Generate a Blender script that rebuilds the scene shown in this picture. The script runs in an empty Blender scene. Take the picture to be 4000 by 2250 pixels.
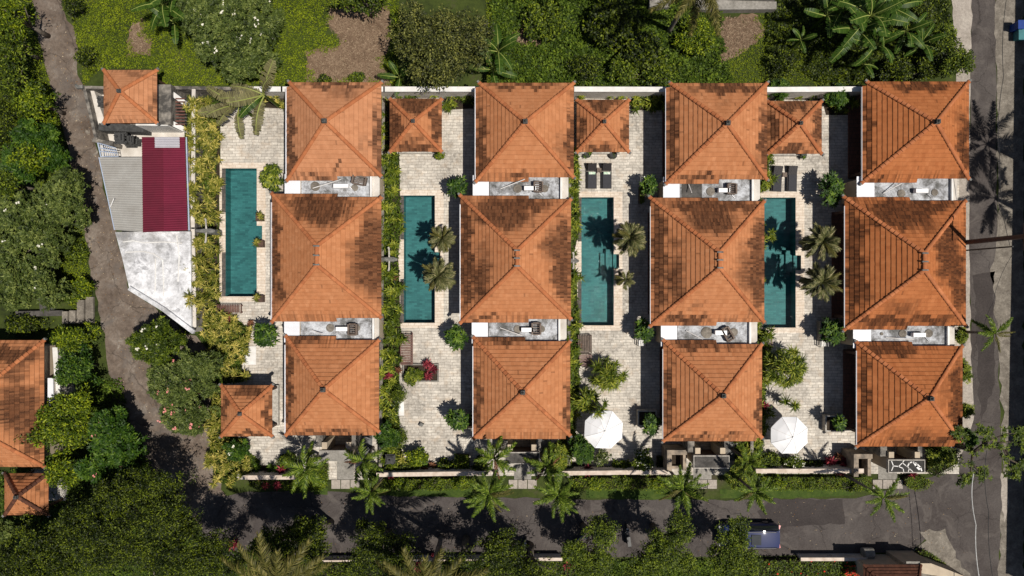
import bpy, math, random, re
import numpy as np
from mathutils import Vector

random.seed(7)
RNG = np.random.default_rng(11)
C = bpy.context.scene.collection
R = math.radians
# ------------------------------------------------------------------ camera, sky, sun, exposure
H = 53.0                                     # camera height over the ground, straight down
cam = bpy.data.cameras.new('camera'); cam_o = bpy.data.objects.new('camera', cam); C.objects.link(cam_o)
cam_o.location = (0, 0, H); cam_o.rotation_euler = (0, 0, 0)
cam.sensor_width = 36; cam.lens = 36 * H / 80.0; cam.clip_start = 0.5; cam.clip_end = 2000
bpy.context.scene.camera = cam_o
SH = Vector((-0.38, 0.21, -1.0))             # where sunlight travels
sun = bpy.data.lights.new('sun', 'SUN'); sun.energy = 5.0; sun.angle = R(0.55); sun.color = (1, 0.94, 0.85)
sun_o = bpy.data.objects.new('sun', sun); C.objects.link(sun_o); sun_o.location = (20, -20, 60)
sun_o.rotation_euler = SH.to_track_quat('-Z', 'Y').to_euler()
world = bpy.data.worlds.new('World'); bpy.context.scene.world = world; world.use_nodes = True
wn = world.node_tree; bg = wn.nodes['Background']
sky = wn.nodes.new('ShaderNodeTexSky'); sky.sky_type = 'NISHITA'; sky.sun_disc = False
sky.sun_elevation = math.atan2(1, math.hypot(SH.x, SH.y)); sky.sun_rotation = math.atan2(-SH.x, -SH.y)
wn.links.new(sky.outputs[0], bg.inputs[0]); bg.inputs[1].default_value = 0.05
vs = bpy.context.scene.view_settings
bpy.context.scene.display_settings.display_device = 'sRGB'
vs.view_transform = 'Standard'; vs.look = 'None'; vs.gamma = 1; vs.exposure = -0.05

def W(px, py, z=0.0):                        # where a point of height z seen at (px, py) of the survey stands
    s = (H - z) / H / 50.0
    return ((px - 2000) * s, (1125 - py) * s, z)
def G(px, py, z=0.0):                        # a point given in survey units on the ground, lifted to z
    return ((px - 2000) / 50.0, (1125 - py) / 50.0, z)

# ------------------------------------------------------------------ materials
def nd(nt, t, **kw):
    n = nt.nodes.new(t)
    for k, v in kw.items():
        if k in n.inputs: n.inputs[k].default_value = v
        else: setattr(n, k, v)
    return n
def ramp(nt, stops):
    n = nt.nodes.new('ShaderNodeValToRGB'); e = n.color_ramp.elements
    while len(e) < len(stops): e.new(0.5)
    for i, (p, c) in enumerate(stops):
        e[i].position = p; e[i].color = (*c, 1) if len(c) == 3 else c
    return n
def newmat(name):
    m = bpy.data.materials.new(name); m.use_nodes = True
    nt = m.node_tree; b = nt.nodes['Principled BSDF']
    return m, nt, b
def mixc(nt, fac, a, b, mode='MIX'):
    n = nt.nodes.new('ShaderNodeMix'); n.data_type = 'RGBA'; n.blend_type = mode
    L = nt.links
    for s, v in ((0, fac), (6, a), (7, b)):
        if hasattr(v, 'is_output'): L.new(v, n.inputs[s])
        elif s == 0: n.inputs[0].default_value = v
        else: n.inputs[s].default_value = (*v, 1)
    return n.outputs[2]
def mth(nt, op, a, b=None):
    n = nt.nodes.new('ShaderNodeMath'); n.operation = op
    for i, v in enumerate((a, b)):
        if v is None: continue
        if hasattr(v, 'is_output'): nt.links.new(v, n.inputs[i])
        else: n.inputs[i].default_value = v
    return n.outputs[0]
def pos(nt, scale=(1, 1, 1), local=False):
    if local: o = nt.nodes.new('ShaderNodeTexCoord').outputs['Object']
    else: o = nt.nodes.new('ShaderNodeNewGeometry').outputs['Position']
    mp = nt.nodes.new('ShaderNodeMapping'); mp.inputs['Scale'].default_value = scale
    nt.links.new(o, mp.inputs['Vector']); return mp.outputs[0]
def noise(nt, vec, scale, detail=4, rough=0.6, dist=0.0):
    n = nd(nt, 'ShaderNodeTexNoise', Scale=scale, Detail=detail, Roughness=rough, Distortion=dist)
    nt.links.new(vec, n.inputs['Vector']); return n.outputs[0]
def bump(nt, b, h, strength, dist=0.05):
    n = nd(nt, 'ShaderNodeBump', Strength=strength, Distance=dist)
    nt.links.new(h, n.inputs['Height']); nt.links.new(n.outputs[0], b.inputs['Normal'])
def plain(name, c1, c2=None, sc=3.0, rough=0.8, bm=0.2, metal=0.0, lo=0.35, hi=0.65, spec=0.4, local=False):
    m, nt, b = newmat(name); c2 = c2 or tuple(x * 0.75 for x in c1)
    v = pos(nt, local=local); n1 = noise(nt, v, sc, 6)
    r = ramp(nt, [(lo, c1), (hi, c2)]); nt.links.new(n1, r.inputs[0])
    nt.links.new(r.outputs[0], b.inputs['Base Color'])
    b.inputs['Roughness'].default_value = rough; b.inputs['Metallic'].default_value = metal
    b.inputs['Specular IOR Level'].default_value = spec
    if bm: bump(nt, b, noise(nt, v, sc * 9, 3), bm, 0.03)
    return m
def leafmat(name, dark, mid, light, rough=0.5, trans=0.08):
    m, nt, b = newmat(name)
    a = nt.nodes.new('ShaderNodeAttribute'); a.attribute_name = 'tint'
    r = ramp(nt, [(0.0, dark), (0.5, mid), (1.0, light)]); nt.links.new(a.outputs['Fac'], r.inputs[0])
    nt.links.new(r.outputs[0], b.inputs['Base Color']); b.inputs['Roughness'].default_value = rough
    b.inputs['Specular IOR Level'].default_value = 0.16
    t = nt.nodes.new('ShaderNodeBsdfTranslucent'); nt.links.new(r.outputs[0], t.inputs[0])
    mx = nt.nodes.new('ShaderNodeMixShader'); mx.inputs[0].default_value = trans
    nt.links.new(b.outputs[0], mx.inputs[1]); nt.links.new(t.outputs[0], mx.inputs[2])
    nt.links.new(mx.outputs[0], nt.nodes['Material Output'].inputs[0])
    return m
MT = {}
def tile_mat(name, base, light, deep, stainc):
    m, nt, b = newmat(name); L = nt.links
    t = nt.nodes.new('ShaderNodeAttribute'); t.attribute_name = 'tint'
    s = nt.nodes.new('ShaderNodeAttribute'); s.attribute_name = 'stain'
    v = pos(nt); n1 = noise(nt, v, 2.2, 5); n2 = noise(nt, v, 22, 4)
    r = ramp(nt, [(0.0, deep), (0.5, base), (1.0, light)]); L.new(t.outputs['Fac'], r.inputs[0])
    mott = ramp(nt, [(0.3, (0.86, 0.84, 0.82)), (0.7, (1.07, 1.07, 1.07))]); L.new(n1, mott.inputs[0])
    c = mixc(nt, 1.0, r.outputs[0], mott.outputs[0], 'MULTIPLY')
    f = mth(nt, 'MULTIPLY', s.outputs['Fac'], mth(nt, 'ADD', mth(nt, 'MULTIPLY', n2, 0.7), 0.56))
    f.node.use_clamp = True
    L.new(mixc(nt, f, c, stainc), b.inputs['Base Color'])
    b.inputs['Roughness'].default_value = 0.85; b.inputs['Specular IOR Level'].default_value = 0.05
    bump(nt, b, n2, 0.25, 0.02)
    return m
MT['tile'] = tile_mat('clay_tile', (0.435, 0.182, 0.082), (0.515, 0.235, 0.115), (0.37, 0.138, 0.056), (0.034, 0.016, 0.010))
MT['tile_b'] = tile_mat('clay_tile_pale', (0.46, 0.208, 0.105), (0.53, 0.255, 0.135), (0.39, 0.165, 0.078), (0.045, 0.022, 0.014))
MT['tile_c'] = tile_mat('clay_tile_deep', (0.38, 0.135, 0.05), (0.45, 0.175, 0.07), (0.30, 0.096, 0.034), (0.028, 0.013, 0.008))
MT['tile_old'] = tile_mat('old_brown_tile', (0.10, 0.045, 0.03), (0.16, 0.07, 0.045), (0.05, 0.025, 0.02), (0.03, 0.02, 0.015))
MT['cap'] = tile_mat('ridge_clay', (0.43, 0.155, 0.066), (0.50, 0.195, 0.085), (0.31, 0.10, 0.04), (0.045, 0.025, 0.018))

def paving(name, c1, c2, mort, bw=0.42, bh=0.2, stain=(0.16, 0.14, 0.115), slo=0.5, shi=0.72, amt=0.75, warm=(0.5, 0.37, 0.25)):
    m, nt, b = newmat(name); L = nt.links; v = pos(nt)
    wv = nd(nt, 'ShaderNodeTexNoise', Scale=1.9, Detail=3); L.new(v, wv.inputs['Vector'])
    ad = nt.nodes.new('ShaderNodeVectorMath'); ad.operation = 'MULTIPLY_ADD'
    L.new(wv.outputs['Color'], ad.inputs[0]); ad.inputs[1].default_value = (0.17, 0.15, 0); L.new(v, ad.inputs[2])
    br = nt.nodes.new('ShaderNodeTexBrick'); L.new(ad.outputs[0], br.inputs['Vector'])
    for k, x in (('Color1', c1), ('Color2', c2), ('Mortar', mort)): br.inputs[k].default_value = (*x, 1)
    br.inputs['Scale'].default_value = 1; br.inputs['Mortar Size'].default_value = 0.018; br.inputs['Mortar Smooth'].default_value = 0.3
    br.inputs['Brick Width'].default_value = bw; br.inputs['Row Height'].default_value = bh; br.offset = 0.43; br.squash = 1.3; br.squash_frequency = 3
    n1 = noise(nt, v, 0.35, 8, 0.72, 0.4); r1 = ramp(nt, [(slo, (0, 0, 0)), (shi, (amt, amt, amt))]); L.new(n1, r1.inputs[0])
    n2 = noise(nt, v, 5.0, 5, 0.7); r2 = ramp(nt, [(0.38, (0.25, 0.25, 0.25)), (0.62, (1, 1, 1))]); L.new(n2, r2.inputs[0])
    f = mth(nt, 'MULTIPLY', r1.outputs[0], r2.outputs[0])
    n3 = noise(nt, pos(nt, (1, 1, 1)), 1.3, 4); r3 = ramp(nt, [(0.52, (0, 0, 0)), (0.72, (0.5, 0.5, 0.5))]); L.new(n3, r3.inputs[0])
    c = mixc(nt, r3.outputs[0], br.outputs[0], warm, 'MIX')
    n4 = noise(nt, v, 3.2, 8, 0.8); r4 = ramp(nt, [(0.3, (0.74, 0.73, 0.71)), (0.68, (1.12, 1.12, 1.12))]); L.new(n4, r4.inputs[0])
    c = mixc(nt, 1.0, mixc(nt, f, c, stain), r4.outputs[0], 'MULTIPLY')
    L.new(c, b.inputs['Base Color']); b.inputs['Roughness'].default_value = 0.85
    bump(nt, b, mth(nt, 'ADD', br.outputs['Fac'], mth(nt, 'MULTIPLY', n2, -0.6)), -0.45, 0.02)
    return m
MT['pave'] = paving('stone_paving', (0.68, 0.63, 0.555), (0.50, 0.46, 0.405), (0.30, 0.27, 0.235), bw=0.5, bh=0.22, amt=0.85, slo=0.42, shi=0.63, stain=(0.17,0.155,0.135))
MT['coping'] = paving('coping_stone', (0.70, 0.62, 0.53), (0.62, 0.53, 0.44), (0.48, 0.38, 0.29), bw=0.5, bh=0.22, amt=0.3, stain=(0.36, 0.25, 0.15))
MT['wetstone'] = paving('wet_dark_stone', (0.12, 0.10, 0.085), (0.06, 0.055, 0.05), (0.03, 0.03, 0.03), bw=0.3, bh=0.3, amt=0.5, warm=(0.10, 0.09, 0.08))
MT['terr'] = paving('terrace_floor', (0.17, 0.075, 0.05), (0.13, 0.06, 0.04), (0.06, 0.04, 0.03), bw=0.3, bh=0.3, amt=0.3, stain=(0.1, 0.05, 0.035), warm=(0.16, 0.07, 0.05))

def ground_mat(name, cols, sc=0.7, sc2=9, rough=0.9, bm=0.5, lo=0.32, hi=0.68, spots=None, cracks=None):
    m, nt, b = newmat(name); L = nt.links; v = pos(nt)
    n1 = noise(nt, v, sc, 10, 0.75, 0.3); k = len(cols)
    r = ramp(nt, [(lo + (hi - lo) * i / (k - 1), c) for i, c in enumerate(cols)]); L.new(n1, r.inputs[0])
    n2 = noise(nt, v, sc2, 8, 0.8); r2 = ramp(nt, [(0.3, (0.62, 0.62, 0.62)), (0.7, (1.3, 1.3, 1.3))]); L.new(n2, r2.inputs[0])
    c = mixc(nt, 1.0, r.outputs[0], r2.outputs[0], 'MULTIPLY')
    if spots:
        n3 = noise(nt, v, spots[1], 9, 0.75, 0.5); r3 = ramp(nt, [(spots[2], (0, 0, 0)), (spots[3], (0.85, 0.85, 0.85))]); L.new(n3, r3.inputs[0])
        c = mixc(nt, r3.outputs[0], c, spots[0])
    if cracks:
        wn_ = nd(nt, 'ShaderNodeTexNoise', Scale=1.3, Detail=5); L.new(v, wn_.inputs['Vector'])
        ad = nt.nodes.new('ShaderNodeVectorMath'); ad.operation = 'MULTIPLY_ADD'; L.new(wn_.outputs['Color'], ad.inputs[0]); ad.inputs[1].default_value = (1.1, 1.1, 0); L.new(v, ad.inputs[2])
        vo = nd(nt, 'ShaderNodeTexVoronoi', Scale=0.22); vo.feature = 'DISTANCE_TO_EDGE'; L.new(ad.outputs[0], vo.inputs['Vector'])
        rc = ramp(nt, [(0.003, (0.6, 0.6, 0.6)), (0.008, (0, 0, 0))]); L.new(vo.outputs['Distance'], rc.inputs[0])
        c = mixc(nt, rc.outputs[0], c, cracks)
        n5 = noise(nt, v, 0.5, 6, 0.7, 1.5); r5 = ramp(nt, [(0.5, (0, 0, 0)), (0.66, (0.7, 0.7, 0.7))]); L.new(n5, r5.inputs[0])
        c = mixc(nt, r5.outputs[0], c, tuple(x * 2.2 for x in cracks) if cracks[0] > .1 else (0.115, 0.10, 0.09))
    L.new(c, b.inputs['Base Color']); b.inputs['Roughness'].default_value = rough; b.inputs['Specular IOR Level'].default_value = 0.25
    bump(nt, b, n2, bm, 0.04)
    return m
MT['soil'] = ground_mat('soil_green', [(0.014, 0.019, 0.005), (0.028, 0.040, 0.007), (0.045, 0.062, 0.010), (0.06, 0.05, 0.03)], 0.25, 5)
MT['bare'] = ground_mat('bare_earth', [(0.10, 0.062, 0.038), (0.17, 0.112, 0.072), (0.25, 0.175, 0.118)], 0.9, 14, bm=0.8, spots=((0.09, 0.11, 0.025), 0.8, 0.62, 0.72))
MT['lane'] = ground_mat('lane_concrete', [(0.075, 0.055, 0.042), (0.14, 0.108, 0.085), (0.22, 0.185, 0.155)], 0.45, 3.5, bm=0.3, spots=((0.30, 0.27, 0.23), 0.9, 0.58, 0.68), cracks=(0.035, 0.028, 0.022))
MT['asphalt'] = ground_mat('asphalt', [(0.050, 0.041, 0.038), (0.068, 0.058, 0.054), (0.084, 0.073, 0.068)], 0.22, 9, bm=0.3, lo=0.38, hi=0.62, cracks=(0.02, 0.017, 0.016))
MT['asphalt2'] = ground_mat('patched_asphalt', [(0.034, 0.028, 0.027), (0.055, 0.046, 0.043)], 0.5, 8, bm=0.3)
MT['shoulder'] = ground_mat('rough_concrete_edge', [(0.10, 0.085, 0.07), (0.17, 0.15, 0.125), (0.28, 0.25, 0.21)], 1.2, 6, bm=0.6)
MT['palecon'] = ground_mat('pale_concrete_edge', [(0.25, 0.22, 0.185), (0.34, 0.30, 0.26), (0.42, 0.38, 0.33)], 0.7, 6, bm=0.2, spots=((0.15, 0.125, 0.1), 1.1, 0.62, 0.7))
MT['lawn'] = ground_mat('lawn', [(0.022, 0.042, 0.006), (0.042, 0.072, 0.009), (0.075, 0.10, 0.018)], 1.5, 16, spots=((0.06, 0.045, 0.03), 1.2, .6, .72))
MT['bed'] = ground_mat('bed_soil', [(0.02, 0.015, 0.01), (0.05, 0.035, 0.022)], 1.0, 10)
MT['slab'] = ground_mat('weathered_roof_slab', [(0.10, 0.10, 0.095), (0.23, 0.23, 0.235), (0.42, 0.43, 0.45), (0.54, 0.56, 0.59)], 0.9, 7, bm=0.1, lo=0.38, hi=0.62, spots=((0.10, 0.09, 0.07), 0.7, 0.60, 0.66))
MT['white_slab'] = ground_mat('whitewashed_slab', [(0.27, 0.265, 0.26), (0.50, 0.50, 0.51), (0.74, 0.74, 0.76)], 0.33, 1.6, bm=0.1, lo=0.38, hi=0.58, spots=((0.22, 0.22, 0.23), 0.8, 0.54, 0.64))
MT['darkslab'] = ground_mat('blackened_concrete', [(0.03, 0.028, 0.026), (0.07, 0.065, 0.06), (0.12, 0.11, 0.10)], 1.1, 6, bm=0.3)
MT['greyslab'] = ground_mat('grey_concrete', [(0.16, 0.15, 0.13), (0.24, 0.225, 0.20), (0.33, 0.31, 0.28)], 0.8, 6, bm=0.2)
MT['veinslab'] = ground_mat('black_slab_white_veins', [(0.03, 0.028, 0.026), (0.05, 0.048, 0.045)], 1.0, 6, bm=0.2)
MT['stonewall'] = ground_mat('rubble_stone_floor', [(0.06, 0.06, 0.06), (0.14, 0.14, 0.14), (0.28, 0.28, 0.27)], 2.2, 9, bm=0.5)

MT['white'] = plain('white_paint', (0.74, 0.73, 0.71), (0.58, 0.56, 0.53), 1.2, 0.6, 0.05)
MT['bluewhite'] = plain('white_sheet', (0.72, 0.73, 0.76), (0.64, 0.65, 0.69), 0.8, 0.5, 0.03)
MT['canvas'] = plain('white_canvas', (0.86, 0.86, 0.87), (0.80, 0.80, 0.81), 1.6, 0.8, 0.1)
MT['walltop'] = plain('pale_wall_top', (0.62, 0.53, 0.45), (0.44, 0.35, 0.28), 2.5, 0.8, 0.1)
MT['cream'] = plain('cream_wall', (0.50, 0.41, 0.30), (0.38, 0.31, 0.23), 1.5, 0.85, 0.1)
MT['dirtcream'] = plain('stained_cream', (0.34, 0.27, 0.20), (0.12, 0.10, 0.08), 1.6, 0.85, 0.2, lo=0.4, hi=0.65)
MT['palewall'] = plain('pale_plaster', (0.62, 0.58, 0.53), (0.40, 0.36, 0.31), 1.0, 0.85, 0.1, hi=0.75)
MT['dirtwall'] = plain('sooty_plaster', (0.06, 0.055, 0.05), (0.30, 0.27, 0.23), 1.8, 0.85, 0.2, lo=0.4, hi=0.7)
MT['stone'] = plain('grey_carved_stone', (0.20, 0.195, 0.18), (0.08, 0.08, 0.075), 4, 0.9, 0.5)
MT['darkstone'] = plain('mossy_dark_stone', (0.09, 0.09, 0.085), (0.035, 0.035, 0.032), 6, 0.9, 0.5)
MT['palestone'] = plain('pale_carved_stone', (0.50, 0.47, 0.42), (0.28, 0.26, 0.23), 5, 0.9, 0.5)
MT['lavastone'] = plain('black_lava_stone', (0.035, 0.035, 0.035), (0.07, 0.07, 0.068), 4, 0.9, 0.4)
MT['wood'] = plain('dark_wood', (0.10, 0.052, 0.035), (0.055, 0.03, 0.022), 3, 0.6, 0.2)
MT['greywood'] = plain('weathered_wood', (0.17, 0.13, 0.105), (0.09, 0.065, 0.05), 4, 0.8, 0.3)
MT['redwood'] = plain('red_brown_wood', (0.16, 0.075, 0.055), (0.09, 0.042, 0.032), 3, 0.5, 0.2)
MT['wicker'] = plain('dark_wicker', (0.035, 0.03, 0.03), (0.018, 0.016, 0.018), 30, 0.6, 0.6)
MT['cushion'] = plain('charcoal_cushion', (0.045, 0.045, 0.052), (0.035, 0.035, 0.04), 8, 0.9, 0.2)
MT['towel'] = plain('green_white_towel', (0.45, 0.62, 0.45), (0.72, 0.75, 0.66), 9, 0.9, 0.2, lo=0.48, hi=0.52)
MT['metal'] = plain('grey_metal', (0.35, 0.35, 0.36), (0.25, 0.25, 0.26), 5, 0.4, 0.05, 0.8)
MT['tank'] = plain('white_enamel', (0.80, 0.80, 0.80), (0.74, 0.74, 0.74), 2, 0.4, 0.0)
MT['bluemetal'] = plain('pale_blue_metal', (0.42, 0.48, 0.60), (0.30, 0.36, 0.48), 3, 0.5, 0.0)
MT['black'] = plain('black_plastic', (0.012, 0.012, 0.013), (0.02, 0.02, 0.02), 4, 0.4, 0.0)
MT['rubber'] = plain('rubber', (0.015, 0.015, 0.015), (0.025, 0.025, 0.025), 9, 0.9, 0.1)
MT['bark'] = plain('grey_bark', (0.16, 0.135, 0.11), (0.08, 0.065, 0.05), 5, 0.9, 0.6)
MT['darkbark'] = plain('dark_bark', (0.05, 0.035, 0.025), (0.09, 0.07, 0.05), 5, 0.9, 0.6)
MT['palmbark'] = plain('palm_bark', (0.20, 0.17, 0.15), (0.11, 0.09, 0.08), 3, 0.9, 0.5)
MT['concretepole'] = plain('pole_concrete', (0.10, 0.075, 0.06), (0.07, 0.052, 0.042), 3, 0.8, 0.2)
MT['cable'] = plain('cable_sheath', (0.03, 0.03, 0.03), (0.02, 0.02, 0.02), 3, 0.6, 0.0)
MT['paintline'] = plain('worn_white_cable', (0.62, 0.62, 0.60), (0.42, 0.42, 0.40), 6, 0.6, 0.0)
MT['binblue'] = plain('blue_plastic', (0.015, 0.05, 0.25), (0.012, 0.04, 0.2), 3, 0.4, 0.0)
MT['teal'] = plain('teal_tarp', (0.05, 0.20, 0.22), (0.04, 0.15, 0.17), 3, 0.7, 0.1)
MT['glass'] = plain('dark_window_glass', (0.02, 0.025, 0.03), (0.03, 0.035, 0.04), 2, 0.08, 0.0, spec=0.6)
MT['redlamp'] = plain('red_tail_lens', (0.45, 0.02, 0.02), (0.35, 0.015, 0.015), 2, 0.2, 0.0)
MT['clearlamp'] = plain('clear_lamp_lens', (0.6, 0.6, 0.6), (0.5, 0.5, 0.5), 2, 0.15, 0.0)
MT['rim'] = plain('alloy_rim', (0.4, 0.4, 0.42), (0.3, 0.3, 0.32), 2, 0.3, 0.0, 0.9)
MT['soffit'] = plain('brown_soffit', (0.13, 0.075, 0.045), (0.09, 0.05, 0.03), 3, 0.8, 0.1)
def carpaint():
    m, nt, b = newmat('navy_car_paint'); b.inputs['Base Color'].default_value = (0.004, 0.013, 0.075, 1)
    b.inputs['Metallic'].default_value = 0.0; b.inputs['Roughness'].default_value = 0.5; b.inputs['Specular IOR Level'].default_value = 0.2
    b.inputs['Coat Weight'].default_value = 0.8; b.inputs['Coat Roughness'].default_value = 0.04
    return m
MT['car'] = carpaint()
def corrug(name, c1, c2):
    m, nt, b = newmat(name); L = nt.links; v = pos(nt)
    n1 = noise(nt, v, 0.9, 6, 0.7); r = ramp(nt, [(0.35, c1), (0.7, c2)]); L.new(n1, r.inputs[0])
    L.new(r.outputs[0], b.inputs['Base Color']); b.inputs['Roughness'].default_value = 0.6; b.inputs['Metallic'].default_value = 0.1
    return m
MT['corr_grey'] = corrug('grey_corrugated', (0.36, 0.35, 0.325), (0.28, 0.265, 0.24))
MT['corr_red'] = corrug('maroon_corrugated', (0.135, 0.009, 0.026), (0.10, 0.008, 0.02))
MT['corr_red2'] = corrug('maroon_corrugated_sheet', (0.17, 0.012, 0.036), (0.125, 0.010, 0.027))
MT['corr_pale'] = corrug('pale_skylight', (0.46, 0.44, 0.47), (0.38, 0.37, 0.40))
def pooltile():
    m, nt, b = newmat('green_pool_tile'); L = nt.links; v = pos(nt)
    br = nt.nodes.new('ShaderNodeTexBrick'); L.new(v, br.inputs['Vector'])
    br.inputs['Color1'].default_value = (0.066, 0.185, 0.185, 1); br.inputs['Color2'].default_value = (0.042, 0.125, 0.132, 1); br.inputs['Mortar'].default_value = (0.042, 0.125, 0.13, 1)
    br.inputs['Scale'].default_value = 1; br.inputs['Mortar Size'].default_value = 0.008; br.inputs['Brick Width'].default_value = 0.42; br.inputs['Row Height'].default_value = 0.15
    b2 = nt.nodes.new('ShaderNodeTexBrick'); L.new(v, b2.inputs['Vector'])
    b2.inputs['Color1'].default_value = (1, 1, 1, 1); b2.inputs['Color2'].default_value = (0.25, 0.38, 0.38, 1); b2.inputs['Mortar'].default_value = (1, 1, 1, 1)
    b2.inputs['Scale'].default_value = 1; b2.inputs['Mortar Size'].default_value = 0.0; b2.inputs['Brick Width'].default_value = 0.42; b2.inputs['Row Height'].default_value = 0.15; b2.inputs['Bias'].default_value = -0.72
    n1 = noise(nt, v, 0.8, 3); r = ramp(nt, [(0.35, (0.8, 0.85, 0.85)), (0.65, (1.1, 1.1, 1.1))]); L.new(n1, r.inputs[0])
    c = mixc(nt, 0.85, br.outputs[0], mixc(nt, 1.0, br.outputs[0], b2.outputs[0], 'MULTIPLY'))
    L.new(mixc(nt, 1.0, c, r.outputs[0], 'MULTIPLY'), b.inputs['Base Color']); b.inputs['Roughness'].default_value = 0.6
    return m
MT['pooltile'] = pooltile()
def water(name, rip):
    m, nt, b = newmat(name); L = nt.links; nt.nodes.remove(b); v = pos(nt)
    tr = nt.nodes.new('ShaderNodeBsdfTransparent'); tr.inputs[0].default_value = (0.68, 0.88, 0.88, 1)
    gl = nt.nodes.new('ShaderNodeBsdfGlossy'); gl.inputs['Roughness'].default_value = 0.03
    fr = nt.nodes.new('ShaderNodeFresnel'); fr.inputs[0].default_value = 1.33
    n1 = noise(nt, v, 2.6, 4, 0.55, 1.2); bn = nd(nt, 'ShaderNodeBump', Strength=rip, Distance=0.12)
    L.new(n1, bn.inputs['Height']); L.new(bn.outputs[0], gl.inputs['Normal']); L.new(bn.outputs[0], fr.inputs['Normal'])
    mx = nt.nodes.new('ShaderNodeMixShader'); L.new(fr.outputs[0], mx.inputs[0]); L.new(tr.outputs[0], mx.inputs[1]); L.new(gl.outputs[0], mx.inputs[2])
    L.new(mx.outputs[0], nt.nodes['Material Output'].inputs[0]); return m
MT['water'] = water('pool_water', 0.12); MT['water_r'] = water('rippled_pool_water', 0.8)

# leaves: dark / mid / light
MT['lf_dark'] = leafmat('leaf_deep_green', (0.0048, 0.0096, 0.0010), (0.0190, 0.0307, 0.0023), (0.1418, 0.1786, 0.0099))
MT['lf_mid'] = leafmat('leaf_green', (0.0099, 0.0187, 0.0022), (0.0434, 0.0682, 0.0050), (0.1800, 0.2250, 0.0162))
MT['lf_bright'] = leafmat('leaf_bright_green', (0.0132, 0.0270, 0.0024), (0.0680, 0.1054, 0.0048), (0.2520, 0.2970, 0.0126))
MT['lf_olive'] = leafmat('leaf_olive', (0.0121, 0.0149, 0.0039), (0.0527, 0.0620, 0.0136), (0.2040, 0.2040, 0.0467))
MT['lf_frang'] = leafmat('leaf_frangipani', (0.0119, 0.0198, 0.0040), (0.0608, 0.0868, 0.0174), (0.2019, 0.2338, 0.0584))
MT['lf_glossy'] = leafmat('leaf_glossy_green', (0.0084, 0.0238, 0.0028), (0.0270, 0.0638, 0.0060), (0.1140, 0.1805, 0.0171), 0.5)
MT['lf_yellow'] = leafmat('leaf_yellow_green', (0.0350, 0.0490, 0.0056), (0.1656, 0.1728, 0.0216), (0.5580, 0.4500, 0.1170))
MT['lf_spiky'] = leafmat('leaf_spiky_green', (0.0132, 0.0270, 0.0024), (0.0864, 0.1224, 0.0086), (0.3420, 0.3515, 0.0427))
MT['lf_palm'] = leafmat('leaf_palm', (0.0120, 0.0270, 0.0036), (0.0636, 0.1046, 0.0105), (0.2484, 0.3105, 0.0414), 0.4)
MT['lf_fan'] = leafmat('leaf_dry_palm', (0.0240, 0.0288, 0.0090), (0.1050, 0.1125, 0.0375), (0.4000, 0.3400, 0.1800), 0.5)
MT['lf_coco'] = leafmat('leaf_coconut_palm', (0.0180, 0.0210, 0.0048), (0.0780, 0.0750, 0.0168), (0.2240, 0.1890, 0.0560), 0.5)
MT['lf_banana'] = leafmat('leaf_banana', (0.0160, 0.0400, 0.0048), (0.0425, 0.0850, 0.0102), (0.2000, 0.2700, 0.0500), 0.45, 0.15)
MT['lf_dryban'] = leafmat('leaf_torn_dry', (0.0624, 0.0520, 0.0260), (0.1688, 0.1575, 0.0675), (0.3217, 0.2438, 0.1268), 0.6)
MT['lf_red'] = leafmat('leaf_crimson', (0.06, 0.008, 0.012), (0.19, 0.02, 0.035), (0.48, 0.09, 0.09))
MT['lf_bronze'] = leafmat('leaf_bronze', (0.04, 0.018, 0.010), (0.14, 0.055, 0.028), (0.33, 0.16, 0.08))
MT['grassb'] = leafmat('grass_blades', (0.022, 0.042, 0.002), (0.135, 0.18, 0.006), (0.27, 0.31, 0.014), 0.7)
MT['grassd'] = leafmat('vine_leaves', (0.0084, 0.0180, 0.0018), (0.0390, 0.0690, 0.0048), (0.1530, 0.2125, 0.0187), 0.6)
MT['fl_white'] = leafmat('white_petals', (0.7, 0.66, 0.5), (0.75, 0.72, 0.6), (0.8, 0.78, 0.7))
MT['fl_pink'] = leafmat('pink_petals', (0.62, 0.14, 0.14), (0.68, 0.25, 0.22), (0.7, 0.38, 0.34))
MT['fl_red'] = leafmat('red_petals', (0.5, 0.02, 0.015), (0.65, 0.035, 0.02), (0.7, 0.06, 0.04))

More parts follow.
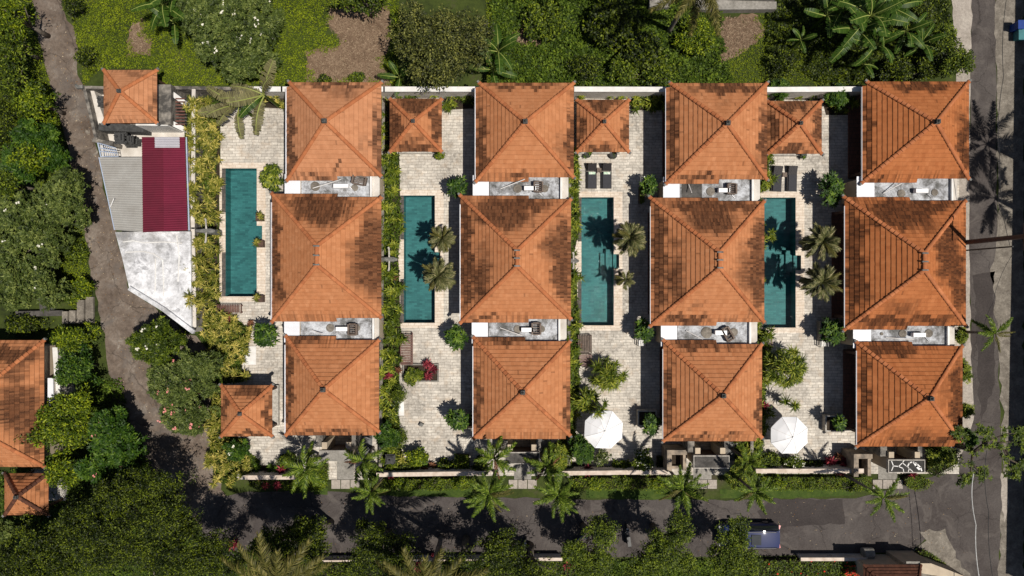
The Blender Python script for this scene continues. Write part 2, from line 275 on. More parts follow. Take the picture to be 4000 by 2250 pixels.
# ------------------------------------------------------------------ mesh building
ORG = {}
class MB:
    def __init__(s): s.V = []; s.n = 0; s.ch = []
    def add(s, V, F, mi=0, tint=None, stain=None):
        V = np.asarray(V, float).reshape(-1, 3)
        k = len(F)
        if isinstance(F, np.ndarray): groups = {F.shape[1]: (F, np.arange(k))}
        else:
            groups = {}
            for i, f in enumerate(F): groups.setdefault(len(f), ([], []))[0].append(f); groups[len(f)][1].append(i)
            groups = {q: (np.array(a), np.array(b)) for q, (a, b) in groups.items()}
        t = np.full(k, 0.5) if tint is None else np.broadcast_to(np.asarray(tint, float), (k,))
        st = np.zeros(k) if stain is None else np.broadcast_to(np.asarray(stain, float), (k,))
        for q, (a, b) in groups.items(): s.ch.append((a + s.n, mi, t[b], st[b]))
        s.V.append(V); s.n += len(V)
        return s
    def box(s, x0, y0, z0, x1, y1, z1, mi=0, tint=0.5):
        v = [(x0, y0, z0), (x1, y0, z0), (x1, y1, z0), (x0, y1, z0), (x0, y0, z1), (x1, y0, z1), (x1, y1, z1), (x0, y1, z1)]
        return s.add(v, [(0, 3, 2, 1), (4, 5, 6, 7), (0, 1, 5, 4), (1, 2, 6, 5), (2, 3, 7, 6), (3, 0, 4, 7)], mi, tint)
    def cbox(s, c, d, rz=0.0, ry=0.0, mi=0, rx=0.0):
        v = []
        from mathutils import Euler
        M = Euler((rx, ry, rz)).to_matrix()
        for dz in (-.5, .5):
            for dx, dy in ((-.5, -.5), (.5, -.5), (.5, .5), (-.5, .5)):
                v.append(M @ Vector((dx * d[0], dy * d[1], dz * d[2])) + Vector(c))
        return s.add(v, [(0, 3, 2, 1), (4, 5, 6, 7), (0, 1, 5, 4), (1, 2, 6, 5), (2, 3, 7, 6), (3, 0, 4, 7)], mi)
    def prism(s, poly, z0, z1, mi=0, top=True, bottom=True):
        n = len(poly)
        a = sum(poly[i][0] * poly[(i + 1) % n][1] - poly[(i + 1) % n][0] * poly[i][1] for i in range(n))
        if a < 0: poly = poly[::-1]
        v = [(p[0], p[1], z0) for p in poly] + [(p[0], p[1], z1) for p in poly]
        f = [(i, (i + 1) % n, n + (i + 1) % n, n + i) for i in range(n)]
        if top: f.append(tuple(range(n, 2 * n)))
        if bottom: f.append(tuple(range(n - 1, -1, -1)))
        return s.add(v, f, mi)
    def tube(s, pts, rad, n=8, mi=0, cap=True):
        pts = [Vector(p) for p in pts]; m = len(pts)
        if not hasattr(rad, '__len__'): rad = [rad] * m
        V = []; F = []; u = None
        for i, p in enumerate(pts):
            d = (pts[min(i + 1, m - 1)] - pts[max(i - 1, 0)]).normalized()
            if u is None:
                u = d.cross(Vector((0, 0, 1)))
                if u.length < 0.05: u = d.cross(Vector((1, 0, 0)))
            u = (u - d * u.dot(d)).normalized(); w = d.cross(u)
            for k in range(n):
                a = 2 * math.pi * k / n
                V.append(p + (u * math.cos(a) + w * math.sin(a)) * rad[i])
        for i in range(m - 1):
            for k in range(n):
                F.append((i * n + k, i * n + (k + 1) % n, (i + 1) * n + (k + 1) % n, (i + 1) * n + k))
        if cap: F.append(tuple(range(n - 1, -1, -1))); F.append(tuple(range((m - 1) * n, m * n)))
        return s.add(V, F, mi)
    def lathe(s, c, prof, n=16, mi=0, sx=1, sy=1):
        V = []; F = []
        for r, z in prof:
            for k in range(n):
                a = 2 * math.pi * k / n; V.append((c[0] + r * sx * math.cos(a), c[1] + r * sy * math.sin(a), c[2] + z))
        for i in range(len(prof) - 1):
            for k in range(n): F.append((i * n + k, i * n + (k + 1) % n, (i + 1) * n + (k + 1) % n, (i + 1) * n + k))
        F.append(tuple(range(n - 1, -1, -1))); F.append(tuple(range((len(prof) - 1) * n, len(prof) * n)))
        return s.add(V, F, mi)
    def build(s, name, mats, parent=None, smooth=False, at=None):
        if not isinstance(mats, (list, tuple)): mats = [mats]
        V = np.concatenate(s.V)
        if parent is not None: o0 = ORG[parent.name]
        elif at is not None: o0 = np.array(at, float)
        else: o0 = np.zeros(3)
        V = V - o0
        me = bpy.data.meshes.new(name)
        loops = np.concatenate([c[0].ravel() for c in s.ch]).astype(np.int32)
        tot = np.concatenate([np.full(len(c[0]), c[0].shape[1]) for c in s.ch]).astype(np.int32)
        mi = np.concatenate([np.full(len(c[0]), c[1]) for c in s.ch]).astype(np.int32)
        start = np.concatenate([[0], np.cumsum(tot)[:-1]]).astype(np.int32)
        me.vertices.add(len(V)); me.vertices.foreach_set('co', V.astype(np.float32).ravel())
        me.loops.add(len(loops)); me.loops.foreach_set('vertex_index', loops)
        me.polygons.add(len(tot)); me.polygons.foreach_set('loop_start', start)
        for m in mats: me.materials.append(m)
        me.polygons.foreach_set('material_index', mi)
        me.polygons.foreach_set('use_smooth', np.full(len(tot), bool(smooth)))
        for an, j in (('tint', 2), ('stain', 3)):
            at_ = me.attributes.new(an, 'FLOAT', 'FACE'); at_.data.foreach_set('value', np.concatenate([c[j] for c in s.ch]).astype(np.float32))
        me.update(calc_edges=True); me.validate()
        o = bpy.data.objects.new(name, me); C.objects.link(o)
        if parent is not None: o.parent = parent; ORG[o.name] = o0
        else: o.location = o0; ORG[o.name] = o0
        return o
def tag(o, label=None, cat=None, group=None, kind=None):
    if label: o['label'] = label
    if cat: o['category'] = cat
    if group: o['group'] = group
    if kind: o['kind'] = kind
    return o
def thing(name, label, cat, loc=(0, 0, 0), group=None):
    o = bpy.data.objects.new(name, None); C.objects.link(o); o.location = loc; o.empty_display_size = 0.3
    ORG[o.name] = np.array(loc, float)
    return tag(o, label, cat, group)
def dup(root, loc, rz=None, label=None, group=None):
    r = root.copy(); C.objects.link(r); r.location = loc
    if rz is not None: r.rotation_euler = (0, 0, rz)
    if label: r['label'] = label
    if group: r['group'] = group
    for ch in list(root.children):
        c = ch.copy(); C.objects.link(c); c.parent = r
        for g in list(ch.children):
            d = g.copy(); C.objects.link(d); d.parent = c
    return r

# ------------------------------------------------------------------ leaves
def leaves(B, D, L, Wd, droop, nsec=2, roll=0.4, rng=RNG):
    n = len(B); D = D / (np.linalg.norm(D, axis=1, keepdims=True) + 1e-9)
    S = np.cross(D, np.array([0, 0, 1.0])); nn = np.linalg.norm(S, axis=1, keepdims=True)
    S = np.where(nn < 0.05, np.array([[1.0, 0, 0]]), S / (nn + 1e-9)); U = np.cross(S, D)
    a = rng.uniform(-roll, roll, n)[:, None]; S = S * np.cos(a) + U * np.sin(a)
    prof = {2: (0.25, 1.0, 0.08), 3: (0.55, 1.0, 0.72, 0.05), 4: (0.5, 0.95, 1.0, 0.7, 0.05)}[nsec]
    L = np.broadcast_to(L, (n,)); Wd = np.broadcast_to(Wd, (n,)); droop = np.broadcast_to(droop, (n,))
    V = np.empty((n, nsec + 1, 2, 3))
    for i in range(nsec + 1):
        t = i / nsec
        P = B + D * (L * t)[:, None]; P[:, 2] -= droop * L * t * t
        off = S * (Wd * 0.5 * prof[i])[:, None]
        V[:, i, 0] = P - off; V[:, i, 1] = P + off
    base = (np.arange(n) * (nsec + 1) * 2)[:, None]
    F = np.concatenate([base + np.array([[2 * i, 2 * i + 1, 2 * i + 3, 2 * i + 2]]) for i in range(nsec)], 1).reshape(-1, 4)
    return V.reshape(-1, 3), F
def rosettes(mb, P, nl, L, Wd, plo, phi, droop, nsec=2, tint=None, mi=0, rng=RNG, tvar=0.3):
    """a rosette of nl leaves at each point of P (n,3)"""
    n = len(P); az = (np.arange(nl) / nl * 2 * np.pi)[None] + rng.uniform(0, 6.28, (n, 1)) + rng.normal(0, 0.25, (n, nl))
    pt = rng.uniform(plo, phi, (n, nl)); D = np.stack([np.cos(az) * np.cos(pt), np.sin(az) * np.cos(pt), np.sin(pt)], -1).reshape(-1, 3)
    B = np.repeat(P, nl, 0); Ls = L * rng.uniform(0.7, 1.2, n * nl) * np.repeat(rng.uniform(0.8, 1.2, n), nl)
    V, F = leaves(B, D, Ls, Wd * rng.uniform(0.8, 1.2, n * nl), droop * rng.uniform(0.5, 1.3, n * nl), nsec)
    t = np.full(n, 0.5) if tint is None else tint
    tt = np.clip(np.repeat(t, nl) + rng.normal(0, tvar * 0.6, n * nl), 0, 1)
    mb.add(V, F, mi, np.repeat(tt, nsec))
def crown_points(blobs, n, cr, per, rng, low=-0.15, filler=0.2):
    w = np.array([b[3] * b[4] for b in blobs]); idx = rng.choice(len(blobs), n, p=w / w.sum()); bl = np.array(blobs)[idx]
    th = rng.uniform(0, 2 * np.pi, n); cz = rng.uniform(low, 1, n); sz = np.sqrt(1 - cz ** 2)
    ph = np.array([hash((round(b[0], 2), round(b[1], 2))) % 628 / 100 for b in blobs])[idx]
    lump = 1 + 0.13 * np.sin(3 * th + ph) + 0.10 * np.sin(5 * th + 2 * ph) + 0.06 * np.sin(9 * th + ph)
    rr = rng.uniform(0.62, 1.0, n) * lump
    cc = np.stack([bl[:, 0] + bl[:, 3] * sz * np.cos(th) * rr, bl[:, 1] + bl[:, 4] * sz * np.sin(th) * rr, bl[:, 2] + bl[:, 5] * cz * rr], -1)
    crs = cr * rng.uniform(0.6, 1.35, n)
    N = n * per; d = rng.normal(0, 1, (N, 3)); d[:, 2] = np.abs(d[:, 2]) * np.where(rng.random(N) < 0.25, -0.6, 1.0)
    d /= np.linalg.norm(d, axis=1, keepdims=True)
    P = np.repeat(cc, per, 0) + d * (np.repeat(crs, per) * rng.uniform(0.5, 1.0, N))[:, None]
    t = np.repeat(rng.uniform(0.2, 0.7, n), per)
    P[:, 2] = np.maximum(P[:, 2], 0.12)
    return cc, P, d, t
SEED = [100]
def tree(name, label, cat, px, py, rx, ry, top, mat, leaf=0.16, wid=0.07, style='leaf', n=None, cr=0.6, per=26, depth=None, extra=(), group=None,
         trunk=None, bark='bark', flowers=None, nfl=0, fls=0.12, base=None, nl=7, tdens=1.0, lean=(0, 0), pitch=(0.15, 0.9), limbs=7):
    """crown seen centred at (px,py), half sizes rx,ry in survey units, top at height top; extra = further lobes (px,py,rx,ry,top)"""
    SEED[0] += 1; rng = np.random.default_rng(SEED[0])
    blobs = []
    for (bx, by, brx, bry, bt) in ((px, py, rx, ry, top),) + tuple(extra):
        rz = depth if depth else min(0.75 * bt, 0.9 * max(brx, bry) / 50)
        zc = bt - rz; x, y, _ = W(bx, by, zc + rz * 0.4); s = (H - zc) / H / 50
        blobs.append((x, y, zc, brx * s * 0.92, bry * s * 0.92, rz))
    area = sum(b[3] * b[4] * 3.14 for b in blobs)
    n = n or int(area / (cr * cr) * 2.6 * tdens) + 6
    subs = []
    for b in blobs:
        R_ = min(b[3], b[4]); sr = max(cr * 1.5, min(R_ * .42, 1.25)); k = max(5, int(b[3] * b[4] / (sr * sr) * 2.3)) if R_ > cr * 1.8 else 0
        if not k: subs.append(b); continue
        ph = rng.uniform(0, 6.28)
        for j in range(k):
            th = j * 2.39996 + rng.uniform(-.4, .4); q = math.sqrt((j + .5) / k) * rng.uniform(.85, 1.08); e = 1 + .14 * math.sin(3 * th + ph)
            h_ = math.sqrt(max(0, 1 - min(q, 1) ** 2)); r1 = sr * rng.uniform(.65, 1.2)
            q2 = min(q, 1) * max(0, 1 - r1 * .72 / R_) * e
            subs.append((b[0] + b[3] * q2 * math.cos(th), b[1] + b[4] * q2 * math.sin(th), b[2] + b[5] * (h_ * .85 - .1) * rng.uniform(.8, 1.05) - .1, r1, r1, r1 * .8))
    n1 = int(n * .93); cc, P, d, t = crown_points(subs, n1, cr * .62, per, rng, 0.0)
    c2, P2, d2, t2 = crown_points([(b[0], b[1], b[2] - .3, b[3] * .8, b[4] * .8, b[5] * .45) for b in blobs], max(3, n - n1), cr, per, rng)
    cc = np.concatenate([cc, c2]); P = np.concatenate([P, P2]); d = np.concatenate([d, d2]); t = np.concatenate([t, t2])
    x0, y0 = (sum(b[0] for b in blobs) / len(blobs), sum(b[1] for b in blobs) / len(blobs)) if base is None else G(*base)[:2]
    root = thing(name, label, cat, (x0, y0, 0), group)
    tr = MB(); zt = blobs[0][2]
    r0 = trunk or max(0.08, 0.035 * top)
    fork = Vector((x0 + (blobs[0][0] - x0) * 0.5, y0 + (blobs[0][1] - y0) * 0.5, max(0.4, zt * 0.55)))
    tr.tube([(x0, y0, -0.05), (x0 * 0.6 + fork.x * 0.4, y0 * 0.6 + fork.y * 0.4, fork.z * 0.5), fork], [r0 * 1.25, r0, r0 * 0.8], 9)
    tips = cc[rng.choice(len(cc), min(limbs, len(cc)), replace=False)]
    for tp in tips:
        tp = Vector(tp); mid = fork.lerp(tp, 0.5) + Vector((rng.normal(0, .15), rng.normal(0, .15), 0.15))
        tr.tube([fork, mid, tp], [r0 * 0.55, r0 * 0.32, r0 * 0.1], 6)
        for q in range(2):
            t2 = Vector(cc[rng.integers(len(cc))])
            if (t2 - mid).length < 2.2: tr.tube([mid, mid.lerp(t2, 0.6) + Vector((0, 0, 0.1)), t2], [r0 * 0.25, r0 * 0.14, r0 * 0.05], 5)
    tr.build('trunk', MT[bark], root, True)
    mb = MB()
    if style == 'leaf':
        D = d * 0.6 + rng.normal(0, 0.55, d.shape); D[:, 2] = D[:, 2] * 0.45 + 0.02
        V, F = leaves(P, D, leaf * rng.uniform(0.7, 1.3, len(P)), wid * rng.uniform(0.7, 1.3, len(P)), 0.2, 2, 0.7, rng)
        mb.add(V, F, 0, np.repeat(np.clip(t + rng.normal(0, 0.27, len(P)), 0, 1), 2))
    else:
        rosettes(mb, P, nl, leaf, wid, pitch[0], pitch[1], 0.25, 2, t, 0, rng)
    mb.build('crown', MT[mat], root)
    if flowers:
        k = rng.choice(len(P), min(nfl, len(P)), replace=False); fp = P[k] + d[k] * 0.08; fp[:, 2] += leaf * 0.5
        keep = d[k][:, 2] > (0.1 if nfl > 8 else -9); fp = fp[keep]
        fp = np.repeat(fp, 3, 0) + rng.normal(0, fls * 0.7, (len(fp) * 3, 3)) * np.array([1, 1, 0.3])
        fb = MB(); rosettes(fb, fp, 5, fls * 0.75, fls * 0.55, 0.1, 0.5, 0.2, 2, None, 0, rng); fb.build('blossom', MT[flowers], root)
    return root

# ------------------------------------------------------------------ scatter helpers
def inside(poly, x, y):
    x = np.asarray(x); y = np.asarray(y); c = np.zeros(x.shape, bool); n = len(poly)
    for i in range(n):
        x1, y1 = poly[i]; x2, y2 = poly[(i + 1) % n]
        m = ((y1 > y) != (y2 > y)); xx = (x2 - x1) * (y - y1) / ((y2 - y1) or 1e-9) + x1
        c ^= m & (x < xx)
    return c
def scatter(poly, spacing, seed, jitter=0.35):
    rng = np.random.default_rng(seed); xs = [p[0] for p in poly]; ys = [p[1] for p in poly]; out = []
    yy = min(ys); r = 0
    while yy < max(ys):
        xx = min(xs) + (spacing / 2 if r % 2 else 0)
        while xx < max(xs):
            x = xx + rng.normal(0, jitter * spacing * 0.5); y = yy + rng.normal(0, jitter * spacing * 0.5)
            if inside(poly, np.array([x]), np.array([y]))[0]: out.append((x, y))
            xx += spacing
        yy += spacing * 0.87; r += 1
    return out
def rnd_in(poly, n, rng):
    xs = [p[0] for p in poly]; ys = [p[1] for p in poly]; X = np.empty(0); Y = np.empty(0)
    while len(X) < n:
        x = rng.uniform(min(xs), max(xs), n * 2); y = rng.uniform(min(ys), max(ys), n * 2); m = inside(poly, x, y)
        X = np.concatenate([X, x[m]]); Y = np.concatenate([Y, y[m]])
    return X[:n], Y[:n]
def rough(poly, amp, step=30, seed=0):
    rng = np.random.default_rng(seed); out = []; n = len(poly)
    for i in range(n):
        a = np.array(poly[i], float); b = np.array(poly[(i + 1) % n], float); L = np.linalg.norm(b - a); k = max(1, int(L / step))
        nrm = np.array([-(b - a)[1], (b - a)[0]]) / (L + 1e-9)
        for j in range(k):
            out.append(tuple(a + (b - a) * j / k + nrm * rng.normal(0, amp)))
    return out
def sheet(name, poly, z, mat, amp=0, step=30, seed=0, kind='structure'):
    if amp: poly = rough(poly, amp, step, seed)
    from mathutils.geometry import tessellate_polygon
    v = [Vector((*G(x, y)[:2], z)) for x, y in poly]
    tri = tessellate_polygon([v]); f = []
    for t in tri:
        a, b, c = (v[i] for i in t); f.append(t if (b - a).cross(c - a).z > 0 else t[::-1])
    o = MB().add([tuple(p) for p in v], [tuple(q) for q in f]).build(name, MT[mat]); o['kind'] = kind
    return o

# ------------------------------------------------------------------ the ground
POOLS = {   # x0, y0, x1, y1 in survey units on the ground; alcove y0,y1 ; strip gap
    1: (882, 658, 1004, 1158, 882, 936), 2: (1578, 764, 1699, 1261, 985, 1040),
    3: (2271, 771, 2397, 1271, 993, 1050), 4: (2982, 772, 3107, 1280, 998, 1056)}
HOLES = []
for k, (a, b, c, d, e, f) in POOLS.items():
    HOLES.append((a, b, c, d)); HOLES.append((c, e, c + 21, f))
def holed(mb, x0, y0, x1, y1, z, mi=0):
    hs = [h for h in HOLES if h[0] < x1 and h[2] > x0 and h[1] < y1 and h[3] > y0]
    xs = sorted({x0, x1, *[min(max(v, x0), x1) for h in hs for v in (h[0], h[2])]}); ys = sorted({y0, y1, *[min(max(v, y0), y1) for h in hs for v in (h[1], h[3])]})
    for i in range(len(xs) - 1):
        for j in range(len(ys) - 1):
            cx = (xs[i] + xs[i + 1]) / 2; cy = (ys[j] + ys[j + 1]) / 2
            if any(h[0] < cx < h[2] and h[1] < cy < h[3] for h in hs): continue
            a = G(xs[i], ys[j + 1], z); b = G(xs[i + 1], ys[j + 1], z); c = G(xs[i + 1], ys[j], z); d = G(xs[i], ys[j], z)
            mb.add([a, b, c, d], [(0, 1, 2, 3)], mi)
gm = MB(); holed(gm, -13000, -13000, 17000, 15000, 0.0); gm.build('ground', MT['soil'])['kind'] = 'structure'

sheet('lane', [(125, -600), (245, -600), (240, 20), (300, 130), (305, 290), (330, 340), (375, 560), (400, 700), (450, 900), (505, 1135), (600, 1200), (760, 1320), (860, 1400), (860, 1720), (830, 1760), (870, 1910), (900, 2000), (820, 2100), (640, 1900), (480, 1700), (420, 1400), (370, 1150), (330, 900), (270, 600), (200, 330), (135, 100)], 0.010, 'lane', 5, 30, 3)
sheet('road', [(780, 1955), (930, 1925), (1280, 1915), (1515, 1938), (2300, 1950), (3000, 1952), (3340, 1945), (3500, 1905), (3640, 1860), (3740, 1790), (3800, 1640), (3790, 1300), (3785, 700), (3795, 0), (3800, -2500), (3890, -2500), (3890, 0), (3895, 700), (3900, 1400), (3915, 1900), (3905, 2250), (3900, 4500), (3800, 4500), (3790, 2330), (3700, 2150), (3640, 2075), (3560, 2155), (2900, 2175), (1200, 2172), (800, 2170)], 0.014, 'asphalt', 2.5, 40, 4)
sheet('road_edge', [(3660, 1800), (3740, 1700), (3745, 1500), (3735, 1300), (3725, 700), (3735, 300), (3715, 0), (3720, -2500), (3800, -2500), (3795, 0), (3785, 700), (3790, 1300), (3805, 1640), (3745, 1790)], 0.018, 'palecon', 2, 30, 5)
sheet('road_shoulder', [(3890, -2500), (4000, -2500), (4000, 4500), (3905, 4500), (3895, 2250), (3920, 1900), (3905, 1400), (3870, 1050), (3900, 900), (3895, 500), (3888, 0)], 0.018, 'shoulder', 4, 26, 6)
sheet('road_patch', [(3290, 1950), (3300, 2045), (3000, 2060), (2960, 2000), (3010, 1952)], 0.018, 'asphalt2', 3, 20, 7)
sheet('road_patch', [(3800, 1080), (3880, 1060), (3885, 1500), (3830, 1640), (3815, 1300)], 0.018, 'asphalt2', 3, 20, 8)
sheet('concrete_apron', [(3590, 2080), (3690, 2065), (3725, 2160), (3790, 2240), (3790, 2330), (3560, 2250), (3560, 2150), (3620, 2110)], 0.018, 'shoulder', 5, 20, 9)
sheet('road_stain', [(3910, 1850), (3930, 1845), (3940, 1960), (3925, 2040), (3912, 1960)], 0.022, 'palecon', 2, 14, 10)
sheet('bare_earth', [(1290, 30), (1520, 20), (1530, 150), (1490, 260), (1530, 330), (1200, 325), (1190, 210), (1330, 170), (1275, 90)], 0.010, 'bare', 8, 22, 11)
sheet('bare_earth', [(2790, 65), (2960, 60), (2990, 120), (2925, 200), (2820, 250), (2810, 120)], 0.010, 'bare', 7, 20, 12)
sheet('bare_earth', [(535, 80), (575, 85), (560, 120), (595, 150), (590, 215), (500, 220), (490, 160), (505, 105)], 0.010, 'bare', 5, 14, 13)
sheet('bare_earth', [(2000, 110), (2130, 60), (2130, 180), (2010, 210)], 0.010, 'bare', 9, 20, 14)
sheet('verge_lawn', [(1225, 1905), (1280, 1905), (1280, 1932), (1225, 1932)], 0.022, 'lawn', 1.5, 20, 15)
sheet('verge_lawn', [(1515, 1905), (1850, 1905), (1850, 1942), (1515, 1936)], 0.022, 'lawn', 2, 20, 16)
sheet('verge_lawn', [(2290, 1908), (2630, 1908), (2620, 1952), (2290, 1944)], 0.022, 'lawn', 2, 20, 17)
sheet('verge_lawn', [(2810, 1912), (3340, 1910), (3335, 1934), (3150, 1945), (2812, 1946)], 0.022, 'lawn', 2, 20, 18)

# terraces: one pale stone deck for each villa compound, with the pools cut out
for i, (a, b, c, d) in enumerate(((862, 400, 1489, 1872), (1489, 350, 2236, 1858), (2236, 350, 2981, 1855), (2981, 350, 3745, 1850))):
    mb = MB(); holed(mb, a + 0.2, b, c - 0.2, d, 0.05)
    mb.build('stone_terrace', MT['pave'])['kind'] = 'structure'
# pools
for k, (a, b, c, d, e, f) in POOLS.items():
    nm = {1: 'leftmost of the four green pools, bright water, pots along its right side', 2: 'second green pool from the left with two palm shadows on its water',
          3: 'third green pool from the left with ripples and sun glints', 4: 'rightmost green pool, partly under the roof beside it'}[k]
    x0, y1, _ = G(a, b); x1, y0, _ = G(c, d); ax = x1 + 21 / 50; ay1 = G(c, e)[1]; ay0 = G(c, f)[1]
    root = thing('swimming_pool', nm, 'pool', ((x0 + x1) / 2, (y0 + y1) / 2, 0), 'swimming pools of the villas')
    mb = MB(); zb = -0.95; zt = 0.05
    mb.add([(x0, y0, zb), (x1, y0, zb), (x1, y1, zb), (x0, y1, zb)], [(0, 1, 2, 3)])
    def wl(p, q, z0, z1): mb.add([(p[0], p[1], z0), (q[0], q[1], z0), (q[0], q[1], z1), (p[0], p[1], z1)], [(0, 1, 2, 3)])
    wl((x0, y1), (x0, y0), zb, zt); wl((x0, y0), (x1, y0), zb, zt); wl((x1, y1), (x0, y1), zb, zt)
    wl((x1, y0), (x1, ay0), zb, zt); wl((x1, ay1), (x1, y1), zb, zt); wl((x1, ay0), (x1, ay1), zb, -0.35)
    mb.add([(x1, ay0, -0.35), (ax, ay0, -0.35), (ax, ay1, -0.35), (x1, ay1, -0.35)], [(0, 1, 2, 3)])
    wl((x1, ay0), (ax, ay0), -0.35, zt); wl((ax, ay0), (ax, ay1), -0.35, zt); wl((ax, ay1), (x1, ay1), -0.35, zt)
    mb.build('basin', MT['pooltile'], root)
    st = MB(); 
    if k != 2: st.box(x1 - 0.55, ay0 - 0.1, zb + 0.002, x1 - 0.003, ay1 + 0.4, -0.5); st.box(x1 - 0.95, ay0 - 0.5, zb + 0.002, x1 - 0.553, ay1 + 0.1, -0.7)
    else: st.box(x1 - 0.4, ay0, zb + 0.002, x1 - 0.003, ay1, -0.6)
    st.build('step', MT['pooltile'], root)
    wt = MB(); wz = -0.045
    wt.add([(x0 + .001, y0 + .001, wz), (x1, y0 + .001, wz), (x1, y1 - .001, wz), (x0 + .001, y1 - .001, wz)], [(0, 1, 2, 3)])
    wt.add([(x1, ay0 + .001, wz), (ax - .001, ay0 + .001, wz), (ax - .001, ay1 - .001, wz), (x1, ay1 - .001, wz)], [(0, 1, 2, 3)])
    wt.build('water', MT['water_r' if k == 3 else 'water'], root)
    lm = MB(); lx = (x0 + x1) / 2 + 0.3; ly = (y0 + y1) / 2 + .05; lm.lathe((lx, ly, zb + .004), [(0.11, 0), (0.11, 0.03), (0.07, 0.05)], 14); lm.build('drain_cover', MT['tank'], root)
    # coping and overflow strips
    cp = MB(); z = 0.058
    def strip(m, p0, q0, p1, q1, zz=z):
        u0, w1, _ = G(p0, q0); u1, w0, _ = G(p1, q1); m.box(u0, w0, 0.045, u1, w1, zz)
    left = a - 14
    strip(cp, left - 10, b - 22, c + 34, b); strip(cp, left - 10, d, c + 34, d + 20)
    strip(cp, c, b, c + 34, e); strip(cp, c + 21, e, c + 34, f); strip(cp, c, f, c + 34, d)
    mid0 = b + (d - b) * 0.345; mid1 = b + (d - b) * 0.655
    strip(cp, left - 10, b, left, d); strip(cp, left, mid0, a, mid1)
    cp.build('coping', MT['coping'], root)
    for q0, q1 in ((b, mid0), (mid1, d)): ov = MB(); strip(ov, left, q0, a, q1, 0.052); ov.build('overflow_channel', MT['wetstone'], root)

# ------------------------------------------------------------------ tiled hip roofs
def stain_at(px, py, blobs, colr):
    s = 0.0; px, py = px + 9 * math.sin(py / 21.0) + 6 * math.sin(py / 8.3 + px / 31.0), py + 9 * math.sin(px / 19.0 + 1) + 6 * math.sin(px / 7.7 + py / 37.0)
    for (bx, by, rx, ry, k) in blobs:
        d = ((px - bx) / rx) ** 2 + ((py - by) / ry) ** 2
        s = max(s, k * (1.6 - 1.15 * d + (colr - 0.5) * 0.85))
    s = min(max(s, 0.0), 1.0)
    return s * s * (2.2 - 1.2 * s)
def tproj(x, y, z):
    s = H / (H - z) * 50; return 2000 + x * s, 1125 - y * s
def roof_face(mb, A, B, TA, TB, cols, ext=None, blobs=(), seed=0, edge=0.3, course=0.345, tw=0.235, lift=0.042, lipd=0.3):
    """A->B eave, TA/TB ridge ends above A and B; ext=(ua,ub) extra lower course between those distances (None = up to the hip)"""
    rng = random.Random(seed); A, B, TA, TB = map(Vector, (A, B, TA, TB))
    u = (B - A); Lu = u.length; u = u / Lu
    def up(v): return v - u * v.dot(u)
    h = up(TA - A); hl = h.length; hn = h / hl
    ta = (TA - A).dot(u); tb = (TB - A).dot(u); nrm = u.cross(hn)
    nc = max(2, round(hl / course)); cs = hl / nc
    V = []; F = []; T = []; S = []
    coln = {}
    def cr(i):
        if i not in coln: coln[i] = rng.random()
        return coln[i]
    for k in range(-1 if ext else 0, nc):
        s0 = k / nc; s1 = (k + 1) / nc
        l0, r0 = ta * s0, Lu + (tb - Lu) * s0; l1, r1 = ta * s1, Lu + (tb - Lu) * s1
        if k == -1:
            l0_, r0_ = l0, r0
            if ext[0] is not None: l0 = l1 = ext[0]
            if ext[1] is not None: r0 = r1 = ext[1]
        off = (k % 2) * tw * 0.5; i0 = int(math.floor((min(l0, l1) - off) / tw)); i1 = int(math.ceil((max(r0, r1) - off) / tw))
        for i in range(i0, i1):
            a0 = min(max(off + i * tw, l0), r0); b0 = min(max(off + (i + 1) * tw, l0), r0)
            a1 = min(max(off + i * tw, l1), r1); b1 = min(max(off + (i + 1) * tw, l1), r1)
            if b0 - a0 < 0.004 and b1 - a1 < 0.004: continue
            lf = lift * rng.uniform(0.85, 1.15)
            o = A + hn * (s0 * hl); o2 = A + hn * (s1 * hl)
            t = min(max(rng.gauss(0.5, 0.10), 0), 1)
            for hf in (0, 1):
                am0, am1 = (a0 + b0) / 2, (a1 + b1) / 2
                c0, d0, c1, d1 = (a0, am0, a1, am1) if hf == 0 else (am0, b0, am1, b1)
                p = [o + u * c0 + nrm * lf, o + u * d0 + nrm * lf, o2 + u * d1 + nrm * 0.004, o2 + u * c1 + nrm * 0.004, o + u * c0 - nrm * 0.01, o + u * d0 - nrm * 0.01]
                e_ = 0.09; q0 = p[0].lerp(p[3], e_); q1 = p[1].lerp(p[2], e_)
                n0 = len(V); V += p + [q0, q1]; F.append((n0 + 6, n0 + 7, n0 + 2, n0 + 3)); F.append((n0 + 4, n0 + 5, n0 + 1, n0)); F.append((n0, n0 + 1, n0 + 7, n0 + 6))
                c = (p[0] + p[2]) / 2; qx, qy = tproj(c.x, c.y, c.z); ii = int((c0 + d0) * 0.5 / 0.118)
                col = cr(ii) * 0.5 + cr(ii // 4 + 3000) * 0.25 + rng.random() * 0.25
                st = stain_at(qx, qy, blobs, col) * rng.uniform(.72, 1.0)
                if k <= 0: st = max(st, edge * max(0.0, cr(ii + 5000) * 1.5 - 0.4))
                elif k == 1: st = max(st, edge * max(0.0, cr(ii + 5000) * 1.4 - 0.8))
                if rng.random() < 0.006: st = max(st, 0.4)
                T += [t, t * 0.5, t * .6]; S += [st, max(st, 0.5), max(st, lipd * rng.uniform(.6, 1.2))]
    mb.add([tuple(v) for v in V], F, 0, T, S)
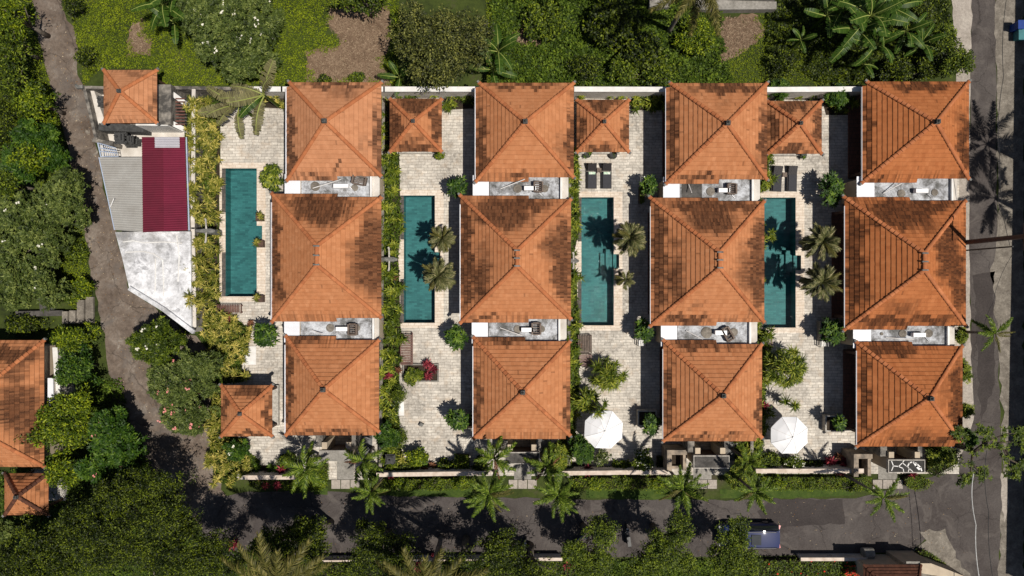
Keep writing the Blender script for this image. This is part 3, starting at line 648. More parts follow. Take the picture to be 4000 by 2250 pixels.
def ridge_line(mb, P, Q, r=0.14, seg=0.34, seed=0):
    rng = random.Random(seed); P, Q = Vector(P), Vector(Q); L = (Q - P).length; n = max(2, round(L / seg)); d = (Q - P) / L
    sd = d.cross(Vector((0, 0, 1))).normalized(); upv = sd.cross(d)
    for i in range(n):
        a = P + d * (L * i / n); b = P + d * (L * (i + 1) / n + 0.05); V = []
        for c, rr, hh in ((a, r * 1.12, 0.045), (b, r * 0.88, 0.01)):
            for k in range(7):
                an = math.pi * k / 6; V.append(tuple(c + sd * math.cos(an) * rr + upv * (math.sin(an) * rr * 0.75 + hh - 0.02)))
        F = [(k, k + 1, k + 8, k + 7) for k in range(6)] + [(6, 5, 4, 3, 2, 1, 0)]
        t = rng.uniform(0.3, 0.8)
        mb.add(V, F, 0, t, [rng.uniform(0, 0.25)] * 6 + [0.7])
def finial(mb, x, y, z, s=1.0):
    for w, h0, h1 in ((0.2, -0.1, 0.12), (0.27, 0.12, 0.2), (0.17, 0.2, 0.42), (0.23, 0.42, 0.5)):
        w *= s; mb.box(x - w, y - w, z + h0 * s, x + w, y + w, z + h1 * s)
    mb.lathe((x, y, z + 0.5 * s), [(0.12 * s, 0), (0.15 * s, 0.08 * s), (0.05 * s, 0.25 * s)], 8)
    for q in range(4):
        a = q * 1.5708 + .785; mb.cbox((x + math.cos(a) * .26 * s, y + math.sin(a) * .26 * s, z + .22 * s), (.12 * s, .07 * s, .22 * s), a)

def hip_roof(root, xl, xr, yt, yb, zt, apex, ze=3.0, mat='tile', exts=None, blobs=(), seed=0, edge=0.5, fs=1.0, caps='cap', course=0.345, fin=True, soff=True):
    """pixel box of the eaves; apex=(px,py) or ((px,py),(px,py)) ; exts: dict side -> (a,b) in px or None"""
    TL = Vector(W(xl, yt, ze)); TR = Vector(W(xr, yt, ze)); BR = Vector(W(xr, yb, ze)); BL = Vector(W(xl, yb, ze))
    if isinstance(apex[0], (tuple, list)): R1 = Vector(W(*apex[0], zt)); R2 = Vector(W(*apex[1], zt))
    else: R1 = R2 = Vector(W(*apex, zt))
    if R1 != R2: R2.x = R1.x
    exts = exts or {}
    def E(side, A, B):
        e = exts.get(side)
        if not e: return None
        out = []
        for v in e:
            if v is None: out.append(None)
            else:
                w = Vector(W(v, yt, ze)) if side in 'NS' else Vector(W(xl, v, ze))
                out.append((w - A).dot((B - A).normalized()))
        return tuple(out)
    mb = MB()
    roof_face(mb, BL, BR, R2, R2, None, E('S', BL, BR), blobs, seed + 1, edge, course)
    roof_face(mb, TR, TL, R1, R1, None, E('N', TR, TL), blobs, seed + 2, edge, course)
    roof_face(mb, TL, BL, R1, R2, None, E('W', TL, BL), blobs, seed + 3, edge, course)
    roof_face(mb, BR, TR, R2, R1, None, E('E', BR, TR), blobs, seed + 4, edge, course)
    rf = mb.build('roof', MT[mat], root)
    n = max(2, round((R2 - BL).length / 0.4))
    def outp(c, top, ex):
        d = (c - top); return c + d * (0.085 if ex else 0.0)
    for c, top, ex in ((TL, R1, 'N' in exts), (TR, R1, False), (BR, R2, False), (BL, R2, 'S' in exts)):
        m2 = MB(); c2 = outp(c, top, ex); ridge_line(m2, c2 + (c2 - top).normalized() * 0.05, top, seed=seed + 9)
        m2.build('ridge', MT[caps], rf)
        m3 = MB(); d = (c2 - top).normalized(); m3.cbox(c2 + d * 0.1 + Vector((0, 0, 0.06)), (0.26, 0.16, 0.2), math.atan2(d.y, d.x)); m3.build('corner_tile', MT['stone'], rf)
    if R1 != R2:
        m2 = MB(); ridge_line(m2, R2, R1, seed=seed); m2.build('ridge', MT[caps], rf)
        for q in (R1, R1.lerp(R2, 0.5), R2):
            m3 = MB(); m3.cbox(q + Vector((0, 0, 0.08)), (0.42, 0.1, 0.12)); m3.build('ridge_clamp', MT['stone'], rf)
    elif fin:
        m3 = MB(); finial(m3, R1.x, R1.y, R1.z, fs * .62); m3.build('finial', MT['darkstone'], rf)
    if soff:
        m4 = MB(); m4.box(BL.x + 0.05, BL.y + 0.05, ze - 0.12, TR.x - 0.05, TR.y - 0.05, ze - 0.03); m4.build('soffit', MT['soffit'], root)
    return rf

def villa(label, xl, xr, yt, yb, apex, xt=None, xb=None, xbe=None, zt=5.45, blobs=(), seed=0, mat='tile', wring=0.9):
    """xl is the outer left eave; xt/xb: where the lower extra course stops on the top / bottom side"""
    ins = 16
    ex = {'W': (None if xt else yt + 14, None)}
    if xt: ex['N'] = (xt, None)
    if xb: ex['S'] = (None, xb)
    x0, y0, _ = W(xl, yb, 3.0); x1, y1, _ = W(xr, yt, 3.0)
    root = thing('villa', label, 'villa', ((x0 + x1) / 2, (y0 + y1) / 2, 0), 'orange-roofed villas in rows')
    hip_roof(root, xl + ins, xr, yt, yb, zt, apex, 3.0, mat, ex, blobs, seed)
    wx0, wy0, wx1, wy1 = x0 + wring + 0.5, y0 + 0.35, x1 - 0.45, y1 - 0.4
    wl = MB(); wl.box(wx0, wy0, 0.0, wx1, wy1, 2.9); wl.build('wall', MT['cream'], root)
    tf = MB(); tf.box(x0 + 0.35, wy0 + 0.1, 0.0, wx0 - 0.004, wy1 - 0.1, 0.16); tf.build('terrace_floor', MT['terr'], root)
    for yy in (wy0 + 0.25, wy1 - 0.25):
        pm = MB(); pm.box(x0 + 0.45, yy - 0.1, 0.163, x0 + 0.65, yy + 0.1, 2.88); pm.build('post', MT['wood'], root)
    yc = (wy0 + wy1) / 2
    dm = MB(); dm.box(wx0 - 0.06, yc - 0.8, 0.163, wx0 - 0.003, yc + 0.8, 2.35); d_ = dm.build('door', MT['wood'], root)
    for sgn in (-1, 1):
        gp = MB(); gp.box(wx0 - 0.075, yc + sgn * 0.4 - 0.3, 0.35, wx0 - 0.063, yc + sgn * 0.4 + 0.3, 2.2); gp.build('pane', MT['glass'], d_)
    for sgn in (-1, 1):
        wm = MB(); q = yc + sgn * (wy1 - wy0) * 0.32; wm.box(wx0 - 0.05, q - 0.5, 0.9, wx0 - 0.003, q + 0.5, 2.2); w_ = wm.build('window', MT['wood'], root)
        wp = MB(); wp.box(wx0 - 0.06, q - 0.42, 0.98, wx0 - 0.052, q + 0.42, 2.12); wp.build('pane', MT['glass'], w_)
    gx = x0 - 0.02; gu = MB(); gu.box(gx - 0.03, y0 - 0.15, 2.78, gx + 0.0, y1 - 0.35, 2.93); gu.box(gx + 0.0, y0 - 0.15, 2.78, gx + 0.12, y1 - 0.35, 2.82)
    gu.build('gutter', MT['bluewhite'], root)
    return root
o4 = ('leftmost', 'second from the left', 'third from the left', 'rightmost')
villa('small villa in the top row, leftmost of four, palest orange roof with faint staining', 1116, 1489, 323, 688, (1269, 474), None, 1317,
      blobs=((1133, 560, 20, 180, 1), (1300, 333, 150, 12, .9), (1330, 365, 70, 30, .45), (1475, 520, 26, 110, .8), (1475, 640, 22, 50, .9), (1240, 693, 75, 10, .9), (1315, 650, 8, 25, .8), (1420, 560, 20, 60, .3)), seed=10, mat='tile_b')
villa('small villa in the top row, second from the left, below the big olive-leaved tree', 1857, 2240, 325, 692, (2052, 476), None, 2065,
      blobs=((1880, 560, 22, 180, .9), (2030, 335, 160, 12, .9), (2228, 560, 20, 150, .9), (2195, 580, 30, 90, .35), (2030, 688, 60, 16, .7), (1950, 340, 40, 20, .5)), seed=20)
villa('small villa in the top row, third from the left, behind the two upright loungers', 2603, 2995, 326, 700, (2841, 482), None, 2810,
      blobs=((2628, 520, 24, 190, 1), (2820, 345, 150, 24, 1), (2985, 560, 22, 150, 1), (2950, 640, 25, 60, .4), (2740, 692, 90, 16, .8), (2830, 400, 40, 15, .3)), seed=30)
villa('small villa in the top row, rightmost, at the side road below the banana plants', 3371, 3783, 320, 697, (3657, 477), None, 3585,
      blobs=((3392, 530, 18, 190, 1), (3600, 338, 130, 22, 1), (3764, 560, 26, 140, 1), (3740, 480, 20, 60, .4), (3430, 700, 40, 14, .8)), seed=40, mat='tile_c')
villa('large middle-row villa, leftmost, dark blotches on its top and right roof faces', 1059, 1489, 771, 1241, ((1237, 961), (1237, 1034)), 1318, 1314, zt=5.9,
      blobs=((1260, 820, 120, 68, .95), (1240, 785, 170, 26, .8), (1455, 1000, 70, 190, 1), (1400, 1030, 60, 120, .6), (1072, 1000, 22, 230, .9), (1095, 1140, 16, 50, .8)), seed=50)
villa('large villa in the middle row, second from the left, roof stained on three faces', 1798, 2229, 779, 1245, ((2020, 978), (2020, 1039)), 2066, 2065, zt=5.9,
      blobs=((1970, 840, 120, 62, 1), (2000, 800, 180, 36, .9), (2195, 1010, 48, 180, 1), (2155, 960, 50, 90, .55), (1820, 1000, 30, 240, 1), (1880, 1090, 45, 100, .7), (1890, 980, 40, 60, .4), (1900, 1240, 70, 12, .9)), seed=60)
villa('large villa in the middle row, third from the left, roof streaked dark on every face', 2543, 2984, 787, 1257, ((2812, 985), (2812, 1046)), 2807, 2800, zt=5.9,
      blobs=((2780, 860, 100, 60, 1), (2790, 805, 190, 32, .95), (2960, 1030, 40, 200, 1), (2915, 1050, 50, 110, .55), (2575, 1000, 32, 250, 1), (2640, 1100, 45, 110, .7), (2650, 960, 40, 30, .5), (2690, 1248, 95, 22, 1), (2715, 1190, 40, 12, .4)), seed=70)
villa('large middle-row villa, rightmost, darkest stained roof, beside the utility pole', 3303, 3771, 785, 1272, ((3611, 989), (3611, 1055)), 3558, 3546, zt=5.9,
      blobs=((3520, 850, 140, 48, 1), (3560, 805, 200, 32, 1), (3600, 880, 80, 40, .5), (3336, 1020, 32, 260, 1), (3375, 1120, 28, 120, .6), (3370, 920, 18, 70, .6), (3705, 990, 55, 120, .9), (3740, 1110, 36, 130, .8), (3450, 1255, 110, 28, 1), (3520, 1200, 80, 34, .5), (3640, 1250, 120, 24, .7)), seed=80, mat='tile_c')
villa('small villa in the bottom row, leftmost, nearly clean orange roof', 1112, 1480, 1329, 1686, (1264, 1522), 1312, 1468,
      blobs=((1128, 1500, 18, 190, .9), (1200, 1322, 70, 26, .9), (1280, 1690, 140, 9, 1), (1160, 1400, 12, 30, .4)), seed=90)
villa('small villa in the bottom row, second from the left, above a gate with dark canopy', 1848, 2226, 1334, 1700, (2042, 1532), 2052, 2211,
      blobs=((1866, 1560, 18, 150, .9), (1985, 1326, 110, 22, .9), (2217, 1600, 16, 120, .9), (2090, 1345, 60, 12, .4)), seed=100)
villa('small villa in the bottom row, third from the left, between the two white parasols', 2592, 2975, 1345, 1709, (2824, 1545), 2800, 2956,
      blobs=((2614, 1560, 22, 160, .9), (2730, 1345, 100, 26, 1), (2966, 1600, 16, 120, .9), (2700, 1708, 80, 10, .9), (2850, 1700, 60, 10, .6), (2870, 1355, 40, 16, .6)), seed=110)
villa('small villa in the bottom row, rightmost, dull brownish roof at the street corner', 3350, 3758, 1352, 1730, (3632, 1556), 3567, 3732,
      blobs=((3378, 1540, 20, 190, .9), (3480, 1362, 110, 34, 1), (3740, 1560, 34, 170, .9), (3690, 1520, 40, 90, .35), (3600, 1722, 160, 22, .95), (3560, 1690, 160, 20, .4)), seed=120, mat='tile_c')

def gazebo(label, xl, xr, yt, yb, apex, zt, ze, blobs, seed, open_=True, name='pavilion', cat='pavilion', mat='tile', **kw):
    x0, y0, _ = W(xl, yb, ze); x1, y1, _ = W(xr, yt, ze)
    root = thing(name, label, cat, ((x0 + x1) / 2, (y0 + y1) / 2, 0), kw.pop('group', None))
    hip_roof(root, xl, xr, yt, yb, zt, apex, ze, mat, None, blobs, seed, course=0.30, fs=0.8, **kw)
    if open_:
        for dx in (0.45, x1 - x0 - 0.45):
            for dy in (0.45, y1 - y0 - 0.45):
                p = MB(); p.box(x0 + dx - .08, y0 + dy - .08, 0.4, x0 + dx + .08, y0 + dy + .08, ze - 0.12); p.build('post', MT['wood'], root)
        f = MB(); f.box(x0 + .3, y0 + .3, 0.0, x1 - .3, y1 - .3, 0.4); f.build('platform', MT['palestone'], root)
    else:
        f = MB(); f.box(x0 + .5, y0 + .5, 0.0, x1 - .5, y1 - .5, ze - 0.12); f.build('wall', MT['cream'], root)
        d = MB(); d.box((x0 + x1) / 2 - .5, y0 + .44, 0, (x0 + x1) / 2 + .5, y0 + .498, 2.1); d.build('door', MT['wood'], root)
    return root
GG = 'small square garden pavilions'
gazebo('small pavilion with clean orange roof in the walled temple yard by the lane', 407, 613, 275, 480, (468, 357), 4.6, 2.9, ((545, 290, 60, 16, .45), (600, 400, 18, 60, .5), (420, 410, 14, 30, .5)), 200, mat='tile_b')
gazebo('square pavilion under a heavily blackened roof, leftmost in the top row of pavilions', 1524, 1725, 387, 592, (1614, 474), 4.15, 2.6, ((1625, 402, 90, 42, 1), (1540, 500, 28, 90, 1), (1703, 490, 30, 90, 1), (1625, 580, 90, 24, .9), (1620, 540, 50, 20, .5)), 210, group=GG)
gazebo('square pavilion with two potted plants at its lower edge, above the upright loungers', 2254, 2456, 391, 593, (2361, 476), 4.15, 2.6, ((2360, 402, 75, 22, 1), (2372, 420, 40, 22, .8), (2268, 510, 18, 80, .8), (2440, 520, 20, 70, .8), (2345, 580, 60, 22, 1)), 220, group=GG)
gazebo('square pavilion above the two tilted loungers, rightmost of the top pavilions', 2998, 3208, 396, 600, (3126, 482), 4.15, 2.6, ((3110, 410, 70, 36, .95), (3020, 500, 24, 60, 1), (3195, 490, 28, 90, .9), (3090, 585, 70, 22, 1)), 230, group=GG)
gazebo('square pavilion at the bottom left corner of the villa rows, by the curved hedge', 865, 1063, 1506, 1703, (939, 1616), 4.15, 2.6, ((975, 1530, 70, 30, .95), (880, 1590, 16, 70, .8), (1048, 1610, 18, 80, .9), (975, 1696, 75, 12, .9)), 240, group=GG)
gazebo('large tiled house cut by the left edge of the picture', -540, 172, 1330, 1822, (-200, 1624), 7.4, 3.2, ((40, 1390, 130, 40, 1), (70, 1600, 110, 120, .8), (130, 1690, 50, 110, 1), (60, 1470, 60, 60, .6)), 250, open_=False, name='house', cat='house', caps='cap')
gazebo('small tilted-looking kiosk roof with dark hip ridges at the left picture edge', 20, 188, 1850, 2010, (67, 1940), 4.6, 2.7, ((100, 1860, 60, 14, .7), (170, 1985, 26, 20, 1), (90, 2003, 50, 10, .6), (150, 1920, 20, 20, .5)), 260, name='kiosk', cat='kiosk', caps='tile_old')
# the neighbour gatehouse at the bottom right with old brown tiles
x0, y0, _ = W(3373, 2290, 2.6); x1, y1, _ = W(3597, 2206, 2.6)
root = thing('gatehouse', 'cream gatehouse with dark brown tiled roof at the bottom right edge', 'gatehouse', ((x0 + x1) / 2, (y0 + y1) / 2, 0))
mb = MB(); zr = 3.5; ym = (y0 + y1) / 2
A, B = Vector((x0, y0, 2.6)), Vector((x1, y0, 2.6)); Cc, Dd = Vector((x1, y1, 2.6)), Vector((x0, y1, 2.6)); r1, r2 = Vector((x0 + .7, ym, zr)), Vector((x1 - .7, ym, zr))
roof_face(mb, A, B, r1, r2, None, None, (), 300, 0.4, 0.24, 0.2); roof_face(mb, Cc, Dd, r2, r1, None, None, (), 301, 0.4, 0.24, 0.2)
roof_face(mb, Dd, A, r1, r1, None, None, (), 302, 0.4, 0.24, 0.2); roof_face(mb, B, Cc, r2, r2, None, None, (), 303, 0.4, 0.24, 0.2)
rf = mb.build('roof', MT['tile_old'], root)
for p, q in ((A, r1), (Dd, r1), (B, r2), (Cc, r2), (r1, r2)):
    m2 = MB(); ridge_line(m2, p, q, 0.1); m2.build('ridge', MT['tile_old'], rf)
m2 = MB(); m2.box(x0 + .3, y0 + .3, 0, x1 - .3, y1 - .3, 2.55); m2.build('wall', MT['cream'], root)
w = MB(); a = G(3330, 2165); b = G(3520, 2200); w.box(a[0], b[1], 0, b[0], a[1], 2.2); w.build('side_wall', MT['cream'], root)
a = G(3460, 2160); b = G(3600, 2185); w = MB(); w.prism([G(3460, 2150)[:2], G(3560, 2150)[:2], G(3690, 2200)[:2], G(3800, 2290)[:2], G(3760, 2290)[:2], G(3600, 2200)[:2], G(3460, 2175)[:2]], 0, 2.5); w.build('side_wall', MT['cream'], root)
a = W(3540, 2193, 2.52); w = MB(); w.box(a[0], a[1] - .35, 2.503, a[0] + 1.0, a[1], 2.53); w.build('hatch', MT['greyslab'], root)

# ------------------------------------------------------------------ flat service roofs between the houses
def annex(label, xl, xr, yt, yb, box_w, tank, frame, stripx, zr=2.6, dark=False, seed=0, pole=None, discs=(), blackpart=None, nm=''):
    """pixel box at roof height; pieces resting on it are things of their own"""
    x0, y0, _ = W(xl, yb, zr); x1, y1, _ = W(xr, yt, zr)
    root = thing('service_block', label, 'service block', ((x0 + x1) / 2, (y0 + y1) / 2, 0), 'flat-roofed service blocks between villas')
    xb = W(xl + box_w, yb, zr)[0]; xs = W(stripx, yb, zr)[0]
    m = MB(); m.box(x0 + .12, y0 + .08, 0, x1 - .08, y1 - .08, zr - .15); m.build('wall', MT['cream'], root)
    m = MB(); m.box(xb, y0, zr - .147, xs - .14, y1, zr); m.build('roof_slab', MT['slab'], root)
    m = MB(); m.box(xs - .138, y0, zr - .147, xs, y1, zr + .25); m.build('parapet', MT['white'], root)
    m = MB(); m.box(xs + .002, y0, zr - .147, x1, y1, zr + .05); m.build('side_slab', MT['palewall'], root)
    m = MB(); n = 14
    for i in range(n):
        yy = y0 - .1 + (y1 - y0 + .2) * i / n; m.box(x0, yy, zr + .02 + .012 * (i % 2), xb - .05, yy + (y1 - y0 + .2) / n - .001, zr + .06 + .012 * (i % 2))
    m.build('awning_panel', MT['bluewhite'], root)
    if blackpart:
        a = W(blackpart[0], yb, zr)[0]; b = W(blackpart[1], yb, zr)[0]; m = MB(); m.box(a, y0 + .1, zr + .002, b, y1 - .1, zr + .008); m.build('tar_sheet', MT['darkslab'], root)
    for (px, py, r) in discs:
        q = W(px, py, zr); m = MB(); m.lathe((q[0], q[1], zr + .002), [(r, 0), (r, .05), (r * .8, .07), (0.02, .075)], 18); m.build('vent_cover', MT['shoulder'], root)
    q = W(tank[0], tank[1], zr + .35)
    t = thing('water_heater', 'white box water heater on the flat roof ' + nm, 'water heater', (q[0], q[1], zr), 'white roof-top water heaters')
    m = MB(); m.box(q[0] - tank[2] / 2, q[1] - .15, zr + .12, q[0] + tank[2] / 2, q[1] + .15, zr + .5); m.build('casing', MT['tank'], t)
    for sx in (-1, 1):
        m = MB(); m.box(q[0] + sx * tank[2] * .35 - .03, q[1] - .14, zr + .002, q[0] + sx * tank[2] * .35 + .03, q[1] + .14, zr + .118); m.build('stand', MT['metal'], t)
    m = MB(); m.tube([(q[0] + tank[2] / 2, q[1], zr + .2), (q[0] + tank[2] / 2 + .2, q[1] - .2, zr + .1), (q[0] + tank[2] / 2 + .5, q[1] - .5, zr + .04)], .02, 6); m.build('pipe', MT['metal'], t)
    if frame:
        q = W(frame[0], frame[1], zr + .3); fw, fh, rz = frame[2], frame[3], frame[4]
        t = thing('timber_frame', 'weathered timber frame lying on the flat roof ' + nm, 'timber frame', (q[0], q[1], zr), 'timber frames on the flat roofs')
        t.rotation_euler = (0, 0, rz)
        m = MB()
        for sx in (-1, 1): m.box(q[0] + sx * fw / 2 - .06, q[1] - fh / 2, zr + .1, q[0] + sx * fw / 2 + .06, q[1] + fh / 2, zr + .5)
        for sx in (-1, 1): m.box(q[0] - fw / 2 + .061, q[1] + sx * fh / 2 - .05, zr + .2, q[0] + fw / 2 - .061, q[1] + sx * fh / 2 + .05, zr + .46)
        for k in range(4): m.box(q[0] - fw / 2 + .1, q[1] - fh / 2 + .15 + k * (fh - .3) / 3 - .03, zr + .3, q[0] + fw / 2 - .1, q[1] - fh / 2 + .15 + k * (fh - .3) / 3 + .03, zr + .36)
        m.build('slats', MT['greywood'], t)
        for sx in (-1, 1):
            for sy in (-1, 1): m = MB(); m.box(q[0] + sx * (fw / 2 - .08) - .03, q[1] + sy * (fh / 2 - .08) - .03, zr + .002, q[0] + sx * (fw / 2 - .08) + .03, q[1] + sy * (fh / 2 - .08) + .03, zr + .1); m.build('foot', MT['greywood'], t)
    if pole:
        a = W(pole[0], pole[1], zr + .1); b = W(pole[2], pole[3], zr + .6)
        m = MB(); m.tube([a, ((a[0] + b[0]) / 2, (a[1] + b[1]) / 2, zr + .33), b], .035, 6)
        tag(m.build('roof_pipe', MT['white'], at=a), 'thin white pipe slanting across the flat roof ' + nm, 'pipe', 'pipes across the flat roofs')
N_ = [('below the top villa, ' + s) for s in ('first column', 'second column', 'third column', 'fourth column')] + [('above the bottom villa, ' + s) for s in ('first column', 'second column', 'third column', 'fourth column')]
annex('white flat service roof ' + N_[0] + ', timber frame near its top edge', 1113, 1483, 686, 770, 64, (1333, 727, 1.1), (1404, 705, .95, .6, -.2), 1455, pole=(1222, 735, 1333, 700), discs=((1386, 734, .25), (1232, 728, .35)), nm=N_[0])
annex('white flat service roof ' + N_[1], 1847, 2220, 690, 778, 66, (2070, 736, .85), (2103, 730, .6, .75, 0), 2195, pole=(1955, 737, 2050, 700), discs=((2022, 737, .32), (2128, 737, .28)), nm=N_[1])
annex('flat service roof with a black tarred patch ' + N_[2], 2590, 2968, 697, 788, 67, (2827, 744, .8), (2858, 738, .6, .75, 0), 2940, pole=(2690, 720, 2702, 752), discs=((2775, 748, .32),), blackpart=(2662, 2742), nm=N_[2])
annex('mostly grey stained service roof ' + N_[3], 3345, 3738, 695, 786, 72, (3598, 746, .9), None, 3716, pole=(3450, 755, 3522, 716), discs=((3520, 756, .3), (3650, 752, .25)), nm=N_[3])
annex('white flat service roof ' + N_[4], 1111, 1481, 1238, 1332, 63, (1336, 1285, .85), (1378, 1287, .6, .8, 0), 1464, pole=(1220, 1290, 1262, 1308), discs=((1290, 1281, .3), (1394, 1281, .25)), nm=N_[4])
annex('white flat service roof ' + N_[5] + ', with grey right strip', 1843, 2213, 1243, 1336, 66, (2059, 1288, .85), (2095, 1284, .6, .85, 0), 2188, pole=(1953, 1280, 2041, 1312), discs=((2022, 1286, .3), (2116, 1285, .25)), nm=N_[5])
annex('white flat service roof ' + N_[6] + ', littered with broken timber', 2581, 2957, 1255, 1347, 66, (2815, 1299, .85), (2842, 1305, .5, 1.0, .5), 2930, pole=(2680, 1292, 2745, 1325), discs=((2760, 1299, .42), (2866, 1297, .3)), nm=N_[6])
annex('grey and white flat service roof ' + N_[7] + ', with two ring-shaped covers', 3331, 3727, 1268, 1354, 73, (3588, 1308, .9), None, 3701, pole=(3460, 1318, 3570, 1326), discs=((3525, 1303, .3), (3627, 1302, .3), (3443, 1304, .12)), nm=N_[7])

# ------------------------------------------------------------------ walls of the compounds
def wallrun(name, label, pts, h, th, mat='palewall', cap='walltop', cat='wall', group=None, cpw=0.06):
    p0 = G(*pts[0]); root = thing(name, label, cat, (p0[0], p0[1], 0), group)
    m = MB(); c = MB()
    for (a, b) in zip(pts[:-1], pts[1:]):
        A = Vector(G(*a)); B = Vector(G(*b)); d = (B - A).normalized(); n = Vector((-d.y, d.x, 0))
        for mb_, e, z0, z1 in ((m, 0, -.05, h - .08), (c, cpw, h - .078, h)):
            P = [A - d * (e) + n * (th / 2 + e), A - d * e - n * (th / 2 + e), B + d * e - n * (th / 2 + e), B + d * e + n * (th / 2 + e)]
            mb_.prism([(p.x, p.y) for p in P], z0, z1)
    m.build('wall', MT[mat], root); c.build('coping', MT[cap], root); return root
hw = 2.1
def gw(px, py, z=hw): x, y, _ = W(px, py, z); return (x * 50 + 2000, 1125 - y * 50)
wallrun('garden_wall', 'long white back wall along the top of all the villas', [gw(935, 347), gw(1100, 348), gw(1500, 348), gw(2240, 348), gw(2990, 350), gw(3390, 347)], hw, .26, cap='white')
wallrun('back_wall', 'thin sooty back wall between temple yard and travellers palm', [gw(660, 342, 1.8), gw(930, 346, 1.8)], 1.8, .12, 'dirtwall', 'dirtwall')
wallrun('garden_wall', 'front wall left of the pale gate, between hedge corner and gate', [gw(940, 1873), gw(1145, 1872)], 1.6, .2)
wallrun('garden_wall', 'front wall from the pale gate to the second gate', [gw(1468, 1862), gw(1895, 1856)], 1.6, .2)
wallrun('garden_wall', 'front wall below the left white parasol', [gw(2185, 1856), gw(2612, 1851)], 1.6, .2)
wallrun('garden_wall', 'front wall from the third gate to the vein-topped gate', [gw(2965, 1847), gw(3385, 1846)], 1.6, .2)
wallrun('party_wall', 'narrow wall under the planting strip, right of the first villa column', [(1505, 352), (1492, 1860)], .7, .12, 'dirtwall', 'dirtwall')
wallrun('party_wall', 'narrow wall under the planting strip, right of the second villa column', [(2224, 352), (2218, 1852)], .7, .12, 'dirtwall', 'dirtwall')
wallrun('party_wall', 'narrow wall under the planting strip, right of the third villa column', [(2930, 352), (2925, 1850)], .7, .12, 'dirtwall', 'dirtwall')
wallrun('boundary_wall', 'sooty wall at the left end of the villa plots behind the maroon roof', [(803, 380), (800, 900), (806, 1270)], 2.0, .15, 'dirtwall', 'palewall')
wallrun('street_wall', 'tall wall at the right picture edge shading the road shoulder', [(4095, -400), (4078, 900), (4052, 2300)], 6.0, .3, 'darkslab', 'darkslab')
wallrun('low_wall', 'low pale wall behind the trees below the street, left part', [(1240, 2172), (1900, 2168)], 1.0, .08, cpw=.02)
wallrun('low_wall', 'low pale wall behind the trees below the street, right of the scooters', [(2075, 2165), (2190, 2165)], 1.0, .12)
wallrun('low_wall', 'low wall with orange coping beside the red flowers', [(3110, 2165), (3360, 2165)], 1.0, .14)
# old grey retaining wall at the very top
m = MB(); m.prism([G(2500, 5)[:2], G(2640, 2)[:2], G(3010, 20)[:2], G(3010, -30)[:2], G(2500, -90)[:2]], -.05, 1.0); m.prism([G(2530, 45)[:2], G(2605, 45)[:2], G(2620, 6)[:2], G(2530, 6)[:2]], -.05, .8)
m.prism([G(2720, 52)[:2], G(3020, 50)[:2], G(3020, 21)[:2], G(2700, 12)[:2]], -.05, .7)
tag(m.build('ruined_wall', MT['greyslab'], at=G(2700, 10)), 'old weathered grey masonry wall at the top edge behind the leaning palm', 'wall')

# ------------------------------------------------------------------ street gates
def gate(label, xl, xr, yt, yb, mat, zg=2.7, path=True, rim=True, stones=3, side=True):
    x0, y0, _ = W(xl, yb, zg); x1, y1, _ = W(xr, yt, zg)
    root = thing('entrance_gate', label, 'gate', ((x0 + x1) / 2, (y0 + y1) / 2, 0), 'street gates of the villas')
    m = MB(); m.box(x0 + .05, y0 + .05, zg - .22, x1 - .05, y1 - .05, zg - .02); m.build('canopy', MT[mat], root)
    if rim:
        m = MB(); t = .07
        m.box(x0, y0, zg - .24, x1, y0 + t - .003, zg + .03); m.box(x0, y1 - t + .003, zg - .24, x1, y1, zg + .03); m.box(x0, y0 + t, zg - .24, x0 + t - .02, y1 - t, zg + .03); m.box(x1 - t + .02, y0 + t, zg - .24, x1, y1 - t, zg + .03)
        m.build('rim', MT['palestone'], root)
    for xx in (x0 + .2, x1 - .6):
        m = MB(); m.box(xx, y0 + .1, -.02, xx + .38, y1 + .5, zg - .243); m.build('pillar', MT['cream'], root)
    m = MB(); m.box(x0 + .582, y1 - .3, .05, x1 - .602, y1 - .22, 2.1); m.build('door', MT['wood'], root)
    m = MB(); m.box(x0 - .3, y1 + .1, 0, x0 + .198, y1 + 1.3, 2.2); m.build('side_wall', MT['dirtwall'], root); m = MB(); m.box(x1 - .218, y1 + .1, 0, x1 + .1, y1 + 1.3, 2.2); m.build('side_wall', MT['dirtwall'], root)
    if path:
        m = MB(); a = x0 + .7; b = x1 - .55; yb_ = G(0, 1872)[1]
        m.box(a, yb_, 0, b, y0 - .02, .06); m.build('path', MT['greyslab'], root)
        for k in range(stones):
            m = MB(); w = (b - a + .9) / stones; m.box(a - .45 + k * w + .03, yb_ - .72, .0, a - .45 + (k + 1) * w - .03, yb_ - .03, .07); m.build('paving_slab', MT['palecon'], root)
    return root
gate('gate with the plain pale concrete canopy, leftmost on the street', 1243, 1379, 1757, 1804, 'greyslab', rim=False)
gate('gate with a grey-black canopy under palm fronds, second from the left', 1972, 2108, 1766, 1813, 'darkslab')
gate('gate with a blackened canopy rimmed pale, third from the left', 2709, 2849, 1779, 1830, 'darkslab')
g4 = gate('gate whose black canopy carries white branching marks, rightmost on the street', 3469, 3613, 1795, 1847, 'veinslab')
m = MB(); z = 2.7 - .012
def vein(pts, w0=.055):
    P = [Vector(W(px, py, 2.69)) for px, py in pts]
    for a, b in zip(P[:-1], P[1:]):
        d = (b - a); L = d.length; m.cbox(((a.x + b.x) / 2, (a.y + b.y) / 2, z), (L + w0, w0, .012), math.atan2(d.y, d.x))
vein([(3483, 1802), (3490, 1820), (3483, 1838)]); vein([(3490, 1820), (3510, 1822), (3525, 1808), (3532, 1798)]); vein([(3510, 1822), (3528, 1830), (3530, 1842)]); vein([(3525, 1808), (3540, 1820), (3552, 1830), (3565, 1842)])
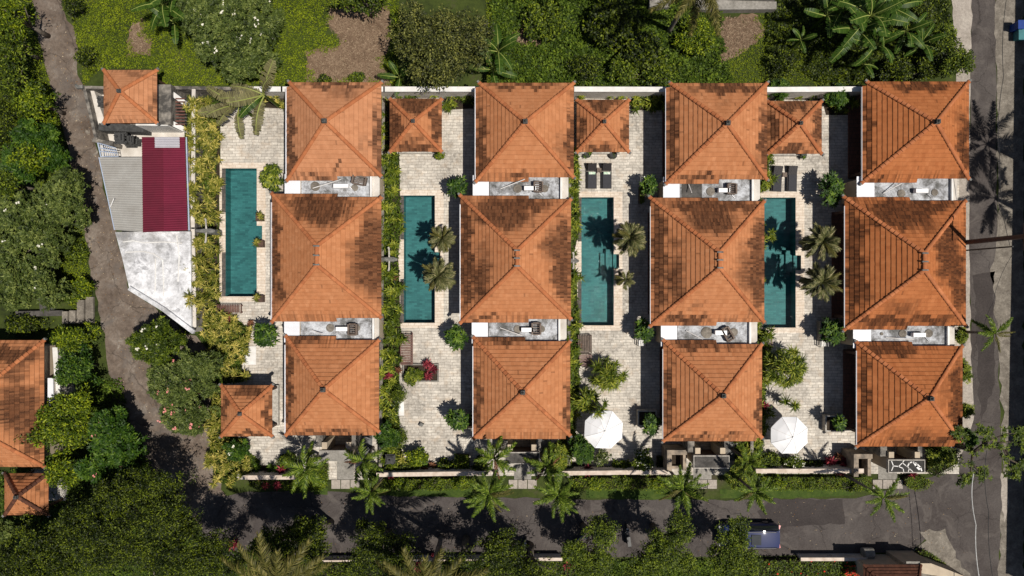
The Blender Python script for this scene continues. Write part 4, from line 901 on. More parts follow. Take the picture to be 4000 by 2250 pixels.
vein([(3545, 1823), (3552, 1808), (3565, 1804), (3582, 1812), (3596, 1826), (3600, 1838)], .09); vein([(3572, 1810), (3580, 1822), (3590, 1832)], .14); vein([(3552, 1830), (3548, 1842)])
m.build('white_marks', MT['white'], g4)
for (lab, px, py, w_, d_) in (('beige side block with sunken planter left of the third gate', 2645, 1800, 1.5, 1.6), ('beige side block with sunken planter left of the vein-topped gate', 3372, 1818, 1.4, 1.7)):
    q = W(px, py, 2.0); t = thing('gate_planter', lab, 'planter', (q[0], q[1], 0), 'masonry planters beside the gates')
    m = MB(); a, b, c, d = q[0] - w_ / 2, q[1] - d_ / 2, q[0] + w_ / 2, q[1] + d_ / 2
    m.box(a, b, 0, a + .35, d, 2.0); m.box(a + .352, d - .35, 0, c, d, 2.0); m.box(c - .25, b, 0, c, d - .352, 1.8); m.box(a + .352, b, 0, c - .252, b + .2, 1.2); m.build('wall', MT['dirtcream'], t)
    m = MB(); m.box(a + .36, b + .21, 0, c - .26, d - .36, .9); m.build('soil', MT['bed'], t)
# stone-paved side patches right of each gate
for (px, py, w_, h_) in ((1425, 1740, 60, 90), (2132, 1750, 40, 100), (2858, 1755, 38, 90)):
    sheet('stone_patch', [(px - w_ / 2, py - h_ / 2), (px + w_ / 2, py - h_ / 2), (px + w_ / 2, py + h_ / 2), (px - w_ / 2, py + h_ / 2)], 0.056, 'stonewall')
# white square slabs on the terraces
for k, (px, py, w_, h_, lab) in enumerate(((975, 1388, 54, 72, 'large white square slab with a small drain, beside the leftmost curved bed'), (1552, 1595, 54, 55, 'white square slab under the planting strip in the second compound'), (2250, 1600, 50, 58, 'white square slab left of the left parasol'))):
    x, y, _ = G(px, py); t = thing('stone_slab', lab, 'slab', (x, y, 0)); m = MB(); m.box(x - w_ / 100, y - h_ / 100, .051, x + w_ / 100, y + h_ / 100, .12); m.build('slab', MT['white'], t)
    m = MB(); m.box(x - .08, y - .08, .121, x + .08, y + .08, .128); m.build('drain', MT['stone'], t)

# ------------------------------------------------------------------ workshop roofs and white slab at the left
def corr_sheet(poly, z, axis, pitch=.17, amp=.025):
    """corrugation ridges run along x; poly corners in px at height z: TL,TR,BR,BL"""
    TL, TR, BR, BL = [Vector(W(p[0], p[1], z)) for p in poly]
    n = int((TL.y - BL.y) / pitch * 4); m = MB(); V = []; F = []
    for i in range(n + 1):
        t = i / n; a = TL.lerp(BL, t); b = TR.lerp(BR, t); dz = amp * (0, 1, 0, -1)[i % 4]
        V += [(a.x, a.y, a.z + dz), (b.x, b.y, b.z + dz)]
        if i: F.append((2 * i, 2 * i + 1, 2 * i - 1, 2 * i - 2))
    return m.add(V, F), (TL, TR, BR, BL)
m, q = corr_sheet(((388, 614), (557, 614), (559, 906), (449, 898)), 2.75, 0)
root = thing('workshop', 'long shed with a light grey corrugated roof along the lane', 'shed', tuple(((q[0] + q[2]) / 2).xy) + (0,))
m.build('roof', MT['corr_grey'], root)
w = MB(); w.prism([(q[0].x + .2, q[0].y - .1), (q[1].x - .02, q[1].y - .1), (q[2].x - .02, q[2].y + .1), (q[3].x + .2, q[3].y + .1)], 0, 2.68); w.build('wall', MT['palewall'], root)
w = MB(); w.tube([(q[0].x - .05, q[0].y, 2.7), (q[3].x - .05, q[3].y, 2.7)], .05, 6); w.build('gutter', MT['bluemetal'], root)
m, q = corr_sheet(((554, 535), (722, 535), (733, 900), (558, 908)), 2.9, 0)
root = thing('workshop', 'long shed with a maroon corrugated roof beside the yellow-green hedge', 'shed', tuple(((q[0] + q[2]) / 2).xy) + (0,))
m.build('roof', MT['corr_red'], root)
w = MB(); w.prism([(q[0].x + .03, q[0].y - .1), (q[1].x - .15, q[1].y - .1), (q[2].x - .15, q[2].y + .1), (q[3].x + .03, q[3].y + .1)], 0, 2.83); w.build('wall', MT['palewall'], root)
m, _ = corr_sheet(((637, 535), (722, 535), (733, 900), (640, 904)), 2.92, 0); m.build('roof_sheet', MT['corr_red2'], root)
m, _ = corr_sheet(((604, 535), (701, 535), (702, 577), (605, 577)), 2.99, 0); m.build('skylight', MT['corr_pale'], root)
w = MB(); w.tube([(q[1].x + .06, q[1].y, 2.8), (q[2].x + .06, q[2].y, 2.8)], .05, 6); w.build('gutter', MT['bluemetal'], root)
w = MB(); a = W(428, 812, 2.8); w.tube([(a[0], a[1], 2.4), (a[0] + .1, a[1] + .1, 2.85), (a[0] + .5, a[1] + .65, 3.1)], .035, 6)
tag(w.build('antenna_pole', MT['white'], at=(a[0], a[1], 0)), 'short white pole at the lane edge of the grey corrugated roof', 'pole')
PW = [(449, 906), (744, 904), (748, 1285), (757, 1304), (640, 1215), (506, 1132), (478, 1010)]
zz = 2.3; P = [W(a, b, zz)[:2] for a, b in PW]
cx = sum(p[0] for p in P) / len(P); cy = sum(p[1] for p in P) / len(P)
root = thing('flat_roofed_house', 'building with a big whitewashed concrete roof, tapering to a point', 'house', (cx, cy, 0))
m = MB(); m.prism([(cx + (p[0] - cx) * .97, cy + (p[1] - cy) * .97) for p in P], 0, zz - .2); m.build('wall', MT['palewall'], root)
m = MB(); m.prism(P, zz - .197, zz); m.build('roof_slab', MT['white_slab'], root)
m = MB()
for a, b in ((4, 5), (3, 4)):
    A = Vector(P[a]); B = Vector(P[b]); d = (B - A).normalized(); n = Vector((-d.y, d.x)) * (.32)
    if (A + n - Vector((cx, cy))).length > (A - Vector((cx, cy))).length: n = -n
    m.prism([tuple(A), tuple(B), tuple(B + n), tuple(A + n)], zz + .002, zz + .25)
m.build('parapet', MT['white_slab'], root)
m = MB()
for pts in (((480, 945), (520, 940), (560, 948), (640, 945), (710, 950)), ((490, 985), (560, 982), (600, 992), (635, 1015), (638, 1080), (640, 1160)), ((607, 1010), (607, 1100), (605, 1150)), ((690, 920), (700, 1000), (695, 1100))):
    pp = [W(a, b, zz) for a, b in pts]; m.tube([(p[0], p[1], zz) for p in pp], .05, 6)
m.build('render_seam', MT['white'], root)
# temple yard with white walls
root = thing('temple_yard', 'walled family temple yard with pale floor beside the lane', 'temple yard', G(450, 420))
m = MB(); m.prism([G(350, 350)[:2], G(560, 350)[:2], G(720, 375)[:2], G(722, 545)[:2], G(560, 620)[:2], G(402, 618)[:2]], 0, .08); m.build('floor', MT['palewall'], root)
m = MB()
def seg(mb_, a, b, h, th, z0=0.0):
    A = Vector(W(a[0], a[1], h)); B = Vector(W(b[0], b[1], h)); d = (B - A); d.z = 0; d.normalize(); n = Vector((-d.y, d.x, 0)) * th / 2
    mb_.prism([tuple((A + n).xy), tuple((A - n).xy), tuple((B - n).xy), tuple((B + n).xy)], z0, h)
seg(m, (328, 343), (375, 545), 1.7, .22); seg(m, (325, 340), (405, 342), 1.72, .2); seg(m, (360, 546), (440, 562), 1.6, .3); m.build('wall', MT['dirtwall'], root)
m = MB(); seg(m, (345, 352), (392, 484), 1.1, .8); m.build('inner_ledge', MT['palewall'], root)
m = MB(); seg(m, (644, 330), (644, 486), 2.5, .9); m.build('back_wall', MT['dirtwall'], root)
m = MB(); seg(m, (658, 355), (718, 400), 2.1, .35); m.build('white_beam', MT['white'], root); m = MB(); seg(m, (660, 475), (718, 505), 2.1, .35); m.build('white_beam', MT['white'], root); m = MB(); seg(m, (530, 487), (655, 488), 2.4, .12); m.build('white_beam', MT['white'], root)
m = MB()
q = W(702, 430, 2.2)
for k in range(9): m.box(q[0] - .35, q[1] - 1.1 + k * .24, 2.1, q[0] + .35, q[1] - 1.1 + k * .24 + .1, 2.15)
m.build('pergola_slats', MT['redwood'], root)
m = MB(); q = W(676, 445, 1.9); m.box(q[0] - .15, q[1] - .55, 1.6, q[0] + .1, q[1] + .55, 1.9); m.build('tile_strip', MT['tile'], root)
m = MB(); seg(m, (385, 495), (560, 502), 1.3, .55); m.build('dark_ledge', MT['lavastone'], root)
m = MB(); q = G(520, 590); m.box(q[0] - 1.2, q[1] - .55, .081, q[0] + 1.0, q[1] + .6, .3); m.build('step', MT['palewall'], root)
def shrine(label, px, py, sz, tall, mt='lavastone', tier=3):
    x, y, _ = W(px, py, tall); t = thing('shrine', label, 'shrine', (x, y, 0)); m = MB()
    for k in range(3): w = sz * (1 - .15 * k) / 2; m.box(x - w, y - w, .08 + k * tall * .12, x + w, y + w, .08 + (k + 1) * tall * .12)
    m.box(x - sz * .22, y - sz * .22, .08 + tall * .36, x + sz * .22, y + sz * .22, tall * .7); m.build('base', MT[mt], t)
    m = MB()
    for k in range(tier): w = sz * (.5 - .11 * k); m.box(x - w, y - w, tall * (.7 + .1 * k), x + w, y + w, tall * (.76 + .1 * k))
    m.lathe((x, y, tall * (.7 + .1 * tier)), [(sz * .12, 0), (sz * .06, tall * .1), (.02, tall * .16)], 8)
    for a in range(4): m.cbox((x + math.cos(a * 1.571 + .785) * sz * .62, y + math.sin(a * 1.571 + .785) * sz * .62, tall * .78), (sz * .2, .06, .14), a * 1.571 + .785)
    m.build('roof', MT[mt], t); return t
shrine('black tiered stone shrine between temple yard and grey shed', 455, 533, .85, 2.4)
shrine('smaller black stone shrine, right of the tiered one', 492, 540, .6, 1.9)
shrine('dark thatched shrine under the left eave of the temple pavilion', 388, 388, .8, 2.3)
q = W(312, 340, 1.9); m = MB(); m.box(q[0] - .25, q[1] - .12, 1.72, q[0] + .25, q[1] + .12, 2.0); m.lathe((q[0] - .15, q[1] + .05, 2.0), [(.1, 0), (.14, .1), (.03, .2)], 8)
tag(m.build('wall_lamp', MT['stone'], at=(q[0], q[1], 1.7)), 'small grey lamp head on the upper corner of the temple yard wall', 'lamp')
root = thing('metal_gate', 'pale blue barred gate leaning open between shrine yard and grey shed', 'gate', W(410, 585, 1.2)); m = MB()
A = Vector(W(382, 558, 1.8)); B = Vector(W(452, 578, 1.8)); A2 = Vector(W(394, 612, 1.4)); B2 = Vector(W(462, 612, 1.4))
for t_ in (0, .35, .6, 1): m.tube([A.lerp(A2, t_), B.lerp(B2, t_)], .035, 6)
m.build('rail', MT['bluemetal'], root); m = MB()
for k in range(9): m.tube([A.lerp(B, k / 8), A2.lerp(B2, k / 8)], .02, 5)
m.build('bars', MT['bluemetal'], root)
m = MB(); m.tube([A, A2, W(400, 640, 1.0)], .05, 6); m.build('post', MT['bluemetal'], root)
# steps up from the lane
for k, (px, w_, y0_, y1_) in enumerate(((358, 34, 1160, 1260), (322, 30, 1175, 1260), (296, 22, 1212, 1260), (272, 22, 1215, 1260))):
    pass
root = thing('stone_steps', 'grey concrete steps climbing left from the lane, below the bright bush', 'steps', G(320, 1215)); 
for k, (a, b, c, d, h) in enumerate(((340, 1160, 370, 1262, .18), (312, 1172, 339, 1262, .36), (288, 1212, 311, 1262, .54), (266, 1215, 287, 1262, .72))):
    m = MB(); u = G(a, d); v = G(c, b); m.box(u[0], u[1], 0, v[0], v[1], h); m.build('tread', MT['shoulder'], root)
wallrun('terrace_wall', 'dark mossy terrace wall under the left frangipani', [(180, 900), (205, 1210)], .9, .6, 'stonewall', 'darkslab')
wallrun('terrace_wall', 'broken pale terrace wall left of the stone steps', [(85, 1225), (262, 1222)], .6, .3, 'darkslab', 'darkslab')
wallrun('house_parapet', 'white parapet strip right of the large tiled house', [gw(196, 1480, 2.4), gw(198, 1610, 2.4)], 2.4, .3, 'palewall', 'bluewhite')
wallrun('house_parapet', 'pale wall fragment between the house and the bright shrubs', [gw(214, 1360, 2.0), gw(226, 1545, 2.0)], 2.0, .25, 'palewall', 'white')

# ================================================================== PLANTS
def rosette_mesh(name, mat, n, L, Wd, plo, phi, droop, heads, stem, seed, hr=0.3):
    """a prototype clump: several leaf heads on short stems, built at the origin"""
    rng = np.random.default_rng(seed); mb = MB(); P = []
    for k in range(heads):
        a = rng.uniform(0, 6.28); r = 0 if heads == 1 else hr * math.sqrt(rng.random()) + 0.05
        P.append((r * math.cos(a), r * math.sin(a), stem * rng.uniform(0.75, 1.1)))
    P = np.array(P)
    rosettes(mb, P, n, L, Wd, plo, phi, droop, 3, np.clip(rng.normal(.5, .18, heads), 0, 1), 0, rng, 0.35)
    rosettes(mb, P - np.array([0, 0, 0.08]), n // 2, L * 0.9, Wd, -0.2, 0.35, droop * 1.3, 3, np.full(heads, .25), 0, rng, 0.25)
    for p in P: mb.tube([(p[0] * .4, p[1] * .4, 0), tuple(p)], [.035, .02], 5, 1)
    o = mb.build(name, [MT[mat], MT['bark']]); me = o.data; bpy.data.objects.remove(o); return me
def plant_from(me, name, label, cat, x, y, z, s, group, rng):
    o = bpy.data.objects.new(name, me); C.objects.link(o); o.location = (x, y, z); o.rotation_euler = (rng.normal(0, .08), rng.normal(0, .08), rng.uniform(0, 6.28)); o.scale = (s, s, s * rng.uniform(.85, 1.15))
    tag(o, label, cat, group); return o
PY = [rosette_mesh('yellow_dracaena', 'lf_yellow', 16, .42, .065, .1, 1.2, .35, 3, .75, 500 + k, .26) for k in range(5)]
PT = [rosette_mesh('tall_yellow_dracaena', 'lf_yellow', 17, .44, .06, .1, 1.2, .35, 4, 2.0, 600 + k, .34) for k in range(6)]
PG = [rosette_mesh('green_dracaena', 'lf_spiky', 16, .44, .065, .1, 1.2, .4, 3, .7, 520 + k, .26) for k in range(5)]
PD = [rosette_mesh('dark_dracaena', 'lf_glossy', 14, .34, .08, .1, 1.1, .4, 3, .6, 540 + k, .28) for k in range(4)]
PR = [rosette_mesh('red_cordyline', 'lf_red', 15, .42, .085, .2, 1.2, .3, 2, .6, 560 + k, .2) for k in range(3)]
PB = [rosette_mesh('bronze_cordyline', 'lf_bronze', 15, .36, .08, .2, 1.2, .3, 2, .5, 580 + k, .2) for k in range(3)]
SP = [0]
def bed(poly, spacing, meshes, name, label, cat, group, seed, smin=.8, smax=1.2, z=0.05, avoid=(), zones=(), head=0.0, lim=0, low=None):
    rng = np.random.default_rng(seed); k = 0
    for (x, y) in scatter(poly, spacing, seed):
        if any((x - a) ** 2 + (y - b) ** 2 < r * r for a, b, r in avoid): continue
        g = W(x, y, head); ms = meshes; lb = label
        if head and g[0] * 50 + 2000 > lim: g = W(x, y, .7); ms = low
        if lim == 850 and g[0] * 50 + 2000 > 876: continue
        for zy, ph in zones:
            if y < zy: lb = re.split(' in the | on the rounded| beneath the ', label)[0] + ' ' + ph; break
        plant_from(ms[rng.integers(len(ms))], name, lb, cat, g[0], g[1], z, rng.uniform(smin, smax), group, rng); k += 1
    SP[0] += k; return k
def G2T(p, z): return (2000 + (p[0] - 2000) * (H - z) / H, 1125 + (p[1] - 1125) * (H - z) / H)
def soilbed(poly, z=0.062): sheet('planting_bed', poly, z, 'bed')
# --- the long yellow-green strip at the left of the first compound
A1 = [(738, 372), (800, 385), (862, 430), (868, 560), (880, 610), (858, 700), (850, 860), (850, 1010), (850, 1200), (738, 1200), (728, 1080), (748, 900), (738, 600)]
soilbed([(808, 385), (858, 400), (860, 700), (850, 860), (850, 1010), (850, 1210), (812, 1210)])
bed(A1, 33, PT, 'dracaena', 'yellow-green spiky dracaena in the long hedge between maroon roof and first pool', 'shrub', 'dracaenas in the long hedge left of the first pool', 1, .9, 1.12, head=2.0, lim=850, low=PY, avoid=[(800, 900, 34)], zones=((480, 'in the hedge beside the temple yard'), (660, 'in the hedge beside the maroon roof, level with the pale terrace'), (880, 'in the hedge between the maroon roof and the upper pool'), (1010, 'in the hedge just below the winged statue'), (1110, 'in the hedge beside the white slab roof'), (9999, 'at the foot of the hedge beside the white slab roof')))
A2 = [(752, 1200), (850, 1205), (895, 1225), (985, 1290), (968, 1370), (945, 1420), (955, 1490), (850, 1500), (828, 1380), (770, 1290)]
soilbed([(812, 1212), (850, 1205), (895, 1225), (985, 1290), (968, 1370), (945, 1420), (955, 1490), (850, 1500), (828, 1380)])
bed(A2, 34, PT, 'dracaena', 'yellow-green dracaena in the curved bed beneath the first pool', 'shrub', 'dracaenas in the curved bed below the first pool', 2, .85, 1.05, head=1.9, lim=830, low=PY, zones=((1270, 'beside the right edge of the white slab roof'), (1350, 'between white slab tip and leftmost terrace frangipani'), (1430, 'left of the white square slab'), (9999, 'just above the bottom left pavilion')))
A3 = [(835, 1500), (866, 1500), (868, 1700), (960, 1712), (965, 1760), (1020, 1800), (990, 1850), (930, 1850), (915, 1895), (860, 1880), (825, 1780), (822, 1700)]
soilbed(A3)
bed(A3, 33, PY, 'dracaena', 'pale yellow dracaena on the rounded corner beside the lane and street', 'shrub', 'dracaenas on the rounded street corner', 3, .85, 1.15, zones=((1705, 'along the left side of the bottom left pavilion'), (1790, 'on the rounded corner beside the lane, upper part'), (9999, 'at the lower tip of the rounded street corner')))
# --- strips between compounds
B1 = [(1496, 610), (1560, 600), (1566, 900), (1556, 1000), (1560, 1080), (1566, 1300), (1560, 1500), (1560, 1700), (1580, 1830), (1500, 1850), (1492, 1200)]
soilbed(B1)
bed([p for p in B1], 37, PG, 'dracaena', 'green spiky dracaena in the strip between first villas and second pool', 'shrub', 'dracaenas in the strip left of the second pool', 4, .9, 1.2, avoid=[(1515, 1012, 30)], zones=((760, 'in the strip beside the leftmost top service roof'), (1000, 'in the strip left of the second pool, upper half'), (1250, 'in the strip left of the second pool, lower half'), (1430, 'in the strip beside the red-brown daybed'), (1650, 'in the strip beside the bottom left villa'), (9999, 'in the strip end near the front wall')))
B2 = [(2218, 600), (2258, 600), (2262, 900), (2240, 1000), (2252, 1080), (2262, 1300), (2262, 1500), (2235, 1780), (2150, 1840), (2150, 1740), (2215, 1700)]
soilbed(B2)
bed(B2, 34, PG, 'dracaena', 'green spiky dracaena in the strip between second villas and third pool', 'shrub', 'dracaenas in the strip left of the third pool', 5, .85, 1.15, zones=((760, 'in the strip beside the upright loungers'), (1010, 'in the strip left of the third pool, upper half'), (1290, 'in the strip left of the third pool, lower half'), (1640, 'in the strip between second bottom villa and pandanus'), (9999, 'in the bed right of the second gate')))
B3 = [(2940, 600), (3000, 610), (3000, 740), (2955, 760), (2950, 1280), (2990, 1290), (2990, 1380), (2985, 1700), (2960, 1850), (2870, 1850), (2870, 1740), (2935, 1700)]
soilbed(B3)
bed(B3, 36, PG, 'dracaena', 'green spiky dracaena in the strip between third villas and fourth pool', 'shrub', 'dracaenas in the strip left of the fourth pool', 6, .85, 1.2, zones=((800, 'in the strip left of the tilted loungers'), (1290, 'in the strip left of the fourth pool'), (1640, 'in the strip beside the largest pandanus'), (9999, 'in the bed right of the third gate')))
# --- beds along the back wall
for i, (poly, lab) in enumerate((([(1500, 362), (1850, 368), (1850, 425), (1740, 430), (1730, 385), (1522, 385), (1522, 600), (1496, 600)], 'in the back bed around the leftmost black-roofed pavilion'),
                                 ([(2245, 366), (2600, 368), (2595, 430), (2470, 432), (2455, 388), (2255, 385)], 'in the back bed above the second small pavilion'),
                                 ([(3000, 366), (3365, 368), (3340, 450), (3225, 450), (3210, 392), (3000, 388)], 'in the back bed above the third small pavilion'),
                                 ([(1010, 362), (1110, 365), (1108, 425), (1000, 420)], 'in the back bed left of the palest villa roof'))):
    soilbed(poly); bed(poly, 35, PG if i != 3 else PY, 'dracaena', 'green dracaena ' + lab, 'shrub', 'dracaenas along the back wall', 20 + i, .8, 1.15)
# --- front beds inside the street wall
for i, (poly, lab) in enumerate((([(1000, 1815), (1120, 1820), (1120, 1862), (1000, 1862)], 'left of the pale gate'), ([(1500, 1790), (1700, 1815), (1860, 1830), (1860, 1850), (1500, 1852)], 'between the first and second gates'),
                                 ([(2200, 1800), (2330, 1820), (2600, 1825), (2600, 1842), (2200, 1842)], 'below the left parasol'), ([(2985, 1790), (3330, 1800), (3330, 1835), (2985, 1838)], 'below the right parasol'))):
    soilbed(poly); bed(poly, 36, PD + PB + PG[:2], 'cordyline', 'small cordyline or dark leafy plant in the front bed ' + lab, 'shrub', 'mixed small plants in the front beds', 30 + i, .7, 1.0)
def red(px, py, s, label, src=PR, name='cordyline', z=.05):
    rng = np.random.default_rng(int(px * 7 + py)); g = W(px, py, .7); return plant_from(src[rng.integers(len(src))], name, label, 'cordyline', g[0], g[1], z, s, None, rng)
red(1662, 1422, 1.05, 'crimson cordyline, topmost of the cluster in the square bed under the slatted cover')
red(1690, 1445, 1.1, 'crimson cordyline, rightmost in the square bed of the second compound')
red(1672, 1470, 1.0, 'crimson cordyline, lowest in the square bed of the second compound')
red(1545, 1450, 1.0, 'bronze-red cordyline left of the square bed, upper one', PB); red(1512, 1472, 1.0, 'bronze-red cordyline left of the square bed, lower one', PR)
red(1525, 1552, .85, 'single crimson cordyline beside the white slab of the second compound')
red(2298, 1835, 1.25, 'bright crimson cordyline on the front wall near the left parasol')
red(3275, 1838, 1.0, 'dark red cordyline, lower one of the heap beside the beige gate block'); red(3245, 1808, 1.2, 'dark red cordyline, left one of the heap beside the beige gate block'); red(3300, 1803, 1.3, 'dark red cordyline, right one of the heap beside the beige gate block'); red(3272, 1785, 1.1, 'dark red cordyline, top one of the heap beside the beige gate block', PB)
red(1028, 1850, 1.1, 'bronze cordyline behind the front wall near the curved corner', PB); red(1095, 1835, 1.1, 'tall crimson cordyline behind the front wall by the palm', PR)
red(1050, 1903, .95, 'pinkish cordyline on the street side of the wall, left one'); red(1083, 1900, .9, 'pinkish cordyline on the street side of the wall, right one')
red(1527, 1858, .9, 'crimson cordyline on the left end of the long front wall'); red(1655, 1840, 1.0, 'bronze cordyline behind the long front wall', PB)
red(255, 958, 1.3, 'crimson cordyline under the big left frangipani beside the lane'); red(895, 1250, 1.0, 'crimson cordyline at the top of the curved bed', PR); red(968, 1262, .9, 'bronze cordyline at the right tip of the curved bed', PB)
red(1540, 1080, .9, 'bronze cordyline in the strip opposite the second pool', PB); red(2262, 1345, .8, 'small bronze cordyline by the weathered deck', PB)
red(1632, 2200, 1.3, 'crimson cordyline beyond the street between two hanging fronds'); red(1700, 2170, 1.1, 'crimson cordyline beyond the street by the palm stem'); red(2205, 2205, 1.3, 'dark crimson cordyline beyond the street near the scooters'); red(915, 2130, 1.2, 'crimson cordyline at the edge of the big dark tree')
red(3245, 2200, 1.2, 'bronze cordyline beside the red flowers', PB); red(3575, 1858, .8, 'pink cordyline on the round hedge'); red(2990, 1585, .8, 'crimson cordyline by the third villa in the bottom row'); red(1560, 1795, 1.2, 'pale yellow cordyline above the long front wall', PY); red(2925, 2205, 1.0, 'bronze cordyline near the car', PB)

# --- hedges: clipped blocks of small leaves, ground-level strips
def hedge(label, poly, h, mat, dens=420, leaf=.10, wid=.055, seed=0, name='hedge', group=None, flowers=None, nf=0):
    rng = np.random.default_rng(seed + 700); P3 = [G(x, y)[:2] for x, y in poly]
    cx = sum(p[0] for p in P3) / len(P3); cy = sum(p[1] for p in P3) / len(P3); A = 0
    for i in range(len(P3)): A += P3[i][0] * P3[(i + 1) % len(P3)][1] - P3[(i + 1) % len(P3)][0] * P3[i][1]
    n = int(abs(A) / 2 * dens); X, Y = rnd_in(poly, n, rng)
    xx = (X - 2000) / 50; yy = (1125 - Y) / 50
    lump = np.sin(xx * 3.1 + seed) * np.sin(yy * 3.7 + seed * 2) * .5 + np.sin(xx * 7.3) * np.sin(yy * 6.1) * .3
    Z = h * (.78 + .16 * lump) * np.where(rng.random(n) < .25, rng.uniform(.3, 1, n), rng.uniform(.85, 1.08, n)) + .05
    mb = MB(); D = rng.normal(0, 1, (n, 3)); D[:, 2] = np.abs(D[:, 2]) * .4
    V, F = leaves(np.stack([xx, yy, Z], 1), D, leaf * rng.uniform(.7, 1.4, n), wid * rng.uniform(.7, 1.4, n), .2, 2, .7, rng)
    mb.add(V, F, 0, np.repeat(np.clip(.45 + lump * .22 + rng.normal(0, .2, n), 0, 1), 2))
    root = thing(name, label, 'hedge' if name == 'hedge' else 'shrub', (cx, cy, 0), group); mb.build('foliage', MT[mat], root)
    m = MB(); m.prism([(cx + (p[0] - cx) * .88, cy + (p[1] - cy) * .88) for p in P3], 0.0, h * .6); m.build('stems', MT['bed'], root)
    if flowers:
        fb = MB(); k = rng.choice(n, nf); rosettes(fb, np.stack([xx[k], yy[k], Z[k] + .06], 1), 5, .08, .06, .1, .6, .1, 2, None, 0, rng); fb.build('blossom', MT[flowers], root)
    return root
hedge('low leafy hedge outside the front wall between first and second gates', [(1500, 1868), (1860, 1862), (1850, 1905), (1510, 1908)], .7, 'lf_bright', seed=1)
hedge('low leafy hedge outside the front wall below the left parasol', [(2215, 1862), (2630, 1858), (2630, 1905), (2240, 1908)], .7, 'lf_bright', seed=2, dens=330)
hedge('low leafy hedge outside the front wall below the right parasol', [(2960, 1856), (3390, 1858), (3380, 1908), (2965, 1908)], .7, 'lf_bright', seed=3)
hedge('small hedge clump left of the stepping slabs of the pale gate', [(1110, 1878), (1290, 1800), (1292, 1860), (1270, 1905), (1160, 1918), (1110, 1900)], .7, 'lf_bright', seed=4)
for k, (px, py, rx, ry, h, mt, lab) in enumerate(((1560, 1885, 34, 22, 1.0, 'lf_bright', 'bright bush in the street hedge near its left end, below the long wall'), (1700, 1892, 40, 22, 1.0, 'lf_mid', 'rounded bush bulging from the street hedge midway along the long wall'), (1795, 1880, 30, 24, 1.1, 'lf_bright', 'bush at the right end of the long street hedge beside the palm'),
        (2330, 1885, 36, 24, 1.0, 'lf_bright', 'bright bush in the street hedge under the left parasol'), (2440, 1882, 34, 20, .9, 'lf_mid', 'second bush in the street hedge right of the left parasol'), (2570, 1888, 36, 20, .9, 'lf_bright', 'bush in the street hedge left of the third gate palm'),
        (3030, 1885, 40, 22, 1.0, 'lf_bright', 'bush at the left end of the hedge under the right parasol'), (3160, 1888, 34, 20, .9, 'lf_mid', 'bush midway in the hedge under the right parasol'), (3320, 1895, 44, 24, 1.0, 'lf_dark', 'dark bush at the right end of the hedge near the vein-topped gate'), (1240, 1885, 40, 26, 1.0, 'lf_bright', 'bright bush between drooping palm and stepping slabs of the pale gate'), (1010, 1890, 40, 14, .8, 'lf_dark', 'low dark bush on the street side of the short wall'))):
    tree('leafy_bush', lab, 'bush', px, py, rx, ry, h, mt, .13, .07, cr=.28, tdens=1.3)
hedge('round clipped green hedge in front of the vein-topped gate', [(3515, 1860), (3560, 1848), (3625, 1870), (3600, 1900), (3560, 1908), (3525, 1895)], .9, 'lf_bright', seed=5, leaf=.07, wid=.05, dens=700)
hedge('clipped yellow-green block hedge right of the paved corner by the second gate', [(1778, 1765), (1835, 1768), (1838, 1838), (1780, 1838)], .9, 'lf_bright', seed=6, leaf=.07, wid=.05, dens=700)
hedge('low yellow-green border hedge under the left parasol', [(2320, 1818), (2470, 1816), (2470, 1836), (2320, 1838)], .4, 'lf_bright', seed=7, leaf=.07, wid=.05)
hedge('narrow green hedge between wall and cordylines of the second garden', [(1690, 1820), (1775, 1816), (1775, 1842), (1690, 1842)], .45, 'lf_bright', seed=8, leaf=.07)
hedge('dark hedge left of the third gate beside the white-flowered bush', [(2560, 1775), (2608, 1775), (2608, 1832), (2560, 1832)], .8, 'lf_dark', seed=9)
hedge('vertical clipped hedge in a planter left of the third villa', [(2492, 728), (2508, 728), (2508, 800), (2492, 800)], 1.2, 'lf_bright', seed=10)
hedge('dark green hedge bank under the big curved palm by the corner', [(3610, 1750), (3725, 1745), (3735, 1800), (3640, 1855), (3600, 1840)], .9, 'lf_dark', seed=12, dens=300, leaf=.16)
hedge('strip of low shrubs along the bottom side of the street, left part', [(1260, 2165), (1650, 2165), (1700, 2250), (1230, 2250)], .9, 'lf_dark', seed=13, dens=200, leaf=.16, wid=.08)
hedge('strip of low shrubs along the bottom side of the street, middle part', [(1960, 2170), (2350, 2165), (2400, 2260), (1900, 2260)], .9, 'lf_mid', seed=14, dens=200, leaf=.16, wid=.08)
hedge('flowering garden bank below the car', [(2930, 2175), (3340, 2172), (3360, 2260), (2920, 2260)], .9, 'lf_mid', seed=15, dens=220, leaf=.15, wid=.08, flowers='fl_red', nf=20)
hedge('green bank outside the gatehouse corner', [(3580, 2130), (3640, 2160), (3720, 2230), (3740, 2270), (3660, 2260), (3590, 2190), (3560, 2150)], .9, 'lf_mid', seed=16, dens=230, leaf=.14)
hedge('bush covered in bright red blossoms beside the gatehouse', [(3270, 2195), (3340, 2185), (3355, 2245), (3275, 2245)], 1.1, 'lf_mid', seed=17, dens=300, leaf=.12, flowers='fl_red', nf=110, name='flowering_bush')
